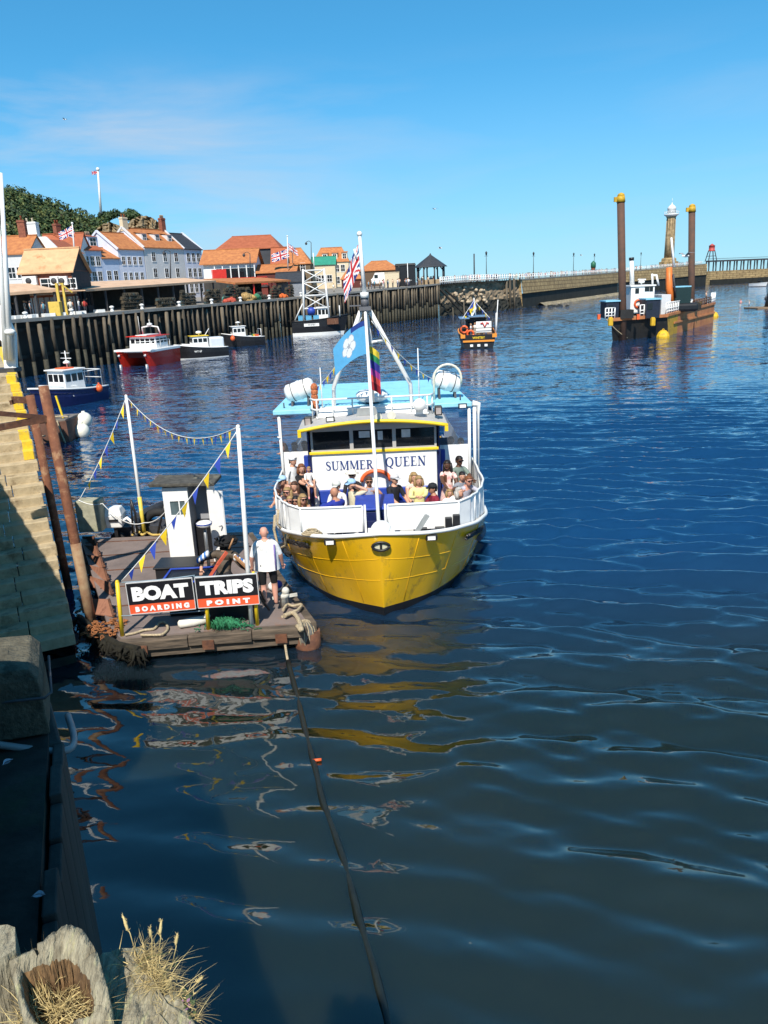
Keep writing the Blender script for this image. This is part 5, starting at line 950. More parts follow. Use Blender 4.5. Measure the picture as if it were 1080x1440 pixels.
def bcab(x0, x1, y0, y1, Y, m, dep, roof=None, wins=()):
    a, c = aty(x0, y1, Y), aty(x1, y0, Y); b = MB(); b.bx(a.x, c.x, Y, Y+dep, a.z, c.z); o = part('cabin', b, m, t, bevel=.04)
    if roof: b = MB(); b.bx(a.x-.12, c.x+.12, Y-.12, Y+dep+.1, c.z, c.z+.16); part('cabin_roof', b, roof, t)
    for (wx, wy, ww, wh) in wins: p = aty(wx, wy, Y-.02); b = MB(); b.box(p, (ww, .05, wh)); part('window', b, GLASSD, o)
    return o
SKYB = mat('sky blue roof paint', (.22, .50, .66), .6, .1, 2)
bcab(852, 871, 424, 448, c0.y-.2, mat('dark blue cabin', (.012, .018, .035), .5, .2), 2.4, SKYB, ((859, 432, .5, .5),)); bcab(908, 929, 421, 448, c0.y+.8, mat('dark blue cabin', (.012, .018, .035)), 2.4, SKYB, ((914, 431, .6, .7),)); bcab(886, 921, 402, 440, c0.y+4, WHITE, 4, WHITE2, ((896, 409, .45, .6), (910, 406, .55, .6), (916, 406, .4, .6))); bcab(929, 944, 414, 443, c0.y+4.5, mat('pale grey tank', (.55, .56, .58), .5, .05, 2), 3)
b = MB(); p = aty(918, 402, c0.y+5); b.cyl(p, aty(917, 385, c0.y+5), .12); b.cyl(p+V((.7, 0, 0)), aty(923, 387, c0.y+5), .12); b.beam(aty(916, 387, c0.y+5), aty(924, 387, c0.y+5), .2, .2); b.cyl(aty(902, 402, c0.y+5), aty(902, 393, c0.y+5), .1); b.beam(aty(897, 393, c0.y+5), aty(908, 393, c0.y+5), .2, .15); b.lathe(aty(902, 398, c0.y+5), [(.35, 0), (.4, .2), (.1, .4)], 10); part('mast', b, WHITE, t)
b = MB(); b.cyl(aty(889, 402, c0.y+6), aty(888, 364, c0.y+6), .28, .24, 10); part('white_post', b, WHITE, t); b = MB(); b.cyl(aty(888, 366, c0.y+6), aty(888, 362, c0.y+6), .3, n=10); part('post_cap', b, BLACK, t)
Yx = c0.y+8; EO = mat('excavator orange', (.66, .17, .03), .5, .1, 2); b = MB(); e0, e1, e2 = aty(944, 428, Yx), aty(941, 376, Yx), aty(944, 334, Yx); b.tube([e0, aty(941, 405, Yx), e1], [.48, .45, .36], 6); part('boom', b, EO, t); b = MB(); b.tube([e1+V((.5, -.3, 0)), e2], [.16, .12], 6); part('dipper', b, WHITE2, t); b = MB(); b.tube([e0+V((.4, -.3, .8)), e1+V((.4, -.4, -.8))], .12, 6); part('ram', b, DARK, t)
b = MB(); p = aty(957, 418, Yx+.5); b.box(p, (2.0, 1.8, 2.6)); part('excavator_cab', b, mat('dark green cab glass', (.015, .03, .03), .15), t, bevel=.12); b = MB(); p = aty(957, 432, Yx+.5); b.box(p, (3.6, 2.6, 1.0)); part('tracks', b, BLACK, t, bevel=.3); b = MB(); b.box(aty(957, 403, Yx+.5), (2.0, 1.8, .14)); part('cab_roof', b, SKYB, t)
b = MB()
def brail(p, q, h=1.1, k=5, bb=None):
    for i in range(k+1): o = p.lerp(q, i/k); bb.cyl(o, o+V((0, 0, h)), .07, n=5)
    for z in (.35, .7, h): bb.tube([p+V((0, 0, z)), q+V((0, 0, z))], .06, 5)
F0 = up(A, zt, rk); F1 = up(B_, zt, rk)
brail(F0-wv*.1, F0+wv*.06, 1.2, 3, b); part('handrail', b, WHITE, t); b = MB(); brail(F0+wv*.50, F0+wv*.78, 1.3, 4, b); part('handrail', b, WHITE, t); b = MB(); brail(F1+n*.2, up(B_+d*8, zt), 1.35, 12, b); brail(up(B_+d*8, zt), up(B_+d*11, zt+.1), 1.2, 5, b); part('handrail', b, WHITE, t); b = MB(); brail(up(C_-d*2.6, zt+.2), up(C_, zt+.25), 1.5, 5, b); part('handrail', b, WHITE, t)
b = MB(); brail(up(B_+d*11, zt+.1), up(C_-d*2.6, zt+.2), 1.0, 8, b); part('handrail', b, RUST, t)
b = MB(); p = aty(898, 427, c0.y+3.9); b.tube([p+V((.45*math.cos(a), 0, .45*math.sin(a))) for a in [k*math.pi/6 for k in range(13)]], .12, 6); part('lifebuoy', b, ORANGE, t)
for x in (897, 842): b = MB(); p = aty(x, 446, c0.y-.5); b.box(p, (.3, .3, .5)); b.box(p+V((0, 0, .3)), (.34, .34, .06)); part('orange_box', b, ORANGE, t)
b = MB(); b.box(up(C_-d*4, zt+.6)+n*2, (2.6, 3, .9)); b.box(up(C_-d*9, zt+.5)+n*3.5, (4, 3, .8), rz=.4); part('deck_load', b, mat('deck machinery', (.14, .12, .11), .8, .3, 1.5), t, bevel=.1)
b = MB(); b.tube(arc(F0-wv*.08, F0+wv*.3+V((0, 0, -2.3)), .2), .05, 5); part('mooring_line', b, ROPE, t)
for x, y, r, lab in ((930, 473, .72, 'large yellow mooring buoy floating at the front corner of the barge'), (1002, 447, .7, 'yellow mooring buoy half hidden behind the far end of the barge')):
    p = atz(x, y+2)+(d*3+V((.6, 2.5, 0)) if x > 990 else V((0, -.5, 0))); b = MB(); b.lathe((p.x, p.y, -.5), [(r*.5, 0), (r, .35*r), (r*1.05, r), (r*.8, r*1.55), (r*.45, r*1.9), (r*.1, r*1.95)], 10, sm=False); b.tube([(p.x+.13*math.cos(a), p.y, r*1.25+.13*math.sin(a)) for a in [k*math.pi/4 for k in range(9)]], .04, 5); solo('mooring_buoy', b, mat('buoy ochre', (.68, .42, .02), .6, .15, 2, dirt=(.25, .14, .04), dscale=2), lab, 'buoy', 'yellow mooring buoys')
q = up(C_-d*1.2, zt+.2)+n*1.0; stroller(q, 'worker standing at the far end of the barge deck', None, 4)
# ------------------------------------------------------------------ the yellow passenger boat
QX = -.10
q_ = thing('passenger_boat', 'large gold and white passenger boat with blue roof coming straight towards the camera', 'boat', (QX, 16.6, 0))
HULLY = mat('gold hull paint', (.88, .51, .010), .22, .06, 1.3, col2=(.74, .40, .010), coat=.5, bump=.2, bscale=1.1, dirt=(.36, .21, .03), dscale=2.6, dpos=.575, stretch=(1, 1, .35))
BLUEC = mat('sky blue deck paint', (.27, .60, .74), .5, .06, 2, dirt=(.2, .45, .6), dscale=1.5)
PVC = mat('white canvas', (.80, .80, .79), .55, .03, 3, bump=.35, bscale=2.2, dirt=(.66, .63, .56), dscale=1.1, dpos=.64); GREYR = mat('grey paint and overhang shade', (.40, .39, .38), .6, .06, 3)
sheer = [(0, 15.8, 2.15), (.45, 15.85, 2.12), (1.0, 16.05, 2.05), (1.55, 16.5, 1.95), (1.95, 17.05, 1.85), (2.3, 17.7, 1.72), (2.55, 18.45, 1.6), (2.8, 19.6, 1.42), (2.87, 22, 1.25), (2.85, 26, 1.2), (2.6, 31, 1.3)]
wl_ = [(0, 16.42), (.08, 16.5), (.54, 16.8), (1.04, 17.21), (1.5, 17.83), (1.88, 18.5), (2.2, 19.25), (2.57, 20.65), (2.75, 23), (2.7, 27), (2.4, 31)]
def cat_(a, m=4):                         # smooth a station table
    out = []; n = len(a)
    for i in range(n-1):
        p0, p1, p2, p3 = a[max(0, i-1)], a[i], a[i+1], a[min(n-1, i+2)]
        for k in range(m):
            t = k/m; out.append(tuple(.5*((2*p1[c])+(-p0[c]+p2[c])*t+(2*p0[c]-5*p1[c]+4*p2[c]-p3[c])*t*t+(-p0[c]+3*p1[c]-3*p2[c]+p3[c])*t**3) for c in range(len(p1))))
    return out+[tuple(a[-1])]
SH, WLN = cat_(sheer), cat_(wl_); SH[0] = sheer[0]; WLN[0] = wl_[0]
def hp_(i, t, sd):                        # point on the hull: station i, t 0 waterline .. 1 sheer
    a, b = V((max(0, WLN[i][0]), WLN[i][1], 0)), V((max(0, SH[i][0]), SH[i][1], SH[i][2])); p = a.lerp(b, t); k = math.sin(math.pi*max(0, min(1, t)))*(.05-.08*max(0, 1-abs(i-9)/9))
    d = V((b.x-a.x, b.y-a.y, 0)); p += d*k*1.4; p.z = b.z*t; return V((QX+sd*p.x, p.y, p.z))
b = MB(); TL = [-.18, 0, .05, .10, .2, .3, .42, .55, .68, .8, .9, 1.0]; n = len(SH)
for r in range(len(TL)-1):
    for sd in (-1, 1):
        for i in range(n-1): b.add([hp_(i, TL[r], sd), hp_(i+1, TL[r], sd), hp_(i+1, TL[r+1], sd), hp_(i, TL[r+1], sd)], [(0, 1, 2, 3)], 1 if TL[r+1] <= .11 else 0, True)
bm = None
me = mesh('hull', b, [HULLY, BLACK], OFF[q_.name]); bb = bmesh.new(); bb.from_mesh(me); bmesh.ops.remove_doubles(bb, verts=bb.verts, dist=.002); bmesh.ops.recalc_face_normals(bb, faces=bb.faces); bb.to_mesh(me); bb.free(); part('hull', me, None, q_)
b = MB(); b.tube([hp_(i, 1, -1)+V((0, 0, .02)) for i in range(n-1, -1, -1)]+[hp_(i, 1, 1)+V((0, 0, .02)) for i in range(1, n)], .045, 8); part('gunwale', b, WHITE, q_)
b = MB(); b.add([hp_(n-1, 0, -1), hp_(n-1, 0, 1), hp_(n-1, 1, 1), hp_(n-1, 1, -1)], [(0, 1, 2, 3)]); part('transom', b, HULLY, q_)
b = MB()
for i in range(n-1):
    def f(j, sd, z):
        p = hp_(j, min(1, z/SH[j][2]), sd); p.z = z; p.x = QX+(p.x-QX)*(1-.05/max(.3, abs(p.x-QX))) if abs(p.x-QX) > .06 else QX; p.y += .07 if j < 16 else 0; return p
    z0 = 1.78 if SH[i+1][1] < 16.9 else 1.02; b.add([f(i, -1, z0), f(i+1, -1, z0), f(i+1, 1, z0), f(i, 1, z0)], [(0, 1, 2, 3)])
    for sd in (-1, 1):
        for a0, a1 in ((0, .5), (.5, 1)): Z = lambda j, a: z0+(SH[j][2]-.01-z0)*a; b.add([f(i, sd, Z(i, a0)), f(i+1, sd, Z(i+1, a0)), f(i+1, sd, Z(i+1, a1)), f(i, sd, Z(i, a1))], [(0, 1, 2, 3)])
b.quad((QX-.6, 16.9, 1.02), (QX+.6, 16.9, 1.02), (QX+1.2, 16.9, 1.775), (QX-1.2, 16.9, 1.775)); part('deck', b, mat('boat deck paint', (.52, .53, .53), .7, .1, 3), q_)
# rubber rubbing strakes, hawse port, fairleads
for sd, i0, i1, tz in ((-1, 22, 27, .55), (1, 24, 36, .62)):
    b = MB(); b.tube([hp_(i, tz-.012*(i-i0)*(1 if sd < 0 else .6), sd)+V((sd*.05, -.03, 0)) for i in range(i0, i1+1)], .075, 8); part('rubbing_strake', b, mat('black rubber', (.02, .022, .026), .7, .2, 6) if sd < 0 else mat('blue rubber', (.03, .05, .10), .6, .2, 6), q_)
b = MB(); c = hp_(0, .87, 1); b.tube([c+V((.17*math.cos(a)*(.9+.2*abs(math.cos(a))), -.035, .095*math.sin(a))) for a in [k*math.pi/8 for k in range(17)]], .032, 6); b.bx(c.x-.14, c.x+.14, c.y-.02, c.y+.02, c.z-.07, c.z+.07, 1); b.beam(c+V((0, -.03, -.08)), c+V((0, -.03, .08)), .03, .05, 2); part('hawse_port', b, [BLACK, mat('pale inside', (.5, .48, .35), .6), BLACK], q_)
for sd, i in ((-1, 9), (1, 9)): b = MB(); p = hp_(i, .96, sd)+V((0, -.05, -.02)); b.box(p, (.26, .1, .14)); o = part('fairlead', b, BLACK, q_, bevel=.03); b = MB(); b.box(p+V((0, -.056, 0)), (.17, .02, .08)); part('fairlead_lip', b, WHITE, o)
for tz, i1 in ((.46, 26), (.72, 22)):
    for sd in (-1, 1): b = MB(); b.tube([hp_(i, tz-.003*i, sd)+V((sd*.001, -.001, 0)) for i in range(1, i1)], .007, 5); part('plate_seam', b, HULLY, q_)
for i in (7, 14, 21):
    for sd in (-1, 1): b = MB(); b.tube([hp_(i, tt, sd)+V((sd*.003, -.003, 0)) for tt in (.12, .3, .5, .7, .95)], .006, 5); part('plate_seam', b, HULLY, q_)
# name on both bows
def hull_text(s, size, i, t, sd, m):
    p = hp_(i, t, sd); u = (hp_(i+1, t, sd)-hp_(i-1, t, sd))*sd; u.normalize(); w = (hp_(i, t+.06, sd)-hp_(i, t-.06, sd)).normalized(); nn = u.cross(w).normalized(); w = nn.cross(u)
    M_ = Matrix((u, w, nn)).transposed().to_4x4(); M_.translation = p+nn*.03-OFF[q_.name]; lettering('boat_name', s, size, M_, q_, m, .006, .95, .022)
hull_text('SUMMER QUEEN', .19, 17, .86, -1, BLACK); hull_text('SUMMER QUEEN', .19, 20, .84, 1, BLACK)
b = MB(); p = hp_(17, .86, -1)
# white canvas bulwark panels and rail, with a gate in the middle
def edge(i, sd, z): return V((QX+sd*max(0, SH[i][0]-.07), SH[i][1]+.05, z))
TOPZ = 2.42
for sd in (-1, 1):
    path = [V((QX+sd*(.40 if sd < 0 else .18)+0*sd, 17.16, 0)), V((QX+sd*1.2, 17.16, 0)), V((QX+sd*1.84, 17.2, 0))]+[edge(i, sd, 0) for i in range(19, 38)]
    if sd > 0: path[0].x = QX+.19
    b = MB(); pts_b, pts_t = [], []
    L0 = 0
    for k, p in enumerate(path):
        zt = TOPZ-.02*max(0, k-3)*.75; zt = max(zt, 2.12); zb = 1.80 if k < 3 else SH[min(len(SH)-1, 16+k)][2]+.03; wob = .018*math.sin(k*1.9) if k > 2 else 0
        pts_b.append(V((p.x+sd*wob, p.y, zb))); pts_t.append(V((p.x-sd*wob, p.y, zt)))
    for k in range(len(path)-1):
        m4 = 6
        for e in range(m4):
            f0, f1 = e/m4, (e+1)/m4; P = lambda f, top: (pts_t if top else pts_b)[k].lerp((pts_t if top else pts_b)[k+1], f)
            d = (path[k+1]-path[k]); nn = V((d.y, -d.x, 0)).normalized()*(-1 if sd < 0 else 1); g = lambda f: nn*(.016*math.sin((k+f)*5.1))*(1 if k > 2 else .35)
            mid0 = P(f0, 0).lerp(P(f0, 1), .5)+g(f0); mid1 = P(f1, 0).lerp(P(f1, 1), .5)+g(f1)
            b.add([P(f0, 0), P(f1, 0), mid1, mid0], [(0, 1, 2, 3)], 0, True); b.add([mid0, mid1, P(f1, 1), P(f0, 1)], [(0, 1, 2, 3)], 0, True)
    part('canvas_panel', b, PVC, q_); b = MB(); b.tube(pts_t, .028, 8)
    for k in (0, 2, 5, 8, 11, 14, 17): b.cyl(pts_b[k], pts_t[k], .022, n=6)
    part('rail', b, WHITE, q_); b = MB(); p = path[0]; b.beam(V((p.x-sd*.06, 17.14, 1.78)), V((p.x-sd*.06, 17.14, TOPZ+.03)), .055, .05); part('gate_post', b, WHITE, q_)
b = MB(); b.bx(QX-.55, QX+.30, 18.0, 19.2, 1.05, 2.06); part('deck_locker', b, NAVY, q_, bevel=.05); b = MB(); b.bx(QX-.62, QX+.37, 17.95, 19.25, 2.06, 2.13); part('locker_lid', b, BLUE, q_, bevel=.03)
b = MB(); b.bx(QX-.36, QX+.18, 17.28, 17.34, 1.5, 2.0); part('gate_board', b, NAVY, q_)
# windlass, anchor, bollards on the foredeck
b = MB(); c = V((QX+.02, 16.55, 1.8)); b.ball(c+V((0, 0, .22)), .24, 12, 8, 0, (1, .9, .9)); b.cyl(c+V((-.3, 0, .15)), c+V((.3, 0, .15)), .12, n=12); part('windlass', b, WHITE, q_)
b = MB(); b.prism([(QX+.68, 16.45, 1.84), (QX+.80, 16.45, 1.84), (QX+1.12, 16.5, 2.3), (QX+1.02, 16.5, 2.36), (QX+.92, 16.47, 2.22)], (0, .05, 0)); part('anchor', b, mat('galvanised steel', (.36, .37, .36), .55, .1, 6, metal=.4), q_, bevel=.01)
for x, h in ((1.5, .2), (1.68, .26)): b = MB(); b.bx(QX+x, QX+x+.16, 16.95, 17.08, 1.84, 1.9+h); part('bollard', b, BLACK, q_, bevel=.015)
for x in (.85, 1.25): b = MB(); b.bx(QX+x, QX+x+.22, 16.75, 16.9, 1.82, 1.93); part('deck_cleat', b, BLACK, q_)
b = MB()
for k in range(3): b.tube([V((QX-1.55+(.22-.05*k)*math.cos(a), 16.6+.12*math.sin(a), 1.99+.035*k)) for a in [j*math.pi/7 for j in range(15)]], .024, 6)
part('rope_coil', b, ROPE, q_)
b = MB(); p = hp_(24, 1, -1); b.tube([p+V((-.05, -.1, .35)), p+V((-.1, -.15, 0)), p+V((-.02, -.2, -.5)), hp_(20, .85, -1)+V((-.05, -.08, -.1)), hp_(19, .97, -1)+V((-.05, -.05, 0))], .035, 7); b.tube([p+V((.1, -.5, .6)), p+V((.05, -.55, .25)), p+V((.15, -.5, .1))], .03, 6); part('bow_rope', b, ROPE, q_)
# ---- wheelhouse
CX, CY, HW = -.2, 21.0, 1.74
b = MB(); b.bx(CX-HW, CX+HW, CY, CY+4.6, 1.0, 2.9); part('cabin_front', b, WHITE, q_, bevel=.03)
b = MB(); W3 = [(-1.68, -.66), (-.56, .52), (.62, 1.68)]; zb, zt = 2.98, 3.50
b.bx(CX-HW, CX+HW, CY, CY+.1, 2.9, zb); b.bx(CX-HW, CX+HW, CY, CY+.1, zt, 3.66)
for x0, x1 in ((-HW, W3[0][0]), (W3[0][1], W3[1][0]), (W3[1][1], W3[2][0]), (W3[2][1], HW)): b.bx(CX+x0, CX+x1, CY, CY+.1, zb, zt)
for sd in (-1, 1): b.bx(CX+sd*HW-.05, CX+sd*HW+.05, CY+.1, CY+4.6, 2.9, 3.6)
part('window_wall', b, GREYR, q_)  # grey here holds the roof overhang's shade, put into the wall colour
for x0, x1 in W3: b = MB(); b.bx(CX+x0-.003, CX+x1+.003, CY+.05, CY+.07, zb-.003, zt+.003); o = part('window', b, GLASSD, q_)
for x0, x1, z0, z1 in ((-.4, -.1, 3.28, 3.46), (.12, .26, 3.2, 3.44), (.78, 1.02, 3.24, 3.46)): b = MB(); b.bx(CX+x0, CX+x1, CY+.04, CY+.047, z0, z1); part('window_notice', b, mat('paper', (.6, .6, .6), .7), q_)
b = MB(); b.bx(CX-HW-.05, CX+HW+.05, CY-.06, CY-.003, 2.87, 2.95); part('sill_band', b, YELLOW, q_, bevel=.015)
arcz = lambda x: 3.63+.20*(1-(x/2.05)**2)
b = MB(); xs_ = [-2.02+4.04*k/20 for k in range(21)]
for k in range(20):
    x0, x1 = xs_[k], xs_[k+1]; P = lambda x, y, dz: V((CX+x, y, arcz(x)+dz))
    b.add([P(x0, 20.55, 0), P(x1, 20.55, 0), P(x1, 22.2, .06), P(x0, 22.2, .06), P(x0, 20.55, -.05), P(x1, 20.55, -.05), P(x1, 21.0, -.05), P(x0, 21.0, -.05)], [(0, 1, 2, 3), (4, 5, 6, 7)], 0, True)
part('cabin_roof', b, GREYR, q_); b = MB(); b.tube([V((CX+x, 20.53, arcz(x)-.02)) for x in xs_], .05, 8); b.box((CX+1.98, 20.53, 3.55), (.09, .09, .18)); b.box((CX-1.98, 20.53, 3.55), (.09, .09, .18)); part('roof_edge', b, YELLOW, q_)
b = MB(); b.loft([[(CX-1.6, 21.55, 3.78), (CX+1.6, 21.55, 3.78), (CX+1.6, 22.3, 3.8), (CX-1.6, 22.3, 3.8)], [(CX-1.5, 21.75, 4.0), (CX+1.5, 21.75, 4.0), (CX+1.5, 22.3, 4.0), (CX-1.5, 22.3, 4.0)]], 0, sm=False); part('roof_coaming', b, WHITE, q_, bevel=.03)
# serif lettering on the cabin front -------------------------------------------------
def serif(s, h, x0, z0, y, par, m, gap=.16):
    b = MB(); x = x0; lay = [0]
    def strip(pts, ws):
        lay[0] += 1; yy = y-.004-.0006*(lay[0] % 9); n_ = len(pts); pr = []
        for i, (px, pz) in enumerate(pts):
            tx, tz = pts[min(i+1, n_-1)][0]-pts[max(i-1, 0)][0], pts[min(i+1, n_-1)][1]-pts[max(i-1, 0)][1]; l = math.hypot(tx, tz) or 1; w = ws[i] if isinstance(ws, list) else ws; pr.append(((px-tz/l*w/2, pz+tx/l*w/2), (px+tz/l*w/2, pz-tx/l*w/2)))
        for i in range(n_-1): b.prism([(x+a*h, yy, z0+c*h) for a, c in (pr[i][0], pr[i+1][0], pr[i+1][1], pr[i][1])], (0, .0035, 0))
    st = lambda px, w=.17, z_0=0, z_1=1: strip([(px, z_0), (px, z_1)], w)
    sf = lambda px, pz, w=.30: strip([(px-w/2, pz), (px+w/2, pz)], .07)
    for ch in s:
        if ch == 'S': wd = .55; strip([(.48, .70), (.47, .86), (.36, .955), (.22, .955), (.10, .87), (.09, .73), (.18, .60), (.36, .47), (.46, .34), (.46, .18), (.36, .06), (.22, .04), (.10, .10), (.06, .30)], [.05, .07, .08, .10, .13, .15, .17, .18, .17, .15, .12, .09, .07, .05])
        elif ch == 'U': wd = .78; st(.15, .17, .3); st(.64, .08, .3); strip([(.15, .3), (.18, .14), (.28, .05), (.42, .04), (.56, .12), (.64, .3)], [.17, .16, .12, .10, .08, .08]); sf(.15, .965, .32); sf(.64, .965, .26)
        elif ch == 'M': wd = .98; st(.13, .07); st(.84, .17); strip([(.15, 1), (.47, .05)], .16); strip([(.47, .05), (.80, 1)], .07); sf(.13, .035, .26); sf(.84, .035, .3); sf(.12, .965, .2); sf(.86, .965, .24)
        elif ch == 'E': wd = .64; st(.17, .17); strip([(.1, .965), (.55, .965)], .07); strip([(.1, .035), (.58, .035)], .07); strip([(.2, .51), (.44, .51)], .07); strip([(.55, .99), (.55, .76)], [.06, .03]); strip([(.58, .01), (.58, .28)], [.06, .03]); sf(.12, .965, .22); sf(.12, .035, .22)
        elif ch == 'R': wd = .72; st(.17, .17); sf(.15, .035, .3); sf(.15, .965, .26); strip([(.2, .965), (.40, .95), (.53, .86), (.54, .68), (.44, .55), (.22, .51)], [.07, .09, .14, .15, .10, .07]); strip([(.34, .52), (.62, .03)], .15); sf(.64, .035, .18)
        elif ch == 'Q': wd = .86; strip([(.42+.33*math.cos(a), .5+.47*math.sin(a)) for a in [k*math.pi/9 for k in range(19)]], [.075+.095*abs(math.cos(k*math.pi/9)) for k in range(19)]); strip([(.36, .08), (.52, -.08), (.74, -.20)], [.07, .13, .05])
        elif ch == 'N': wd = .84; st(.14, .075); st(.68, .075); strip([(.12, 1), (.68, .02)], .17); sf(.14, .035, .28); sf(.12, .965, .2); sf(.68, .965, .28)
        else: wd = .4
        x += (wd+gap*.55)*h
    part('boat_name', b, m, par)
NBL = mat('navy lettering', (.02, .05, .19), .5)
serif('SUMMER', .258, CX-1.36, 2.40, CY-.003, q_, NBL); serif('QUEEN', .275, CX+.30, 2.43, CY-.003, q_, NBL)
# side shelters: clear curtain above, white canvas below, blue roof over everything
CLR = clear('clear curtain', (.62, .68, .78), .14, .2)
for sd, xo in ((-1, -2.88), (1, 2.56)):
    xi = CX+sd*(HW+.10); x0, x1 = min(xi, xo), max(xi, xo)
    b = MB(); k = 10
    for j in range(k): a0, a1 = x0+(x1-x0)*j/k, x0+(x1-x0)*(j+1)/k; y0, y1 = 22.0+.03*math.sin(j*1.7), 22.0+.03*math.sin((j+1)*1.7); b.add([(a0, y0, 2.78), (a1, y1, 2.78), (a1, 22.0, 3.9), (a0, 22.0, 3.9)], [(0, 1, 2, 3)], 0, True)
    part('clear_curtain', b, CLR, q_); b = MB()
    for j in range(k): a0, a1 = x0+(x1-x0)*j/k, x0+(x1-x0)*(j+1)/k; y0, y1 = 22.0+.025*math.sin(j*2.3), 22.0+.025*math.sin((j+1)*2.3); b.add([(a0, 21.99, 1.3), (a1, 21.99, 1.3), (a1, y1-.01, 2.1), (a0, y0-.01, 2.1)], [(0, 1, 2, 3)], 0, True); b.add([(a0, y0-.01, 2.1), (a1, y1-.01, 2.1), (a1, 21.99, 2.78), (a0, 21.99, 2.78)], [(0, 1, 2, 3)], 0, True)
    part('canvas_screen', b, PVC, q_); b = MB(); b.cyl((xo, 21.95, 1.3), (xo, 21.95, 3.9), .045, n=8)
    if sd > 0: b.cyl((xo+.16, 22.0, 1.3), (xo+.16, 22.0, 3.85), .05, n=8); b.tube([(xo+.1, 22, 3.95), (xo+.26, 22, 3.92), (xo+.28, 22.05, 3.6), (xo+.27, 22.05, 1.6)], [.09, .09, .035, .03], 8)
    else: b.tube([(xo, 21.9, 3.2), (xo-.08, 21.9, 3.25)], .02, 5)
    part('shelter_post', b, WHITE, q_); b = MB(); b.bx(min(xi, xi-sd*.10), max(xi, xi-sd*.10), 21.1, 21.98, 1.0, 3.7); part('door_jamb', b, NAVY, q_); b = MB(); xx = xi+sd*.12; b.bx(xx-.06, xx+.06, 21.6, 21.8, 1.3, 2.7); part('blue_curtain', b, BLUE, q_)
    b = MB(); 
    for j in range(14): b.quad((xo+.0*sd, 22.05+j*.62, 1.25), (xo, 22.05+(j+1)*.62, 1.25), (xo+.02*math.sin(j+1), 22.05+(j+1)*.62, 2.35), (xo+.02*math.sin(j), 22.05+j*.62, 2.35))
    part('side_curtain', b, PVC, q_)
b = MB(); ro_ = [(CX-2.83, 21.85), (CX-1.72, 21.85), (CX-1.72, 22.25), (CX+1.72, 22.25), (CX+1.72, 21.85), (CX+2.83, 21.85), (CX+2.75, 24.6), (CX+2.15, 27.6), (CX-2.1, 27.6), (CX-2.75, 24.6)]
b.prism([(x, y, 3.88) for x, y in ro_], (0, 0, .13)); part('shelter_roof', b, BLUEC, q_, bevel=.02)
# dark inside of the shelter
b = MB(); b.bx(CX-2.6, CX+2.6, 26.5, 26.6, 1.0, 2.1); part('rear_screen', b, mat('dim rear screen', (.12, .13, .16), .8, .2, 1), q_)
for sd in (-1, 1): b = MB(); b.bx(CX+sd*2.2-.25, CX+sd*2.2+.25, 22.8, 25.8, 1.02, 1.5); part('bench', b, BLUE, q_)
b = MB(); b.bx(CX-1.6, CX+1.55, 20.55, 20.97, 1.02, 1.5); b.bx(CX-1.6, CX+1.55, 20.88, 20.97, 1.5, 1.86); part('bench', b, BLUE, q_, bevel=.02)
for sd in (-1, 1): b = MB(); b.bx(QX+sd*1.0-.75, QX+sd*1.0+.75, 17.6, 18.0, 1.03, 1.45); part('bench', b, BLUE, q_, bevel=.02)
b = MB(); c = V((CX+.02, 20.93, 2.06)); b.tube([c+V((.40*math.cos(a), -.03, .30*math.sin(a))) for a in [k*math.pi/10 for k in range(11)]], .055, 8); part('lifebuoy', b, ORANGE, q_)
# mast, tripod and lights
AP = V((-.25, 20.5, 6.72)); b = MB(); b.tube([V((-.13, 17.0, 1.8)), V((-.13, 17.0, 1.8)).lerp(AP, .5), AP], [.046, .045, .04], 10); part('forestay_pole', b, WHITE, q_)
for sd in (-1, 1): b = MB(); b.tube([V((CX+.02+sd*1.12, 22.3, 3.98)), V((CX+.02+sd*1.10, 22.25, 4.55)), AP+V((sd*.12, .05, -.05))], .06, 8); part('tripod_leg', b, WHITE, q_)
b = MB(); b.tube([AP+V((.05, .1, -.05)), AP+V((.12, .5, -.9)), AP+V((.1, .8, -2.5))], .03, 6); b.cyl(AP+V((.14, .3, -.85)), AP+V((.50, .75, -.85)), .035, n=6); part('mast_brace', b, WHITE, q_)
b = MB(); b.box(AP+V((0, 0, .02)), (.30, .2, .1)); b.cyl(AP+V((0, 0, .05)), AP+V((0, 0, .3)), .10, n=10); b.box(AP+V((-.25, 0, .1)), (.3, .06, .03)); b.box(AP+V((-.25, 0, .35)), (.26, .06, .03)); part('mast_head', b, mat('mast head grey', (.12, .12, .13), .5), q_); b = MB(); b.cyl(AP+V((0, -.02, .28)), AP+V((0, -.02, .42)), .11, n=10); part('mast_light', b, WHITE2, q_)
TP = V((-.30, 20.5, 8.55)); b = MB(); b.tube([AP+V((0, 0, .4)), TP], [.055, .04], 8); b.ball(TP, .07, 8, 6); b.tube([TP+V((-.1, 0, -.6)), TP+V((-.15, 0, -.35))], .03, 5); part('flagstaff', b, WHITE, q_)
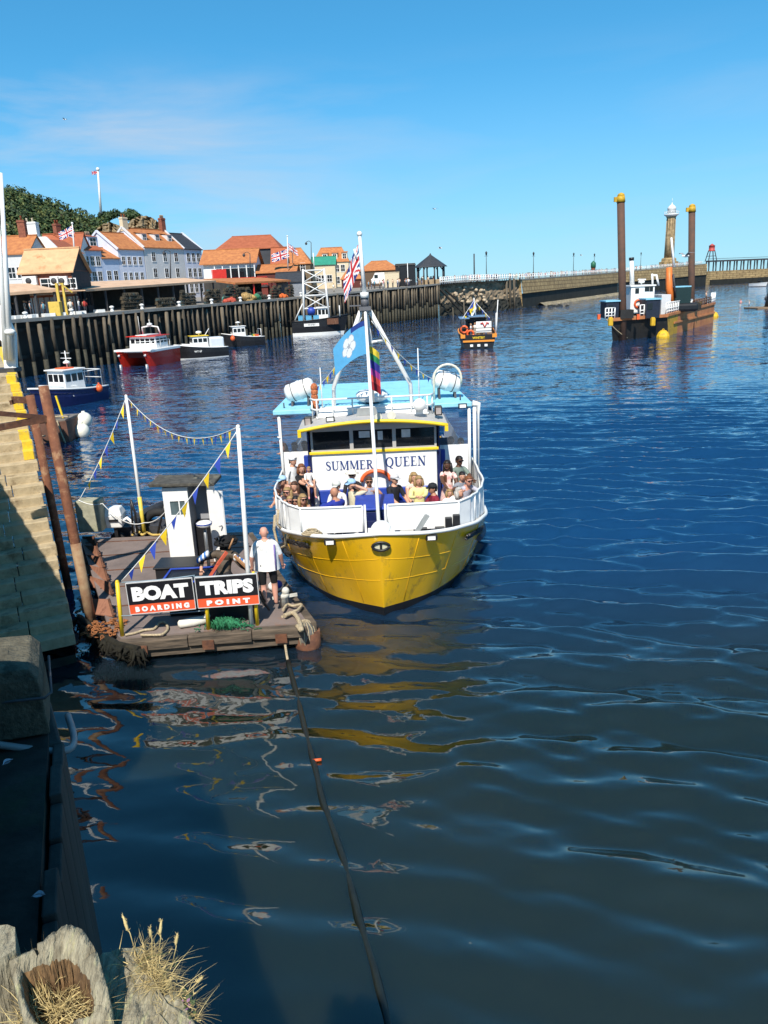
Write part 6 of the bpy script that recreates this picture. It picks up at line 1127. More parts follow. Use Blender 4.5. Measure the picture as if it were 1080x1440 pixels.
# roof gear
b = MB(); b.lathe((CX+.0, 22.55, 4.12), [(.34, -.05), (.46, .02), (.47, .16), (.38, .25), (.05, .28)], 20); part('radar', b, WHITE, q_); b = MB(); b.cyl((CX, 22.55, 4.0), (CX, 22.55, 4.1), .2, n=12); part('radar_foot', b, BLACK, q_)
b = MB()
for z in (4.02, 4.3): b.tube([V((CX-1.75, 21.85, z)), V((CX-1.6, 21.6, z)), V((CX+1.6, 21.6, z)), V((CX+1.75, 21.85, z))], .028, 6)
for x in (-1.7, -1.55, -1.1, -.55, .55, 1.1, 1.55, 1.7): b.cyl((CX+x, 21.6 if abs(x) < 1.65 else 21.8, 3.75), (CX+x, 21.6 if abs(x) < 1.65 else 21.8, 4.32), .022, n=6)
part('roof_rail', b, WHITE, q_)
def raft(p, d):
    p = V(p); d = V(d).normalized(); b = MB(); b.lathe(p-d*.44, [(.05, 0), (.20, .02), (.265, .10), (.27, .40), (.285, .42), (.285, .46), (.27, .48), (.265, .78), (.20, .86), (.05, .88)], 18, axis=d); o = part('life_raft', b, WHITE, q_)
    b = MB()
    for f in (-.2, .2): c_ = p+d*f; u = d.orthogonal().normalized(); w = d.cross(u); b.tube([c_+(u*math.cos(a)+w*math.sin(a))*.278 for a in [k*math.pi/8 for k in range(17)]], .012, 5)
    part('strap', b, DARK, o)
    for f in (-.25, .25): b = MB(); c_ = p+d*f; b.beam(c_+V((0, -.1, -.25)), V((c_.x, c_.y-.15, 4.0)), .06, .06); b.beam((c_.x, c_.y-.15, 4.03), (c_.x, c_.y+.25, 4.03), .05, .05); b.beam(c_+V((0, .2, -.22)), V((c_.x, c_.y+.25, 4.0)), .06, .06); part('raft_cradle', b, DARK, q_)
raft((-2.30, 22.7, 4.46), (.95, -.1, .28)); raft((2.02, 22.9, 4.5), (.93, .1, -.30))
b = MB(); b.tube([V((1.62, 22.6, 4.0)), V((1.62, 22.6, 4.6))]+[V((2.02-.40*math.cos(a), 22.6, 4.62+.40*math.sin(a))) for a in [k*math.pi/10 for k in range(11)]]+[V((2.42, 22.6, 4.45))], .035, 7); part('hoop', b, mat('cream pipe', (.68, .64, .52), .5), q_)
for x, y, z1 in ((-1.62, 22.0, 5.15), (1.16, 22.2, 5.55)): b = MB(); b.cyl((x, y, 4.0), (x, y, z1), .022, .012, 6); part('aerial', b, WHITE, q_)
b = MB()
for k in range(5): z = 4.6-k*.14; b.ball((-1.83+.02*math.sin(k*3), 22.05, z), .11, 7, 5, 0, (1, .8, 1.1))
part('orange_net', b, mat('orange rope net', (.48, .15, .06), .95, .4, 20, bump=1, bscale=30), q_)
for (x, z, r) in ((.62-.35, 4.0, .10), (.62, 4.02, .12)): b = MB(); b.lathe((CX+x-.1, 20.95, z-.12), [(.02, 0), (.03, .12), (r*.8, .2), (r, .22)], 12, axis=(0, -1, .05)); b.cyl((CX+x-.1, 20.95, z-.2), (CX+x-.1, 20.95, z-.12), .03); part('horn', b, mat('horn cream', (.6, .58, .5), .4), q_)
b = MB(); b.lathe((1.1, 21.2, 4.1), [(.05, 0), (.17, .04), (.18, .2), (.02, .22)], 14, axis=(0, -1, .1)); b.box((1.1, 21.2, 3.9), (.2, .12, .1)); part('searchlight', b, WHITE2, q_)
for x, z in ((-1.98, 3.78), (1.62, 3.92)): b = MB(); b.box((x, 21.2, z), (.2, .22, .26)); o = part('flood_light', b, BLACK, q_, bevel=.02); b = MB(); b.box((x, 21.08, z), (.14, .02, .18)); part('lens', b, mat('lamp lens', (.35, .30, .28), .2), o)
for x in (-1.35, 2.36): b = MB(); z = 3.86 if x < 0 else 3.92; y = 20.9 if x < 0 else 21.8; b.box((x, y, z), (.24, .1, .13)); o = part('lamp', b, BLACK, q_); b = MB(); b.box((x, y-.056, z), (.18, .02, .09)); part('lens', b, WHITE, o)
b = MB(); b.prism([(CX-.45, 21.25, 3.85), (CX+.15, 21.25, 3.87), (CX+.1, 21.25, 4.08), (CX-.4, 21.25, 4.06)], (0, .04, 0)); part('air_vent', b, mat('galvanised steel', (.3, .3, .3)), q_)
for sd in (-1, 1):
    for y in (22.3, 24.2): b = MB(); b.cyl((CX+sd*2.55, y, 4.0), (CX+sd*2.55, y, 4.16), .02, n=5); part('roof_peg', b, DARK, q_)
# flags
def flagthing(label, name, o, u, v, fn, mats, **k):
    t = thing(name, label, 'flag', tuple(o)); nm = flag('flag_cloth', t, V(o)-V(o)*0, u, v, fn, mats, **k); return t
def flagw(label, o, u, v, fn, mats, nu=26, nv=16, wave=.06, ph=0, droop=0):
    o, u, v = V(o), V(u), V(v); nrm = u.cross(v).normalized(); b = MB(); l = u.length
    pt = lambda i, j: o+u*(i/nu)+v*(j/nv)+nrm*(wave*l*math.sin(i/nu*6.5+ph+j/nv*1.3)*(i/nu))-V((0, 0, droop*(i/nu)**1.6*(1-.25*j/nv)))
    for i in range(nu):
        for j in range(nv): b.add([pt(i, j), pt(i+1, j), pt(i+1, j+1), pt(i, j+1)], [(0, 1, 2, 3)], fn((i+.5)/nu, (j+.5)/nv), True)
    return solo('flag', b, mats, label, 'flag', base=tuple(o))
flagw('Union flag drooping from the staff at the top of the boat mast', TP+V((-.05, 0, -.25)), (-.42, .1, -.60), (.02, 0, -.62), union, FLAGM, 30, 22, .09, 0, .25)
def rose(u, v):
    x, y = (u-.52)*1.6, (v-.50)
    for k in range(5):
        a = math.pi/2+k*2*math.pi/5; px, py = .20*math.cos(a), .20*math.sin(a)*1.0; dd = math.hypot(x-px, y-py)
        if dd < .155: return 2 if dd > .135 else 1
    if math.hypot(x, y) < .12: return 2 if math.hypot(x, y) < .07 else 1
    return 3 if (v < .16 and u < .42) else 0
YB = [mat('flag sky blue', (.09, .36, .62), .7, .05), mat('flag rose white', (.66, .68, .70), .8, .03), mat('flag rose shade', (.34, .37, .42), .8), mat('flag navy', (.01, .04, .22), .7)]
flagw('sky blue flag with a large white rose on the boat mast', AP+V((-.04, -.05, -.28)), (-.84, -.10, -.05), (.02, .02, -.84), rose, YB, 56, 44, .06, .6, .62)
RB6 = [mat('rainbow %d' % k, c, .8) for k, c in enumerate(((.30, .015, .02), (.62, .06, .05), (.35, .04, .25), (.03, .03, .25), (.02, .22, .08), (.65, .5, .04)))]
flagw('narrow rainbow striped flag hanging behind the mast pole', AP+V((.06, .35, -.95)), (.26, .05, -.1), (0, 0, -1.15), lambda u, v: 5-min(5, int(v*6.2)), RB6, 8, 26, .16, 1, .1)
def bunting(label, a, c, sag, k, size, first=0, nm='bunting', drop=V((0, 0, -1)), cols=None, group=None, start=.04, end=.96):
    t = thing(nm, label, 'bunting', tuple(a), group); P = arc(a, c, sag, 28); b = MB(); b.tube(P, .011, 5); part('line', b, WHITE2, t); cols = cols or [YELLOW, BLUE]
    for i in range(k):
        f = start+(end-start)*(i+.5)/k; j = min(27, int(f*28)); p = P[j].lerp(P[j+1], f*28-j); d = (P[j+1]-P[j]).normalized(); w = size*rnd.uniform(.85, 1.1); tw = V((rnd.uniform(-.35, .35), rnd.uniform(-.5, .5), 0)); b = MB()
        g = (drop+tw*.5).normalized(); up_ = p-d*w*.5; dn = p+d*w*.5; tip = p+g*w*1.35; mid = (up_+dn+tip)/3+d.cross(g)*w*.10
        b.add([up_, dn, tip, mid], [(0, 1, 3), (1, 2, 3), (2, 0, 3)], 0, True); part('pennant', b, cols[(i+first) % 2], t)
    return t
bunting('blue and yellow pennants from the boat mast down to the left life raft', AP+V((-.1, 0, -.2)), V((-1.85, 22.4, 4.5)), .22, 13, .17, 1)
bunting('blue and yellow pennants from the boat mast down to the white hoop on the right', AP+V((.15, 0, -.3)), V((1.62, 22.6, 4.6)), .2, 9, .14, 1)
# ---- passengers
def pas(label, px, py, Y, **k):
    for q in ('yaw', 'turn'):
        if q in k: k[q] = -k[q]
    k['s'] = k.get('s', 1.0)*1.13; p = aty(px, py, Y); return person(label, p, group='passengers on the gold boat', **k)
rail_l = lambda px, py, Y: aty(px, py, Y)
FLOR = mat('floral dress', (.78, .66, .60), .8, .0, 9, col2=(.55, .07, .06), mix=.42)
pas('passenger in a light blue cap leaning out behind the group at the left rail', 397, 676, 20.6, yaw=.7, lean=.35, hat='cap', hatcol=(.35, .55, .75), hair='dark', top=(.60, .34, .28), shades=True, hands=(aty(385, 705, 20.0), aty(396, 708, 19.6)))
pas('dark haired child bent over the left rail with bare arms hanging outside', 389, 694, 19.7, yaw=.75, lean=.55, hair='brown', s=.86, top=(.05, .04, .05), sleeve=.2, hands=(aty(379, 716, 19.2), aty(390, 718, 19.0)), nod=-.1)
pas('passenger with blond hair and sunglasses in the middle of the left rail group', 404, 692, 19.9, yaw=.4, lean=.2, hair='blond', style='long', shades=True, top=(.65, .35, .32), sleeve=.1, skin=3, hands=(aty(393, 716, 19.2), aty(405, 716, 19.0)))
pas('passenger in pink with sunglasses low down at the left rail', 408, 704, 19.3, yaw=.3, lean=.25, hair='blond', style='bob', shades=True, top=(.70, .28, .33), sleeve=.1, s=.92, skin=3, hands=(aty(396, 720, 18.8), aty(408, 720, 18.7)))
pas('dark haired passenger with sunglasses between two blond ones at the left rail', 416, 704, 19.2, yaw=.2, lean=.2, hair='dark', style='long', shades=True, top=(.68, .42, .40), sleeve=.1, s=.92, hands=(aty(410, 719, 18.8), aty(420, 719, 18.7)))
pas('passenger with long dark hair standing just behind the left rail group', 414, 684, 20.3, yaw=.35, hair='brown', style='long', top=(.10, .06, .05), sleeve=.2)
pas('blond passenger in a white top leaning at the right end of the left rail group', 426, 702, 18.9, yaw=-.5, lean=.3, hair='blond', style='long', shades=True, top=(.72, .71, .68), sleeve=.1, hands=(aty(408, 717, 18.5), aty(430, 716, 18.4)))
pas('passenger in a white cap turned away beside the left canvas screen', 412, 648, 21.3, yaw=-.9, hat='backcap', hatcol=(.75, .75, .75), hair='dark', style='cap', top=(.70, .72, .74))
pas('passenger in a black top with auburn hair holding a toddler', 424, 659, 20.9, yaw=.1, hair='ginger', style='bob', top=(.012, .012, .014), bottom=(.015, .015, .018), leg=.5, sleeve=.35, hands=(aty(433, 682, 20.5), aty(434, 676, 20.5)), turn=-.4)
pas('toddler in white with bare legs held in the arms of the passenger in black', 434, 660, 20.5, yaw=-.3, s=.56, sit=True, hair='blond', top=(.70, .68, .66), bottom=(.75, .72, .7), leg=.3, shoe=(.7, .25, .25), turn=.5)
pas('brown haired passenger reaching an arm out past the left shelter post', 398, 629, 22.6, yaw=.9, lean=.4, hair='brown', style='bob', top=(.30, .22, .18), hands=(aty(388, 640, 21.7), None))
pas('bald passenger in a royal blue shirt with an arm stretched along the rail', 470, 693, 18.35, yaw=2.4, hair=None, sit=True, top=(.015, .03, .26), sleeve=.45, build=1.2, skin=1, hands=(None, aty(434, 717, 17.75)), turn=-.2)
pas('passenger in a grey cap and sunglasses seated left below the boat name', 473, 684, 19.8, yaw=.3, sit=True, hat='cap', hatcol=(.55, .57, .54), hair='grey', shades=True, top=(.66, .66, .68), lean=.1)
pas('passenger in a light blue sun visor with hands raised to the face', 494, 681, 19.4, yaw=.9, sit=True, hair='dark', style='bob', hat='cap', hatcol=(.32, .52, .75), top=(.66, .60, .42), hands=(aty(499, 684, 19.2), aty(503, 684, 19.25)))
pas('passenger in a straw hat and black top seated below the first word of the name', 495, 668, 20.5, yaw=.1, sit=True, hat='brim', hatcol=(.68, .64, .56), hair='brown', shades=True, top=(.014, .014, .018))
pas('bare shouldered passenger with sunglasses left of the centre pole', 519, 677, 20.2, yaw=-.1, sit=True, hair='brown', style='bun', shades=True, top=(.30, .33, .45), sleeve=.0, skin=1, hands=(aty(508, 692, 19.8), aty(528, 692, 19.8)))
pas('passenger in a black shirt and pale cap looking right beside the centre pole', 555, 674, 20.1, yaw=-.75, sit=True, hat='cap', hatcol=(.55, .55, .56), hair='grey', top=(.010, .011, .016), shades=True, build=1.12)
pas('blond passenger in a pale yellow jacket with clasped hands', 589, 676, 19.6, yaw=-.1, sit=True, hair='blond', style='bob', top=(.76, .68, .30), sleeve=1.0, build=1.08, hands=(aty(586, 699, 19.1), aty(593, 699, 19.1)))
pas('blond passenger half hidden behind the pale yellow jacket', 582, 671, 20.3, yaw=-.3, sit=True, hair='blond', style='bob', top=(.65, .5, .42), sleeve=.1)
pas('passenger in a maroon shirt and black cap seated at the right bulwark', 608, 687, 18.9, yaw=1.2, sit=True, hat='cap', hatcol=(.012, .012, .014), hair='dark', top=(.20, .012, .03), build=1.05, skin=1)
pas('standing passenger with long dark hair in a white and red floral dress', 629, 654, 20.5, yaw=.35, hair='dark', style='long', skin=2, top=(.78, .66, .60), sleeve=.2, skirt=True, extra_top=FLOR, hands=(aty(628, 686, 20.0), aty(636, 690, 20.1)))
pas('passenger in a grey green shirt and sunglasses standing behind the right rail', 646, 648, 21.0, yaw=-.5, hair='dark', shades=True, skin=2, top=(.16, .21, .18), hands=(None, aty(672, 683, 20.3)), sleeve=.45, build=1.05)
pas('dark haired passenger in dark clothes at the right rail below the grey green shirt', 650, 670, 20.2, yaw=-.1, hair='dark', top=(.22, .24, .28), s=.95, lean=.1)
pas('brown haired passenger in a patterned shirt leaning arms on the right rail', 659, 676, 19.9, yaw=-.45, lean=.3, hair='ginger', shades=True, top=(.42, .42, .50), hands=(aty(650, 691, 19.5), aty(675, 690, 19.6)), skin=3)
pas('white haired passenger bent low over the right rail', 646, 692, 19.3, yaw=-.8, lean=.5, hair='grey', style='bob', top=(.74, .74, .73), nod=-.3, s=.95, hands=(aty(640, 706, 18.9), aty(658, 702, 18.9)))
pas('blond child peering over the right bulwark next to the floral dress', 632, 693, 19.5, yaw=-.2, hair='blond', style='bob', s=.78, top=(.7, .7, .7))
for x, y, Y, l, c in ((414, 628, 23.6, 'dim figure seated behind the left clear curtain', (.02, .02, .03)), (428, 626, 24.2, 'dim figure standing behind the left clear curtain near the cabin', (.03, .03, .04)), (634, 620, 23.5, 'dim figure seated behind the right clear curtain', (.04, .05, .09)), (648, 622, 23.0, 'figure in a blue white top behind the right clear curtain', (.35, .38, .55))): pas(l, x, y, Y, yaw=rnd.uniform(-.5, .5), hair='dark', top=c, sit=True)
# ------------------------------------------------------------------ boarding pontoon
PZ = .55
PT_ = thing('pontoon', 'rust brown steel boarding pontoon with old timber edge floating beside the stone steps', 'pontoon', (-5, 18, 0))
DK = mat('pontoon deck plate', (.185, .145, .13), .75, .18, 1.1, dirt=(.24, .11, .05), dscale=.8, dpos=.60, bump=.15, bscale=6)
OLDT = mat('old timber edge', (.16, .12, .085), .9, .45, 5, col2=(.03, .025, .02), stretch=(.35, 1, 3), bump=.8, bscale=8)
po = [V((-5.55, 14.62, 0)), V((-1.72, 14.98, 0)), V((-2.1, 16.0, 0)), V((-4.05, 21.55, 0)), V((-8.9, 21.55, 0)), V((-5.95, 15.1, 0))]
b = MB(); b.prism([p+V((0, 0, PZ-.12)) for p in po], (0, 0, .12)); part('deck', b, DK, PT_)
b = MB(); b.prism([V((p.x*.97-.15, 18+(p.y-18)*.92, -.3)) for p in po], (0, 0, PZ+.17)); part('float', b, mat('float tank', (.02, .018, .016), .8, .3, 2), PT_)
for k, (f0, f1) in enumerate(((0, .36), (.363, .70), (.703, 1.0))):
    a, c = po[0].lerp(po[1], f0)+V((0, -.11, PZ-.13+.012*k)), po[0].lerp(po[1], f1)+V((0, -.11, PZ-.14)); b = MB(); b.beam(a, c, .2, .22); part('edge_timber', b, OLDT, PT_, bevel=.02)
b = MB(); b.beam(po[0].lerp(po[1], .05)+V((0, -.06, PZ-.35)), po[0].lerp(po[1], .95)+V((0, -.06, PZ-.35)), .12, .14); part('lower_timber', b, OLDT, PT_)
b = MB(); b.beam(po[1]+V((.1, 0, PZ-.12)), po[2]+V((.1, 0, PZ-.12)), .18, .2); b.beam(po[2]+V((.1, 0, PZ-.12)), po[3]+V((.1, 0, PZ-.12)), .16, .18); part('edge_timber', b, OLDT, PT_)
for f in (.12, .47, .86): b = MB(); p = po[0].lerp(po[1], f)+V((0, -.225, PZ-.22)); b.box(p, (.24, .03, .2)); part('rusty_plate', b, RUST, PT_)
b = MB(); b.cyl((-1.75, 15.05, -.3), (-1.75, 15.05, .32), .28, n=14); part('corner_float', b, RUST, PT_)
# worn plate seams on the deck
for k in range(5):
    f = .18+k*.19; a, c = po[5].lerp(po[4], f), po[2].lerp(po[3], f); b = MB(); b.beam(a+V((.1, 0, PZ+.006)), c+V((-.1, 0, PZ+.006)), .05, .012); part('deck_seam', b, RUST, PT_)
# hinged rusty ramp plates down the left edge
rt = thing('ramp', 'row of tilted rusty ramp plates along the left edge of the pontoon', 'ramp', (-6.5, 17, .3)); RP = mat('rusty pink plate', (.33, .155, .10), .85, .2, 3, col2=(.21, .09, .05), bump=.4, dirt=(.13, .05, .03), dscale=3)
for k, (x, y, xx, yy) in enumerate(((160, 868, 116, 862), (158, 838, 122, 822), (152, 818, 120, 806), (146, 800, 119, 792), (140, 784, 118, 779), (135, 769, 118, 766))):
    a, c = atz(x, y, PZ+.04), atz(xx, yy, PZ-.20); d = V((-.42, .9, 0))*(.62 if k == 0 else .42); b = MB(); b.prism([a, a+d+V((0, 0, .18)), c+d+V((0, 0, .12)), c], (0.0, .0, .025)); part('ramp_plate', b, RP, rt)
    b = MB(); b.cyl(a+V((0, 0, .03)), a+d+V((0, 0, .2)), .03, n=6)
    for q in range(3): b.ball(a.lerp(a+d, q/2.5)+V((.03, 0, .07)), .035, 6, 5)
    part('hinge', b, RUST, rt)
# rust pile of chain and scrap at the front left corner
t = thing('chain', 'heap of rusty chain at the foot of the ramp', 'chain', (-5.9, 15.0, PZ)); b = MB(); rc = random.Random(5)
for k in range(110):
    p = V((-5.98+rc.uniform(-.42, .32), 15.05+rc.uniform(-.32, .35), PZ-.05+rc.uniform(0, .16))); a = rc.uniform(0, 6.28); ti = rc.uniform(-.6, .6); u = V((math.cos(a), math.sin(a), ti)).normalized(); w = V((-math.sin(a), math.cos(a), 0))
    b.tube([p+u*.048*math.cos(q)+w*.028*math.sin(q) for q in [j*math.pi/4 for j in range(9)]], .013, 5, cap=False)
o = part('chain_links', b, mat('orange rust', (.26, .10, .035), .95, .3, 8, bump=.6), t); o['kind'] = 'stuff'
# hanging weed and chain under the front left
t = thing('hanging_weed', 'dark seaweed and old chain hanging from the front left corner of the pontoon', 'seaweed', (-6, 14.8, .3)); b = MB(); P = [atz(x, y, .5) for x, y in ((112, 868), (135, 888), (165, 906), (200, 914))]
C_ = []
for i in range(3): C_ += [P[i].lerp(P[i+1], q/8) for q in range(8)]
b.tube(C_, .07, 6)
for p in C_:
    for k in range(8): q = p+V((rc.uniform(-.08, .08), rc.uniform(-.1, .05), 0)); l = rc.uniform(.12, .42); b.tube([q, q+V((rc.uniform(-.12, .12), rc.uniform(-.1, .05), -l*.5)), q+V((rc.uniform(-.2, .2), rc.uniform(-.05, .05), -l))], [.04, .03, .006], 4)
for k in range(26): q = po[0].lerp(po[1], .07+rc.uniform(-.03, .03))+V((0, -.22, PZ-.2)); l = rc.uniform(.25, .55); b.tube([q, q+V((rc.uniform(-.05, .05), 0, -l*.5)), q+V((rc.uniform(-.1, .1), 0, -l))], [.02, .02, .006], 4)
o = part('weed', b, mat('seaweed', (.013, .012, .007), .95, .5, 10), t); o['kind'] = 'stuff'
# posts, signs
SGB = mat('sign black', (.012, .012, .016), .4, .05); SGR = mat('sign red', (.72, .10, .035), .45, .04); SGW = mat('sign white', (.82, .82, .82), .5, .02)
posts = []
for lab, x0, y0, x1, y1, Y, yb in (('yellow post at the left end of the two boards', 171, 818, 172, 894, 14.72, 0), ('yellow post between the two boards', 292, 815, 293, 884, 14.85, 0), ('yellow post at the right end of the two boards', 359, 806, 362, 880, 14.95, 0)):
    p = aty(x1, y1, Y); p.z = PZ; q = aty(x0, y0, Y); q.x = p.x+(q.x-p.x)*.4; b = MB(); b.cyl(p, q, .042, n=10); b.ball(q, .043, 8, 4); posts.append(solo('post', b, YELLOW, lab, 'post', 'yellow posts holding the boards', base=tuple(p)))
def sign(label, w1, w2, x0, x1, yt, yb, Y0, Y1):
    a, c = aty(x0, yt[0], Y0), aty(x1, yt[1], Y1); e = aty((x0+x1)/2, (yb[0]+yb[1])/2, (Y0+Y1)/2); H_ = (a.z+c.z)/2-e.z; u = (c-a); W_ = u.length; u.normalize(); nn = V((u.y, -u.x, 0)).normalized(); w = u.cross(nn)*-1; w = V((0, 0, 1)) - u*u.z; w.normalize(); nn = u.cross(w)
    t = thing('sign_board', label, 'sign', tuple((a+c)/2-w*H_)); OFF[t.name] = V(t.location)
    def pl(z0, z1, d): b = MB(); P = [a-w*H_*z0-nn*.0, c-w*H_*z0, c-w*H_*z1, a-w*H_*z1]; b.prism([p-nn*.0 for p in P], -nn*-d); return b
    part('board', pl(0, .70, .035), SGB, t); part('red_strip', pl(.702, 1.0, .035), SGR, t)
    b = MB()
    for p0, p1 in ((a, c), (c, c-w*H_), (c-w*H_, a-w*H_), (a-w*H_, a)): b.beam(p0+nn*.02, p1+nn*.02, .045, .014)
    part('edge_trim', b, mat('sign frame', (.55, .55, .55), .6), t)
    for s_, zc, size, bold, sp_ in ((w1, .36, H_*.56, .024, 1.02), (w2, .85, H_*.20, .010, 1.7)):
        M_ = Matrix((u, w, nn)).transposed().to_4x4(); M_.translation = (a+c)/2-w*H_*zc+nn*.041-OFF[t.name]
        me = text_mesh(s_, size, .003, bold, sp_); xs_ = [v.co.x for v in me.vertices]; want = W_*(.86 if zc < .5 else .82); k = want/(max(xs_)-min(xs_)); k = min(max(k, .8), 1.5); ys_ = [v.co.y for v in me.vertices]; me.transform(Matrix.Diagonal((k, 1, 1, 1)) @ Matrix.Translation((-(max(xs_)+min(xs_))/2, -(max(ys_)+min(ys_))/2, 0))); me.transform(M_); me.materials.clear(); me.materials.append(SGW); part('lettering', me, SGW, t)
    return t
sign('black and red board reading BOAT BOARDING tied between yellow posts', 'BOAT', 'BOARDING', 177, 270, (820, 812), (863, 856), 14.66, 14.78)
sign('black and red board reading TRIPS POINT tied between yellow posts', 'TRIPS', 'POINT', 274, 361, (812, 806), (856, 847), 14.78, 14.86)
b = MB()
for p, q in ((aty(171, 819, 14.7), aty(274, 809, 14.8)), (aty(171, 866, 14.7), aty(293, 858, 14.85)), (aty(272, 811, 14.8), aty(362, 805, 14.95))): b.tube(arc(p, q, .02, 8), .012, 5)
solo('rope', b, mat('blue grey cord', (.22, .30, .36), .9), 'thin cord lashing the two boards to the yellow posts', 'rope')
# black box behind the boards, dark tub added as shadow below them, white fender, green net, ropes
b = MB(); b.bx(-4.78, -3.9, 15.6, 16.3, PZ, 1.28); b.bx(-4.85, -3.83, 15.54, 16.36, 1.28, 1.34); solo('storage_box', b, mat('black plastic box', (.012, .013, .016), .45), 'black box with lid behind the two boards', 'box', bevel=.03)
b = MB(); b.tube([(-4.86, 15.52, 1.36), (-3.8, 15.52, 1.37), (-3.8, 16.38, 1.37), (-4.86, 16.38, 1.36), (-4.86, 15.52, 1.36)], .03, 6); solo('box_trim', b, BLUE, 'blue tube laid round the lid of the black box', 'tube')
b = MB(); b.bx(-4.0, -2.85, 15.2, 15.62, PZ, 1.05); b.bx(-3.8, -3.1, 15.25, 15.55, 1.05, 1.2); solo('storage_box', b, mat('shadow dark tub', (.010, .014, .024), .5), 'long dark tub added for the black shadow under the TRIPS board', 'box', bevel=.04)
a, c = atz(250, 878, PZ+.1), atz(291, 871, PZ+.1); b = MB(); d = c-a; b.tube([a, a.lerp(c, .06), a.lerp(c, .5), a.lerp(c, .94), c], [.04, .09, .10, .09, .05], 10); b.ball(c+V((0, .05, .06)), .07, 8, 6); solo('fender', b, mat('old white fender', (.72, .70, .62), .6, .1, 5), 'long white boat fender lying on the pontoon under the BOAT board', 'fender')
rg = random.Random(12); t = thing('fishing_net', 'small heap of bright green net under the TRIPS board', 'net', tuple(atz(322, 880, PZ))); b = MB(); c = atz(320, 882, PZ)
for k in range(170):
    p = c+V((rg.gauss(0, .24), rg.gauss(0, .09), 0)); h = max(.03, .22-abs(p.x-c.x+.1)*.35); q = p+V((rg.uniform(-.2, .2), rg.uniform(-.1, .1), 0)); b.tube([p+V((0, 0, .02)), (p+q)/2+V((0, 0, h)), q+V((0, 0, .02))], .009, 4)
b.ball(c+V((-.05, .03, .03)), .2, 10, 6, 0, (1.7, .7, .7)); o = part('net_strands', b, mat('green net', (.025, .19, .085), .8, .4, 20), t); o['kind'] = 'stuff'
b = MB(); c = atz(308, 860, PZ+.2); b.lathe((c.x, c.y+.05, PZ), [(.13, 0), (.11, .25), (.07, .32), (.09, .4), (.10, .48), (.03, .55)], 10); b.beam((c.x-.17, c.y+.05, PZ+.42), (c.x+.17, c.y+.05, PZ+.42), .07, .07); solo('mooring_bollard', b, BLACK, 'small black iron bollard with cross bar behind the green net', 'bollard')
def rope(label, pts, r=.022, m=None, jit=0): 
    P = [V(p) for p in pts]; C = cat_([tuple(p) for p in P], 5); b = MB(); b.tube(C, r, 7); return solo('rope', b, m or ROPE, label, 'rope')
rope('pale rope looped along the front edge of the pontoon beside the left yellow post', [atz(x, y, PZ+.04) for x, y in ((176, 893), (190, 890), (203, 886), (217, 884), (224, 876), (232, 876), (236, 884), (228, 892), (212, 893), (198, 893))], .028)
rope('yellowish rope tied round the foot of the white pole at the back of the pontoon', [atz(x, y, PZ+.05) for x, y in ((186, 752), (194, 747), (200, 752), (207, 749), (214, 752), (222, 752), (230, 751))], .035, mat('yellow rope', (.52, .36, .10), .9, .2, 20))
for k, (pp, lab) in enumerate(((((398, 858), (404, 850), (412, 852), (424, 850), (418, 858), (406, 862)), 'pale rope and netting heaped on the right corner of the pontoon'), (((400, 866), (412, 862), (420, 872), (424, 886), (418, 880)), 'thick pale rope bent over the right corner of the pontoon'))): rope(lab, [atz(x, y, PZ+.1) for x, y in pp], .05 if k else .03)
t = thing('fender', 'grey netted round fender hanging at the right front corner of the pontoon', 'fender', (-1.5, 15, .1)); c = atz(429, 884, .4); b = MB(); b.ball((c.x, c.y, .28), .27, 12, 8, 0, (.75, .9, 1.15)); part('body', b, mat('grey fender', (.16, .15, .13), .9, .3, 12, bump=.6), t); b = MB()
for k in range(6): a = k*math.pi/6; b.tube([V((c.x+.21*math.cos(a)*math.sin(q), c.y+.25*math.sin(a)*math.sin(q), .28+.32*math.cos(q))) for q in [j*math.pi/6 for j in range(13)]], .012, 4)
part('netting', b, ROPE, t)
b = MB(); c = atz(400, 852, PZ); b.lathe((c.x, c.y, PZ), [(.10, 0), (.09, .2), (.13, .24), (.12, .3)], 10); b.beam((c.x-.25, c.y, PZ+.2), (c.x+.3, c.y+.05, PZ+.24), .06, .06); b.ball((c.x+.05, c.y, PZ+.36), .09, 8, 6); solo('mooring_cleat', b, mat('pale cleat', (.55, .54, .48), .8, .2, 6), 'pale cleat with white knob on the right corner of the pontoon', 'cleat')
# mooring rope running from the corner into and along the water towards the camera
PR = [atz(397, 866, PZ+.02), atz(400, 898, .22), atz(405, 930, .06)]+[atz(x, y, -.012) for x, y in ((417, 975), (430, 1030), (443, 1080), (455, 1130), (480, 1200), (497, 1260), (510, 1310), (528, 1370), (545, 1440), (556, 1490))]
C = cat_([tuple(p) for p in PR], 4); b = MB(); b.tube(C[:9], .028, 7, 0); b.tube(C[8:], .05, 7, 1); solo('mooring_rope', b, [ROPE, mat('wet dark rope', (.012, .016, .014), .45, .2, 12)], 'mooring rope running from the pontoon corner along the water towards the camera', 'rope')
p = atz(446, 1070, 0); b = MB(); b.tube([p+V((-.07, 0, .01)), p+V((.07, .01, .015))], .025, 8); solo('float', b, ORANGE, 'small orange float beside the mooring rope in the water', 'float')
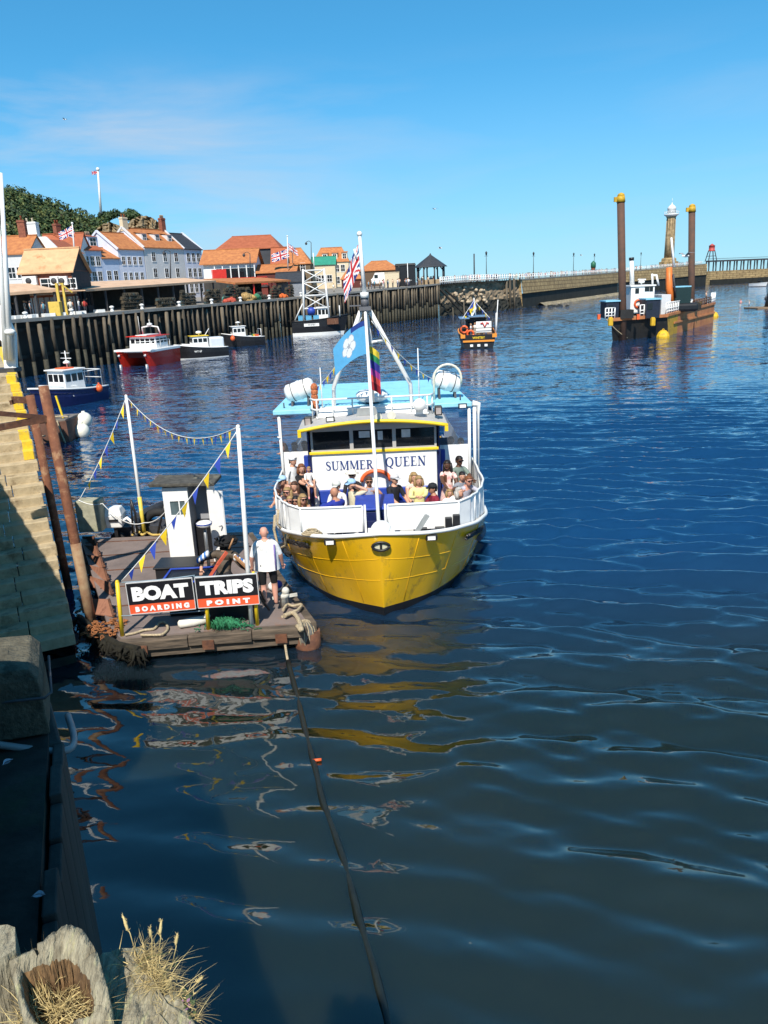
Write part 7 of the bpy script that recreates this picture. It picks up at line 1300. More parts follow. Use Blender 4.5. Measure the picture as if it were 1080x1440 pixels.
# white poles with bunting
pA0, pA1 = atz(203, 751, PZ), None; pA1 = V((pA0.x, pA0.y, aty(179, 557, pA0.y).z)); pA1.x = aty(179, 557, pA0.y).x*.35+pA0.x*.65
pB0 = V((-2.90, 14.95, .35)); zb_ = aty(337, 600, 14.95); pB1 = V((zb_.x*.8+pB0.x*.2, 14.95, zb_.z))
for p0, p1, lab in ((pA0, pA1, 'white pole with yellow foot at the back of the pontoon'), (pB0, pB1, 'tall white pole at the front right of the pontoon behind the TRIPS board')):
    t = thing('pole', lab, 'pole', tuple(p0), 'white poles carrying the bunting'); b = MB(); b.tube([p0, p0.lerp(p1, .5), p1], [.05, .047, .04], 10); b.ball(p1, .045, 8, 6); part('shaft', b, WHITE, t)
    if p0 is pA0: b = MB(); b.cyl(p0, p0.lerp(p1, .28), .058, n=10); part('yellow_sleeve', b, mat('faded yellow', (.74, .56, .08), .5, .1, 6, dirt=(.7, .68, .6), dscale=3), t)
cab = [mat('pennant yellow', (.85, .58, .02), .7, .05), mat('pennant blue', (.02, .055, .36), .7, .05)]
bunting('string of yellow and blue pennants sagging between the two white pontoon poles', pA1, pB1, .62, 27, .15, 0, cols=cab)
pL = aty(112, 702, 21.3); bunting('string of yellow and blue pennants from the back white pole down to the left corner', pA1+V((0, 0, -.03)), pL, .12, 7, .22, 0, cols=cab, start=.03, end=.86)
bunting('yellow and blue pennants from the front white pole down to the left yellow post', pB1+V((0, 0, -.05)), aty(171, 817, 14.72), .10, 10, .22, 0, cols=cab)
b = MB(); p = atz(112, 752, PZ); b.cyl((p.x, 21.3, PZ), (p.x, 21.3, pL.z+.02), .05, n=8); solo('post', b, YELLOW, 'yellow post end showing above the concrete block at the back left', 'post')
# concrete block, outboard dinghy, hoops at the back
a = aty(104, 706, 21.2); c = aty(144, 748, 21.2); b = MB(); b.bx(a.x, c.x, 21.2, 21.7, c.z, a.z); solo('concrete_block', b, mat('mossy concrete', (.34, .33, .24), .9, .2, 4, bump=.5, dirt=(.20, .21, .12), dscale=2), 'square grey concrete block at the back left corner of the pontoon', 'block', bevel=.03)
t = thing('dinghy', 'dark inflatable dinghy with a white outboard motor tied behind the pontoon', 'dinghy', (-7.3, 22.4, 0)); b = MB()
for s_ in (0, 1): x = -7.95+s_*1.35; b.tube([(x, 21.85, .42), (x, 23, .42), (x+(.25 if s_ == 0 else -.25), 24.3, .48), (-7.27, 24.9, .55)], [.2, .21, .2, .18], 10)
part('tube', b, mat('dinghy rubber', (.035, .036, .04), .6, .2, 6), t); b = MB(); b.bx(-7.9, -6.65, 22.0, 22.08, .2, .72); b.bx(-7.9, -6.65, 22.0, 24.3, .2, .26); part('transom', b, DARK, t)
b = MB(); p = aty(161, 728, 21.75); b.loft([[(p.x-.24, 21.6, p.z-.28), (p.x+.24, 21.6, p.z-.28), (p.x+.22, 22.05, p.z-.24), (p.x-.22, 22.05, p.z-.24)], [(p.x-.27, 21.55, p.z+.1), (p.x+.27, 21.55, p.z+.1), (p.x+.25, 22.1, p.z+.12), (p.x-.25, 22.1, p.z+.12)], [(p.x-.2, 21.65, p.z+.32), (p.x+.2, 21.65, p.z+.32), (p.x+.18, 22.0, p.z+.32), (p.x-.18, 22.0, p.z+.32)]], 0, sm=False); o = part('outboard_motor', b, WHITE, t, bevel=.04); b = MB(); b.bx(p.x-.1, p.x+.16, 21.53, 21.56, p.z-.06, p.z); b.bx(p.x-.05, p.x+.05, 21.7, 21.85, 0, p.z-.28); part('motor_leg', b, BLACK, o)
b = MB(); q = aty(183, 742, 21.7); b.tube([q+V((-.25, 0, .18)), q+V((-.05, 0, .3)), q+V((.12, 0, .12)), q+V((.16, 0, -.25))], .05, 7); part('white_hose', b, WHITE, t)
b = MB(); q = atz(212, 752, PZ); b.tube([(q.x+.14, 22.1, PZ+.2+0*k) for k in range(2)] if False else [(q.x+.18+.42*math.cos(a), 22.05, .72+.42*math.sin(a)) for a in [k*math.pi/9 for k in range(19)]], .13, 8); solo('tyre_fender', b, mat('tyre rubber', (.014, .014, .015), .8, .2, 5), 'old black tyre hung at the back edge of the pontoon beside the white pole', 'tyre')
for lab, x0, y0, x1, y1, x2, y2 in (('black bent iron stanchion standing right of the outboard motor', 184, 703, 190, 722, 193, 750), ('black bent iron stanchion standing left of the white hut', 232, 708, 227, 728, 222, 750)):
    b = MB(); b.tube([aty(x0, y0, 21.5), aty(x1, y1, 21.5), aty(x2, y2, 21.5)], .035, 6); b.tube([aty(x0, y0, 21.5), aty(x0+3, y2, 21.6)], .03, 6); solo('stanchion', b, BLACK, lab, 'stanchion')
b = MB(); b.tube(arc(aty(110, 703, 21.2), aty(144, 708, 21.2), .08)+arc(aty(144, 708, 21.2), aty(203, 735, 21.4), .25)[1:]+arc(aty(203, 735, 21.4), aty(236, 715, 20.5), .12)[1:], .014, 5); solo('rope', b, WHITE2, 'thin pale rope strung along the back of the pontoon', 'rope')
# ticket hut
t = thing('ticket_hut', 'white wooden ticket hut with open door and mossy dark flat roof on the pontoon', 'hut', (-4.95, 19.5, PZ)); HWH = mat('hut white', (.80, .80, .78), .5, .05, 2, dirt=(.62, .61, .58), dscale=1.2, dpos=.62); HIN = mat('hut inside grey', (.30, .31, .33), .7, .1, 2)
a = atz(241, 793, PZ); x0 = a.x; Y0_ = a.y; x1 = aty(300, 786, Y0_).x+.06; xm = aty(275, 790, Y0_).x; ht = 2.05
b = MB(); b.bx(x0, x0+.06, Y0_+.04, Y0_+.70, PZ, PZ+ht); b.bx(x0, x1, Y0_+.70, Y0_+.75, PZ, PZ+ht); b.bx(x1-.05, x1, Y0_+.04, Y0_+.70, PZ, PZ+ht); part('wall', b, HWH, t)
wx0, wx1, wz0, wz1 = x0+.16, x0+.54, PZ+1.32, PZ+1.72
b = MB(); b.bx(x0, xm, Y0_, Y0_+.04, PZ, wz0); b.bx(x0, xm, Y0_, Y0_+.04, wz1, PZ+ht-.002); b.bx(x0, wx0, Y0_, Y0_+.04, wz0, wz1); b.bx(wx1, xm, Y0_, Y0_+.04, wz0, wz1); part('front_panel', b, HWH, t)
b = MB(); b.bx(wx0, wx1, Y0_+.015, Y0_+.025, wz0, wz1); part('window', b, mat('hut glass', (.10, .14, .15), .08, .3, 2), t); b = MB(); b.bx((wx0+wx1)/2+.03, (wx0+wx1)/2+.06, Y0_-.01, Y0_+.03, wz0, wz1); b.bx(wx0, wx1, Y0_-.012, Y0_+.03, wz1-.03, wz1); part('window_bar', b, HWH, t)
b = MB(); b.bx(x0+.07, x1-.06, Y0_+.67, Y0_+.695, PZ+.01, PZ+ht-.01); b.bx(xm-.01, xm+.0, Y0_+.05, Y0_+.66, PZ+.01, PZ+ht-.01); part('lining', b, HIN, t); b = MB(); b.bx(xm+.03, x1-.08, Y0_+.3, Y0_+.66, PZ+.01, PZ+1.0); part('counter', b, BLACK, t)
b = MB(); b.loft([[(x0-.28, Y0_-.14, PZ+ht+.06), (x1+.2, Y0_-.12, PZ+ht+.02), (x1+.2, Y0_+.86, PZ+ht+.0), (x0-.28, Y0_+.86, PZ+ht+.05)], [(x0-.28, Y0_-.14, PZ+ht+.15), (x1+.2, Y0_-.12, PZ+ht+.11), (x1+.2, Y0_+.86, PZ+ht+.10), (x0-.28, Y0_+.86, PZ+ht+.15)]], 0, sm=False); part('roof', b, mat('mossy felt', (.075, .07, .06), .95, .35, 7, bump=.8, dirt=(.16, .15, .11), dscale=4), t, bevel=.02)
b = MB(); d = V((.40, -.20, 0)); h0 = V((x1-.03, Y0_-.02, PZ+.1)); b.prism([h0, h0+d, h0+d+V((0, 0, 1.85)), h0+V((0, 0, 1.85))], V((.03, .03, 0))); o = part('door', b, HWH, t); b = MB(); e = h0+d*.9+V((-.02, -.03, .95)); b.cyl(e, e+V((-.06, -.06, 0)), .02, n=8); part('door_handle', b, STEEL, o)
b = MB(); p = aty(287, 736, 18.5); b.cyl((p.x, p.y, PZ), (p.x, p.y, p.z-.06), .045, n=8); part('post', b, mat('dull steel post', (.2, .21, .22), .4, metal=.5), (t2 := thing('stool', 'stool with blue and white round top in front of the hut door', 'stool', (p.x, p.y, PZ)))); b = MB(); b.lathe((p.x, p.y, p.z-.08), [(.14, 0), (.19, .03), (.20, .09), (.14, .13), (.02, .15)], 14, 1); b.lathe((p.x, p.y, p.z-.01), [(.204, 0), (.204, .03)], 14, 0, cap=False); part('top', b, [BLUE, WHITE], t2)
b = MB(); p = atz(238, 800, PZ); b.bx(p.x+.0, p.x+.95, 17.5, 18.2, PZ, PZ+.42); b.bx(p.x-.04, p.x+.99, 17.46, 18.24, PZ+.42, PZ+.47); solo('storage_box', b, mat('black plastic box', (.012, .013, .016)), 'low black box in front of the white hut', 'box', bevel=.02)
# people on the pontoon
man_h = aty(371, 749, 15.55); f0 = atz(364, 853, PZ)
person('bald person in loose white shirt and black shorts seen from behind on the pontoon', man_h, math.pi+.15, top=(.80, .80, .79), bottom=(.012, .012, .014), leg=.45, sleeve=.48, hair=None, shoe=(.04, .035, .03), s=1.03, skin=3, build=1.18, hands=(man_h+V((.32, .16, -.78)), man_h+V((-.33, .02, -.78))), feet=(V((man_h.x+.12, 15.62, PZ)), V((man_h.x-.10, 15.5, PZ))), level=2)
# loose shirt over the body
b = MB(); rings = []
for z, rx, ry in ((-.18, .20, .13), (-.26, .255, .155), (-.45, .262, .165), (-.65, .268, .175), (-.82, .285, .19)): rings.append([man_h+V((rx*math.cos(a)*(1+.03*math.sin(a*5+z*9)), .02+ry*math.sin(a)*(1+.04*math.sin(a*4+z*7)), z)) for a in [k*math.pi/12 for k in range(24)]])
b.loft(rings, 0, cap=False); pm_ = [o for o in bpy.data.objects if o.get('label', '').startswith('bald person in loose')][0]; OFF[pm_.name] = V(pm_.location); part('shirt', b, cloth((.80, .80, .79)), pm_)
b = MB(); b.loft([[man_h+V((x, y, z)) for x, y in ((.195, -.125), (.225, -.105), (.222, -.10), (.192, -.12))] for z in (-.24, -.5, -.81)], 0); part('shirt_stripe', b, mat('purple stripe', (.22, .16, .42), .8), pm_)
vh = aty(316, 766, 15.95)
VEST = mat('brown leather', (.085, .062, .042), .65, .35, 5, bump=.8, bscale=9)
vp = person('person in a dark hat and brown leather vest bending forward behind the TRIPS board', vh+V((0, .12, -.03)), math.pi-.25, lean=.42, top=(.085, .062, .042), bottom=(.015, .015, .02), hair='dark', style='bob', sleeve=0.9, build=1.5, extra_top=VEST, hands=(aty(345, 800, 15.9), aty(283, 800, 15.8)), feet=(V((vh.x+.15, 15.95, PZ)), V((vh.x-.15, 15.85, PZ))), nod=.35, level=2)
b = MB(); rh = random.Random(21)
for k in range(60): a = rh.uniform(0, 6.28); r = rh.uniform(.05, .26); p = vh+V((r*math.cos(a), .1+r*.8*math.sin(a), .10-r*.25+rh.uniform(-.03, .05))); b.tube([p, p+V((rh.uniform(-.1, .1), rh.uniform(-.1, .1), rh.uniform(-.06, .08)))], [.045, .012], 5)
b.lathe(vh+V((0, .10, .03)), [(.26, -.03), (.24, .02), (.13, .05), (.11, .13), (.03, .15)], 14); part('ragged_hat', b, mat('black rag', (.008, .008, .009), .9, .3, 10), vp)
b = MB(); s0, s1 = aty(319, 776, 15.62), aty(295, 811, 15.5); b.beam(s0, s0.lerp(s1, .5)+V((0, -.07, .02)), .04, .065); b.beam(s0.lerp(s1, .5)+V((0, -.07, .02)), s1, .04, .065); part('shoulder_strap', b, mat('orange red strap', (.55, .10, .05), .7), vp)
b = MB()
for sd, (x, y) in ((-1, (286, 785)), (1, (338, 790))):
    c = aty(x, y, 15.8)
    for k in range(6): e = c+V((sd*(-.10+.045*k), 0, .10-.03*k)); b.ball(e, .085-.004*k, 8, 6, k % 2, (.5, 1, 1))
part('striped_sleeve', b, [cloth((.75, .75, .75)), cloth((.05, .18, .5))], vp)
b = MB(); b.tube([aty(322, 772, 15.7), aty(328, 757, 15.75)], .02, 6); b.beam(aty(330, 782, 15.6), aty(352, 803, 15.3), .05, .05); part('stick', b, mat('stick wood', (.35, .18, .08), .7), vp)
t = thing('easel', 'folding black stand leaning beside the legs of the person in the white shirt', 'stand', tuple(atz(376, 858, PZ))); 
for p0, p1, m_ in (((356, 828), (379, 858), BLACK), ((366, 832), (373, 846), BLACK), ((360, 836), (371, 850), WHITE)): b = MB(); b.beam(aty(p0[0], p0[1], 15.1), aty(p1[0], p1[1], 15.45), .04, .035); part('leg', b, m_, t)
b = MB(); c = atz(386, 838, PZ); b.ball((c.x, c.y+.3, PZ+.12), .17, 10, 8, 0, (1.1, .8, .75)); b.ball((c.x+.08, c.y+.2, PZ+.2), .10, 8, 6, 1); solo('bag', b, [WHITE, BLUE], 'white and blue bundle lying beside the feet of the person in the white shirt', 'bundle')
for lab, x, y, Y in (('blue and white buoy beside the hand of the person in the white shirt', 352, 795, 15.75),): b = MB(); c = aty(x, y, Y); b.ball(c, .12, 10, 8, 0, (1, 1, .9)); b.ball(c+V((-.03, -.05, -.02)), .09, 8, 6, 1); b.cyl((c.x, c.y, PZ), c, .025, n=6); solo('buoy', b, [WHITE, NAVY], lab, 'buoy')
# ------------------------------------------------------------------ stone steps and near quay
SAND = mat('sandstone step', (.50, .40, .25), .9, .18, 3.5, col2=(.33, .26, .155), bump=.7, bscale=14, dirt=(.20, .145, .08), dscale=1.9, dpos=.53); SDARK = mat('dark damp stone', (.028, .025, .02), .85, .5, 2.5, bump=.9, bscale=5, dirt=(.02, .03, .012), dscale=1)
A0, A1 = V((-10.35, 22.55, 5.3)), V((-6.5, 14.7, .45)); dA = (A1-A0); dh = V((dA.x, dA.y, 0)); Lh = dh.length; dh.normalize(); nR = V((-dh.y, dh.x, 0)); angA = math.atan2(dh.y, dh.x)
t = thing('stone_steps', 'worn sandstone steps with a yellow painted edge going down to the pontoon', 'steps', tuple(A1)); NS = 23; WS = 2.35; rq = random.Random(31)
YEL = mat('worn yellow line', (.72, .50, .03), .8, .1, 8, dirt=(.42, .32, .14), dscale=7, dpos=.54)
for k in range(NS):
    f0, f1 = k/NS, (k+1)/NS; z = A0.z+(A1.z-A0.z)*f0; p = A0+dh*Lh*f0; p.z = z; q = A0+dh*(Lh*f1+.03); q.z = z; j = rq.uniform(-.05, .03)
    e = [p+nR*j, q+nR*j, q-nR*WS, p-nR*WS]; w0 = rq.uniform(-.012, .012); cuts = [0, rq.uniform(.3, .46), rq.uniform(.62, .8), 1.0]
    top = [V((v.x, v.y, z+w0)) for v in e]
    for c0_, c1_ in zip(cuts[:-1], cuts[1:]):
        c1_ -= .007 if c1_ < 1 else 0; dz = rq.uniform(-.012, .012) if c0_ > 0 else 0; b = MB(); E_ = [e[0].lerp(e[3], c0_), e[1].lerp(e[2], c0_), e[1].lerp(e[2], c1_), e[0].lerp(e[3], c1_)]; off = dh*rq.uniform(-.012, .012)
        b.prism([V((v.x, v.y, z-.24))+off for v in E_], (0, 0, .24+w0+dz)); o_ = part('step_stone', b, SAND, t, bevel=.018); o = o_ if c0_ == 0 else o
    if k < 9: b = MB(); b.prism([top[0]-nR*.03-V((0, 0, .2)), top[1]+dh*.008-nR*.03-V((0, 0, .2)), top[1]+dh*.008-nR*.27-V((0, 0, .2)), top[0]-nR*.27-V((0, 0, .2))], (0, 0, .207)); part('yellow_edge', b, YEL, o)
b = MB()
for k in range(NS): f0, f1 = k/NS, (k+1)/NS; z = A0.z+(A1.z-A0.z)*f0-.25; p = A0+dh*Lh*f0-nR*.06; q = A0+dh*Lh*f1-nR*.06; b.add([V((p.x, p.y, -.6)), V((q.x, q.y, -.6)), V((q.x, q.y, z)), V((p.x, p.y, z))], [(0, 1, 2, 3)])
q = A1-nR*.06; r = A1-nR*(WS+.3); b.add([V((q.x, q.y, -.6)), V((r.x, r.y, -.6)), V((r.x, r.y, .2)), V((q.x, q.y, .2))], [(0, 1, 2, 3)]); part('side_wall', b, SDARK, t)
# landing beyond the steps and quay wall beside them
nq = thing('near_quay', 'near quay wall with deck at the left edge of the photo', 'quay wall', (-12, 18, 0)); DKZ = 5.55
L0, L1 = A0-dh*16, A0+dh*0
b = MB(); a, c = L0, A0; b.prism([V((v.x, v.y, 5.3-.3)) for v in (a, c, c-nR*14, a-nR*14)], (0, 0, .3)); part('landing', b, SAND, nq)
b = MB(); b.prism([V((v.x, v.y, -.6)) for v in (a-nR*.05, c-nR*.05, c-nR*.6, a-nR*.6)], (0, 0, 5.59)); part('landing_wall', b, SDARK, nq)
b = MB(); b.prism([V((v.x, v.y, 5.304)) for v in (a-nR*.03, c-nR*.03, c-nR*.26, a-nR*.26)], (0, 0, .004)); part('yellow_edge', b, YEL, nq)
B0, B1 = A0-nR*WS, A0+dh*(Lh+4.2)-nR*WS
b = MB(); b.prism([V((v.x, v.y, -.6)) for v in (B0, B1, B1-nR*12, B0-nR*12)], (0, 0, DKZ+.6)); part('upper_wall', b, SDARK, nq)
b = MB(); k = 12
for i in range(k): p, q = B0.lerp(B1, i/k), B0.lerp(B1, (i+.96)/k); b2 = MB(); b2.prism([V((v.x, v.y, DKZ+.003)) for v in (p+nR*.05, q+nR*.05, q-nR*.55, p-nR*.55)], (0, 0, .22)); part('coping_stone', b2, SAND, nq, bevel=.02)
# shade on the steps comes from the parapet added further down
# near parapet block and the timber faced wall below the camera
pc = [V((-3.30, 6.55, 0)), V((-3.62, 7.35, 0)), V((-6.2, 7.0, 0)), V((-6.0, 5.9, 0))]
STN = mat('lichen stone', (.14, .125, .085), .95, .25, 9, col2=(.06, .055, .038), bump=1.2, bscale=30, dirt=(.05, .045, .03), dscale=5, dpos=.52); WOODK = mat('shade black fender timber', (.040, .041, .036), .8, .5, 2.0, stretch=(1, 1, .12), bump=.8, bscale=6, dirt=(.045, .045, .035), dscale=3, dpos=.6)  # fender timber colour near black, with deep shade put into it
t = thing('stone_block', 'lichen covered stone block on top of the dark timber wall at the left edge', 'stone block', (-3.9, 6.9, 3.6)); b = MB(); zt = 4.02
rr2 = random.Random(6); base_ = [V((v.x, v.y, 3.3)) for v in pc]
ring0 = []; n_ = 6
def sub(P, n): return [P[i].lerp(P[(i+1) % len(P)], k/n) for i in range(len(P)) for k in range(n)]
S0 = sub(base_, n_); b.loft([[V((v.x, v.y, z))+V((rr2.uniform(-.008, .008), rr2.uniform(-.008, .008), rr2.uniform(-.01, .01))) for v in [p_.lerp(sum(base_, V())/4, k_) for p_ in S0]] for z, k_ in ((3.3, 0), (3.6, .0), (3.9, .01), (4.0, .06), (4.03, .2))], 0, sm=False); part('stone', b, STN, t, bevel=.02)
t = thing('timber_wall', 'weathered timber facing of the quay, coloured black for deep shade, below the camera', 'timber wall', (-3.6, 6.6, 0)); edge_ = [V((-3.28, 6.5, 0)), V((-3.05, 5.6, 0)), V((-2.75, 4.6, 0)), V((-2.4, 3.5, 0)), V((-2.0, 2.6, 0))]
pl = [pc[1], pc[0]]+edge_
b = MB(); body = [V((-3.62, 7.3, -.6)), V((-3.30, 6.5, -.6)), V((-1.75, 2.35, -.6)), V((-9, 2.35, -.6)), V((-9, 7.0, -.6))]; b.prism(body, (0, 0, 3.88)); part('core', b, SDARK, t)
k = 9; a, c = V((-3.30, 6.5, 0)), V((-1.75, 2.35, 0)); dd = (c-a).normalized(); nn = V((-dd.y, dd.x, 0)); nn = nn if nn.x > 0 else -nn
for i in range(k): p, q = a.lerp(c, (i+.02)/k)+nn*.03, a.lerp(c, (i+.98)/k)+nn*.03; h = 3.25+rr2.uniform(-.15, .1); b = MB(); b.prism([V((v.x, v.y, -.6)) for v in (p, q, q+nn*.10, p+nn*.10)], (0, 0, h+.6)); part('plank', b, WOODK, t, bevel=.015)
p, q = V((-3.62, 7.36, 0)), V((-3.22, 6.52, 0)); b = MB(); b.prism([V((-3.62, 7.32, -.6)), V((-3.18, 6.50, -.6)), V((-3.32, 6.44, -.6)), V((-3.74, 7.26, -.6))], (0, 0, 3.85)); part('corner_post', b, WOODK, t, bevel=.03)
P = [V((-4.6, 6.35, 3.55)), V((-3.9, 6.3, 3.42)), V((-3.25, 6.45, 3.18)), V((-3.16, 6.7, 3.1)), V((-3.5, 7.4, 3.0))]; b = MB(); b.tube(cat_([tuple(v) for v in P], 6), .035, 8); solo('pipe', b, mat('pale grey hose', (.26, .26, .26), .5, .1, 6), 'pale grey hose bent over the edge below the lichen covered stone', 'hose')
P = [V((-4.6, 6.5, 3.72)), V((-3.8, 6.47, 3.70)), V((-3.26, 6.5, 3.72)), V((-3.24, 6.6, 3.72)), V((-3.6, 7.42, 3.7))]; b = MB(); b.tube(P, .015, 6); solo('wire', b, DARK, 'thin wire tied round the lichen covered stone block', 'wire')
def feather(label, p, rz):
    b = MB(); rf = random.Random(7)
    for k in range(22): u = k/21; a = V((u*.12, .02*math.sin(u*3), .01)); s_ = (.035*math.sin(math.pi*min(1, u*1.05+.03))+.004); b.add([a, a+V((.02, s_, .008)), a+V((.035, s_*.9, .0)), a+V((.02, -s_, .008)), a+V((.035, -s_*.9, 0))], [(0, 1, 2), (0, 3, 4)])
    Mz = Matrix.Translation(p) @ Matrix.Rotation(rz, 4, 'Z') @ Matrix.Rotation(R(20), 4, 'X') @ Matrix.Scale(.62, 4); b.v = [Mz @ v for v in b.v]; solo('feather', b, mat('feather white', (.45, .48, .54), .8), label, 'feather', base=tuple(p))
# ledge with debris where feathers lie
b = MB(); lz = 2.6; b.prism([V((-3.3, 6.2, lz)), V((-1.95, 2.6, lz)), V((-3.0, 2.4, lz)), V((-4.4, 5.9, lz))], (0, 0, .02))
feather('white feather caught on the dark timber wall at the left edge', aty(4, 1082, 5.2)+V((0, 0, .03)), 1.0); feather('bluish white feather caught low on the dark timber wall', aty(42, 1270, 4.35)+V((0.02, 0, .05)), .1)
# ground the camera stands on: its edge shades the water and the wall
lx_ = lambda y, o=0: A1.x+(A1.y-y)*.4905*1.0-o if False else -6.5+(14.7-y)*.352-o
dk = MB(); dk.prism([V((x, y, 4.6)) for x, y in ((lx_(5.75, .02), 5.75), (lx_(2.6, .02), 2.6), (-1.75, 1.6), (-1.2, 1.5), (-.55, 1.15), (1.7, -5), (3, -9), (-14, -9), (-14, 5.75))], (0, 0, .55)); part('quay_deck', dk, CONC, nq)
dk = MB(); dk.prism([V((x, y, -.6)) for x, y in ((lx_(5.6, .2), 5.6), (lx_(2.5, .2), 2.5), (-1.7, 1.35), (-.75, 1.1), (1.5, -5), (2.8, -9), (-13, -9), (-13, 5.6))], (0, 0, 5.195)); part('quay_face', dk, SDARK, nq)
dk = MB(); dk.prism([V((x, y, -.6)) for x, y in ((lx_(7.6, .75), 7.6), (lx_(9.7, .75), 9.7), (lx_(9.7, 6), 9.7), (lx_(7.6, 6), 7.6))], (0, 0, 5.6)); part('shade_wall', dk, SDARK, nq)  # out-of-view wall added to cast shade on the water
b = MB(); b.prism([V((v.x, v.y, DKZ+.226)) for v in (B0-nR*.1, B1-nR*.1, B1-nR*.5, B0-nR*.5)], (0, 0, .5)); part('parapet', b, SDARK, nq)  # parapet added to deepen the shade on the steps
# ---- weathered timber post top in the corner, hollow and full of dry grass
WG = mat('silver weathered wood', (.36, .32, .22), .95, .35, 46, col2=(.10, .08, .05), stretch=(1, .30, .16), bump=1.0, bscale=120, dirt=(.38, .36, .19), dscale=24, dpos=.53, mix=.44); WI = mat('rotten wood inside', (.24, .14, .06), .95, .5, 24, col2=(.055, .03, .015), stretch=(1, 1, .2), bump=1.6, bscale=40)
t = thing('timber_post', 'weathered grey timber post with hollow rotten top full of dry grass in the near corner', 'timber post', (-1.1, 2.0, 4.6)); rw = random.Random(44)
out_px = [(12, 1352), (60, 1322), (92, 1297), (118, 1306), (138, 1340), (152, 1390), (160, 1436), (112, 1450), (60, 1462), (32, 1430)]
zs_ = [5.20, 5.21, 5.22, 5.21, 5.18, 5.13, 5.07, 5.06, 5.08, 5.14]
rim = [atz(x, y, z) for (x, y), z in zip(out_px, zs_)]; cen = sum(rim, V((0, 0, 0)))/len(rim)
def dens(P, n=5):
    o_ = []
    for i in range(len(P)):
        for k in range(n): o_.append(P[i].lerp(P[(i+1) % len(P)], k/n))
    return o_
D = dens(rim, 12); nd_ = len(D); cav = cen+V((-.025, -.03, 0))
def wob(i, f, a=1.0): return a*(math.sin(i*.31*f+f)+.6*math.sin(i*.83*f+2*f)+.4*math.sin(i*1.9*f))/2
thick = [.20+.26*max(0, (p.y-cen.y)/.14)+.10*max(0, (p.x-cen.x)/.12)+.04*wob(i, 1.7) for i, p in enumerate(D)]
rings = [[V((p.x, p.y, 3.2)) for p in D], [V((p.x+.004*wob(i, 2), p.y+.004*wob(i, 3), p.z-.10)) for i, p in enumerate(D)], [V((p.x, p.y, p.z-.015+.006*wob(i, 2.3))) for i, p in enumerate(D)]]
for f_, dz in ((.04, .0), (.35, .010), (.7, .004), (.92, -.008), (1.0, -.022)): rings.append([p.lerp(cav, thick[i]*f_)+V((0, 0, dz+.007*wob(i, 1.3+f_)+rw.uniform(-.003, .003)-.05*(1 if (i % 37 == 9 and f_ < .6) else 0))) for i, p in enumerate(D)])
b = MB(); b.loft(rings, 0, sm=True, cap=False); part('trunk', b, WG, t)
inner = rings[-1]; bot = [V((p.lerp(cav, .15).x, p.lerp(cav, .15).y, 5.02+rw.uniform(-.01, .01))) for p in inner]
b = MB(); b.loft([inner, [p.lerp(q, .45)+V((rw.uniform(-.006, .006), rw.uniform(-.006, .006), 0)) for p, q in zip(inner, bot)], bot], 0, sm=False, cap=False); b.add(bot, [tuple(range(len(bot)))]); part('hollow', b, WI, t)
STRAW = mat('dry straw', (.58, .45, .20), .85, .25, 20); STRAW2 = mat('dull straw', (.38, .29, .13), .9, .25, 20); GRN = mat('grass green', (.12, .16, .05), .8, .2, 10)
def blade(b, p, d, l, w, curl, mi, rg):
    d = d.normalized(); side = d.cross(V((rg.uniform(-1, 1), rg.uniform(-1, 1), .2))).normalized(); pts = []
    for k in range(5): u = k/4; q = p+d*l*u+V((curl[0], curl[1], -abs(curl[0])*.6-.0))*u*u*l; pts.append((q, w*(1-u*.9)))
    for k in range(4): (a, wa), (c, wc) = pts[k], pts[k+1]; b.add([a-side*wa, a+side*wa, c+side*wc, c-side*wc], [(0, 1, 2, 3)], mi)
b = MB(); rg = random.Random(17)
for k in range(420):
    a = rg.uniform(0, 6.28); r = rg.uniform(0, .145)**1; p = V((cav.x+r*1.0*math.cos(a), cav.y+r*.9*math.sin(a), 5.035+rg.uniform(0, .03))); blade(b, p, V((rg.uniform(-1, 1), rg.uniform(-1, 1), rg.uniform(.05, .7))), rg.uniform(.05, .15), .0016, (rg.uniform(-.5, .5), rg.uniform(-.5, .5)), rg.choice((0, 0, 1)), rg)
pL_ = atz(45, 1405, 5.08)
for k in range(70): blade(b, pL_+V((rg.uniform(-.03, .06), rg.uniform(-.03, .03), 0)), V((-.55+rg.uniform(-.35, .3), .75+rg.uniform(-.3, .3), .55)), rg.uniform(.08, .2), .0016, (rg.uniform(-.3, .1), rg.uniform(-.2, .2)), rg.choice((0, 1)), rg)
o = part('dry_grass', b, [STRAW, STRAW2], t); o['kind'] = 'stuff'
b = MB(); P = [atz(x, y, 5.22) for x, y in ((-30, 1305), (10, 1300), (21, 1304), (22, 1335), (6, 1345), (-30, 1360))]; b.prism(P, (0, 0, -.5)); solo('timber_end', b, WG, 'small pale timber end at the left edge behind the hollow post', 'timber')
P = [atz(x, y, 4.96) for x, y in ((138, 1340), (200, 1330), (240, 1380), (285, 1455), (250, 1500), (140, 1500))]; b = MB(); D2 = dens(P, 5); c2 = sum(P, V((0, 0, 0)))/len(P); b.loft([[V((p.x, p.y, 4.2)) for p in D2], [p+V((rw.uniform(-.006, .006), rw.uniform(-.006, .006), rw.uniform(-.02, .0))) for p in D2], [p.lerp(c2, .12)+V((0, 0, .03+rw.uniform(-.012, .012))) for p in D2], [p.lerp(c2, .6)+V((0, 0, .045+rw.uniform(-.012, .012))) for p in D2]], 0, sm=False)
solo('timber_beam', b, WG, 'sloping weathered timber right of the hollow post under the dry grass tuft', 'timber')
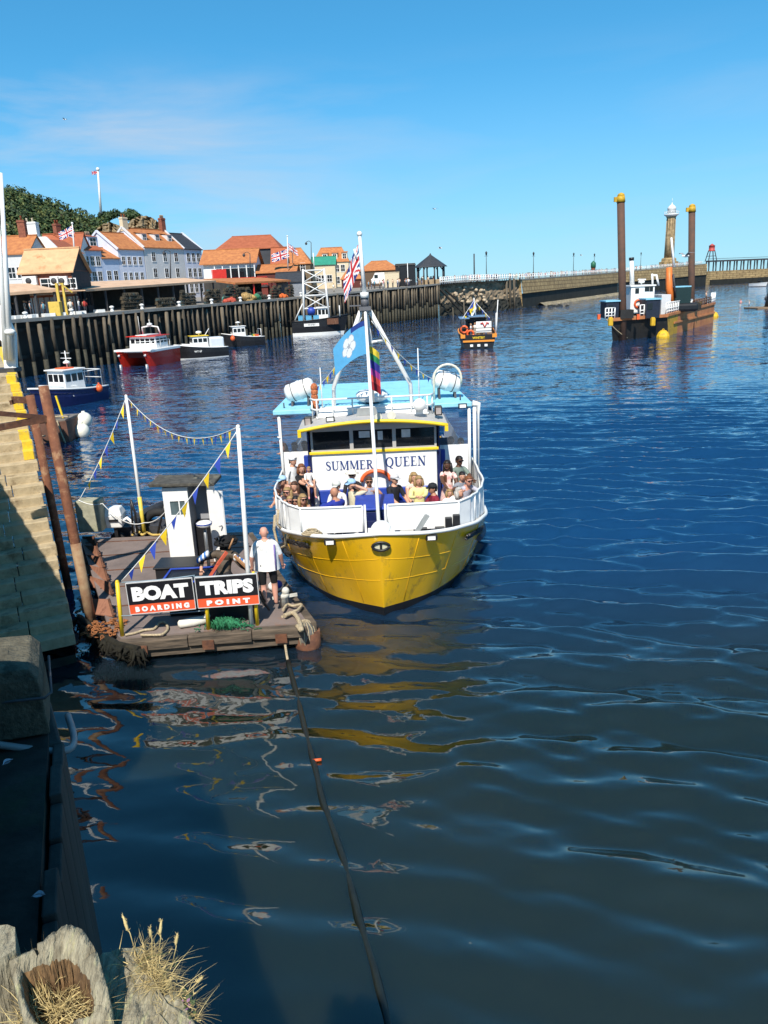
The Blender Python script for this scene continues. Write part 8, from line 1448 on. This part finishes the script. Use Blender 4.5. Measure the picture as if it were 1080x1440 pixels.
t = thing('grass_tuft', 'tuft of dry straw coloured grass with tall seed heads growing from the timber', 'grass', tuple(atz(230, 1400, 5.0))); b = MB(); gc = [atz(205, 1350, 5.0), atz(225, 1385, 5.0), atz(242, 1410, 4.98), atz(258, 1430, 4.96), atz(215, 1370, 5.0)]
for k in range(1000):
    c = gc[rg.randrange(5)]+V((rg.gauss(0, .028), rg.gauss(0, .028), rg.uniform(-.01, .02))); blade(b, c, V((rg.gauss(.1, .8), rg.gauss(.0, .8), rg.uniform(.0, .8))), rg.uniform(.03, .10), .0014, (rg.uniform(-.6, .6), rg.uniform(-.6, .6)), rg.choice((0, 0, 0, 1, 1, 2 if k % 6 == 0 else 1)), rg)
o = part('straw', b, [STRAW, STRAW2, GRN], t); o['kind'] = 'stuff'
for k, (bx_, by_, tx, ty) in enumerate(((192, 1345, 173, 1288), (214, 1342, 211, 1304), (222, 1350, 227, 1293), (242, 1358, 250, 1312), (262, 1397, 286, 1373))):
    a, c = atz(bx_, by_, 5.0), aty(tx, ty, atz(bx_, by_, 5.0).y+.015*(1 if k < 4 else 0)); b = MB(); m_ = a.lerp(c, .55)+V((.004, 0, .004)); b.tube([a, m_, a.lerp(c, .72)], [.0022, .0018, .0016], 5, 0); s0 = a.lerp(c, .62); 
    b.tube([s0.lerp(c, q/5) for q in range(6)], [.0022, .0052, .0058, .0052, .004, .001], 7, 0)
    for q in range(26): u = rg.random(); e = s0.lerp(c, u); b.tube([e, e+V((rg.uniform(-.009, .009), rg.uniform(-.009, .009), .010))], [.0016, .0004], 4, 0)
    part('seed_head', b, [STRAW], t)
b = MB()
for k in range(60): c = atz(263+rg.gauss(0, 7), 1418+rg.gauss(0, 14), 4.97); nrm = V((rg.uniform(-1, 1), rg.uniform(-1, 1), 1)).normalized(); u = nrm.orthogonal().normalized()*.008; w = nrm.cross(u.normalized())*.006; c.z += rg.uniform(0, .03); b.add([c-u, c-w, c+u, c+w], [(0, 1, 2, 3)], 0 if k % 3 else 1)
o = part('leaf', b, [mat('small leaf', (.07, .10, .035), .7, .3, 9), mat('mauve petal', (.25, .12, .22), .7)], t); o['kind'] = 'stuff'
# rust piles and rails beside the steps
p0, p1 = V((-6.62, 15.95, -.4)), aty(61, 543, 17.3); p1 = V((p1.x, 17.0, p1.z)); p1 = aty(61, 543, 16.9); t = thing('steel_pile', 'tall rusty steel tube pile rising beside the pontoon ramp', 'pile', (p0.x, p0.y, 0)); b = MB(); b.tube([p0, p0.lerp(p1, .5), p1], .108, 14); part('tube', b, mat('pile rust', (.22, .085, .04), .85, .3, 5, col2=(.12, .045, .025), bump=.5, dirt=(.33, .20, .11), dscale=2.5, dpos=.52), t)
q0 = p0.lerp(p1, .10); q1 = p0.lerp(p1, .42); b = MB(); b.tube([q0, q1], .112, 14); part('mud_stain', b, mat('pale silt stain', (.33, .24, .14), .9, .3, 3, col2=(.19, .08, .04), bump=.4, mix=.46), t)
r1 = aty(42, 556, 19.0); r0 = V((r1.x+.15, 19.0, -.4)); t = thing('steel_pile', 'shorter rusty steel pile close against the side of the stone steps', 'pile', (r0.x, r0.y, 0)); b = MB(); b.tube([r0, r1], .10, 12); part('tube', b, MATS['pile rust'], t); b = MB(); b.beam(r1+V((0, 0, -.12)), aty(18, 562, 19.2), .08, .16); b.beam(aty(18, 562, 19.2), aty(20, 568, 19.2), .3, .06); part('bracket', b, RUST, t)
t = thing('rail_bars', 'pair of rusty iron bars reaching from the quay across the steps to the tall pile', 'iron bars', (-8.5, 16.5, 4.8)); e = p0.lerp(p1, .885)
for (x, y), w in (((-60, 612), .13), ((-60, 576), .10)): b = MB(); b.beam(e, aty(x, y, 15.6), w, w); part('bar', b, RUST, t)
# rusty punt and white buoys beyond the steps
a = atz(80, 622, 0); t = thing('punt', 'rusty iron punt with ropes moored beyond the stone steps', 'punt', tuple(a)); b = MB(); b.loft([[(a.x-1.1, a.y, -.3), (a.x+.65, a.y+.1, -.3), (a.x+.6, a.y+1.9, -.3), (a.x-1.1, a.y+1.9, -.3)], [(a.x-1.2, a.y-.2, 1.0), (a.x+.72, a.y-.15, 1.15), (a.x+.68, a.y+2.1, 1.05), (a.x-1.2, a.y+2.1, 1.0)]], 0, sm=False); part('hull', b, mat('punt rust', (.20, .10, .07), .9, .3, 1.5, col2=(.10, .05, .035), bump=.5), t)
b = MB(); b.bx(a.x-1.15, a.x+.66, a.y-.1, a.y+2.0, 1.1, 1.2); part('deck', b, mat('grey brown planks', (.17, .15, .13), .9, .2, 3), t); b = MB(); b.cyl((a.x-.6, a.y+1.0, 1.2), (a.x-.6, a.y+1.0, 1.75), .28, n=12); part('winch_drum', b, DARK, t); b = MB(); b.beam((a.x+.3, a.y+.6, 1.2), (a.x+.1, a.y+.6, 2.4), .09, .09); part('yellow_post', b, YELLOW, t)
b = MB(); b.tube(arc((a.x+.3, a.y-.25, 1.2), (a.x+.6, a.y-.35, .0), .1), .04, 6); b.tube(arc((a.x-1.1, a.y-.3, 1.15), (a.x-.4, a.y-.35, .45), .25), .04, 6); b.tube(arc((a.x-.4, a.y+.4, 1.25), (a.x+.7, a.y+.3, 1.28), -.06), .05, 6); part('rope', b, ROPE, t)
bc_ = atz(116, 614, 0)
for lab, dx, dy, z, r in (('large white round buoy lowest of the cluster beside the rusty punt', .0, .0, .30, .44), ('white round buoy at the top of the cluster beside the rusty punt', .05, .5, .85, .42), ('white round buoy half hidden between the other two beside the rusty punt', -.18, .3, .58, .38)): b = MB(); c = V((bc_.x+dx, bc_.y+dy, z)); b.ball(c, r, 16, 12); b.cyl(c+V((0, 0, r*.9)), c+V((0, 0, r*1.15)), .1, n=8); solo('buoy', b, mat('cream buoy', (.74, .72, .62), .5, .08, 3), lab, 'buoy', 'white buoys beside the punt')
# white lifting frame and masts at the head of the steps
for lab, x0, y0, x1, y1 in (('right hand white mast standing at the head of the stone steps', 15, 466, 1, 243), ('left hand white mast at the edge of the photo by the stone steps', 9, 466, -6, 262)): b = MB(); b.tube([aty(x0, y0+40, 23.2), aty(x1, y1, 23.2)], [.085, .05], 10); solo('mast', b, WHITE, lab, 'mast', 'white masts at the head of the steps', base=tuple(aty(x0, y0+40, 23.2)))
t = thing('lifting_gate', 'white painted steel gate at the head of the stone steps', 'frame', tuple(aty(12, 526, 23.2))); b = MB(); b.prism([aty(x, y, 23.3) for x, y in ((-12, 425), (4, 432), (21, 470), (23, 523), (6, 523), (2, 480), (-12, 470))], (0, .15, 0)); part('plate', b, WHITE, t, bevel=.02); b = MB(); b.bx(aty(-10, 525, 23.2).x, aty(23, 525, 23.2).x, 23.1, 23.6, 5.3, 5.42); part('foot', b, DARK, t); b = MB(); c = aty(14, 467, 23.2); b.ball(c, .14, 10, 6, 0, (1.2, 1, .7)); part('cap', b, WHITE2, t)
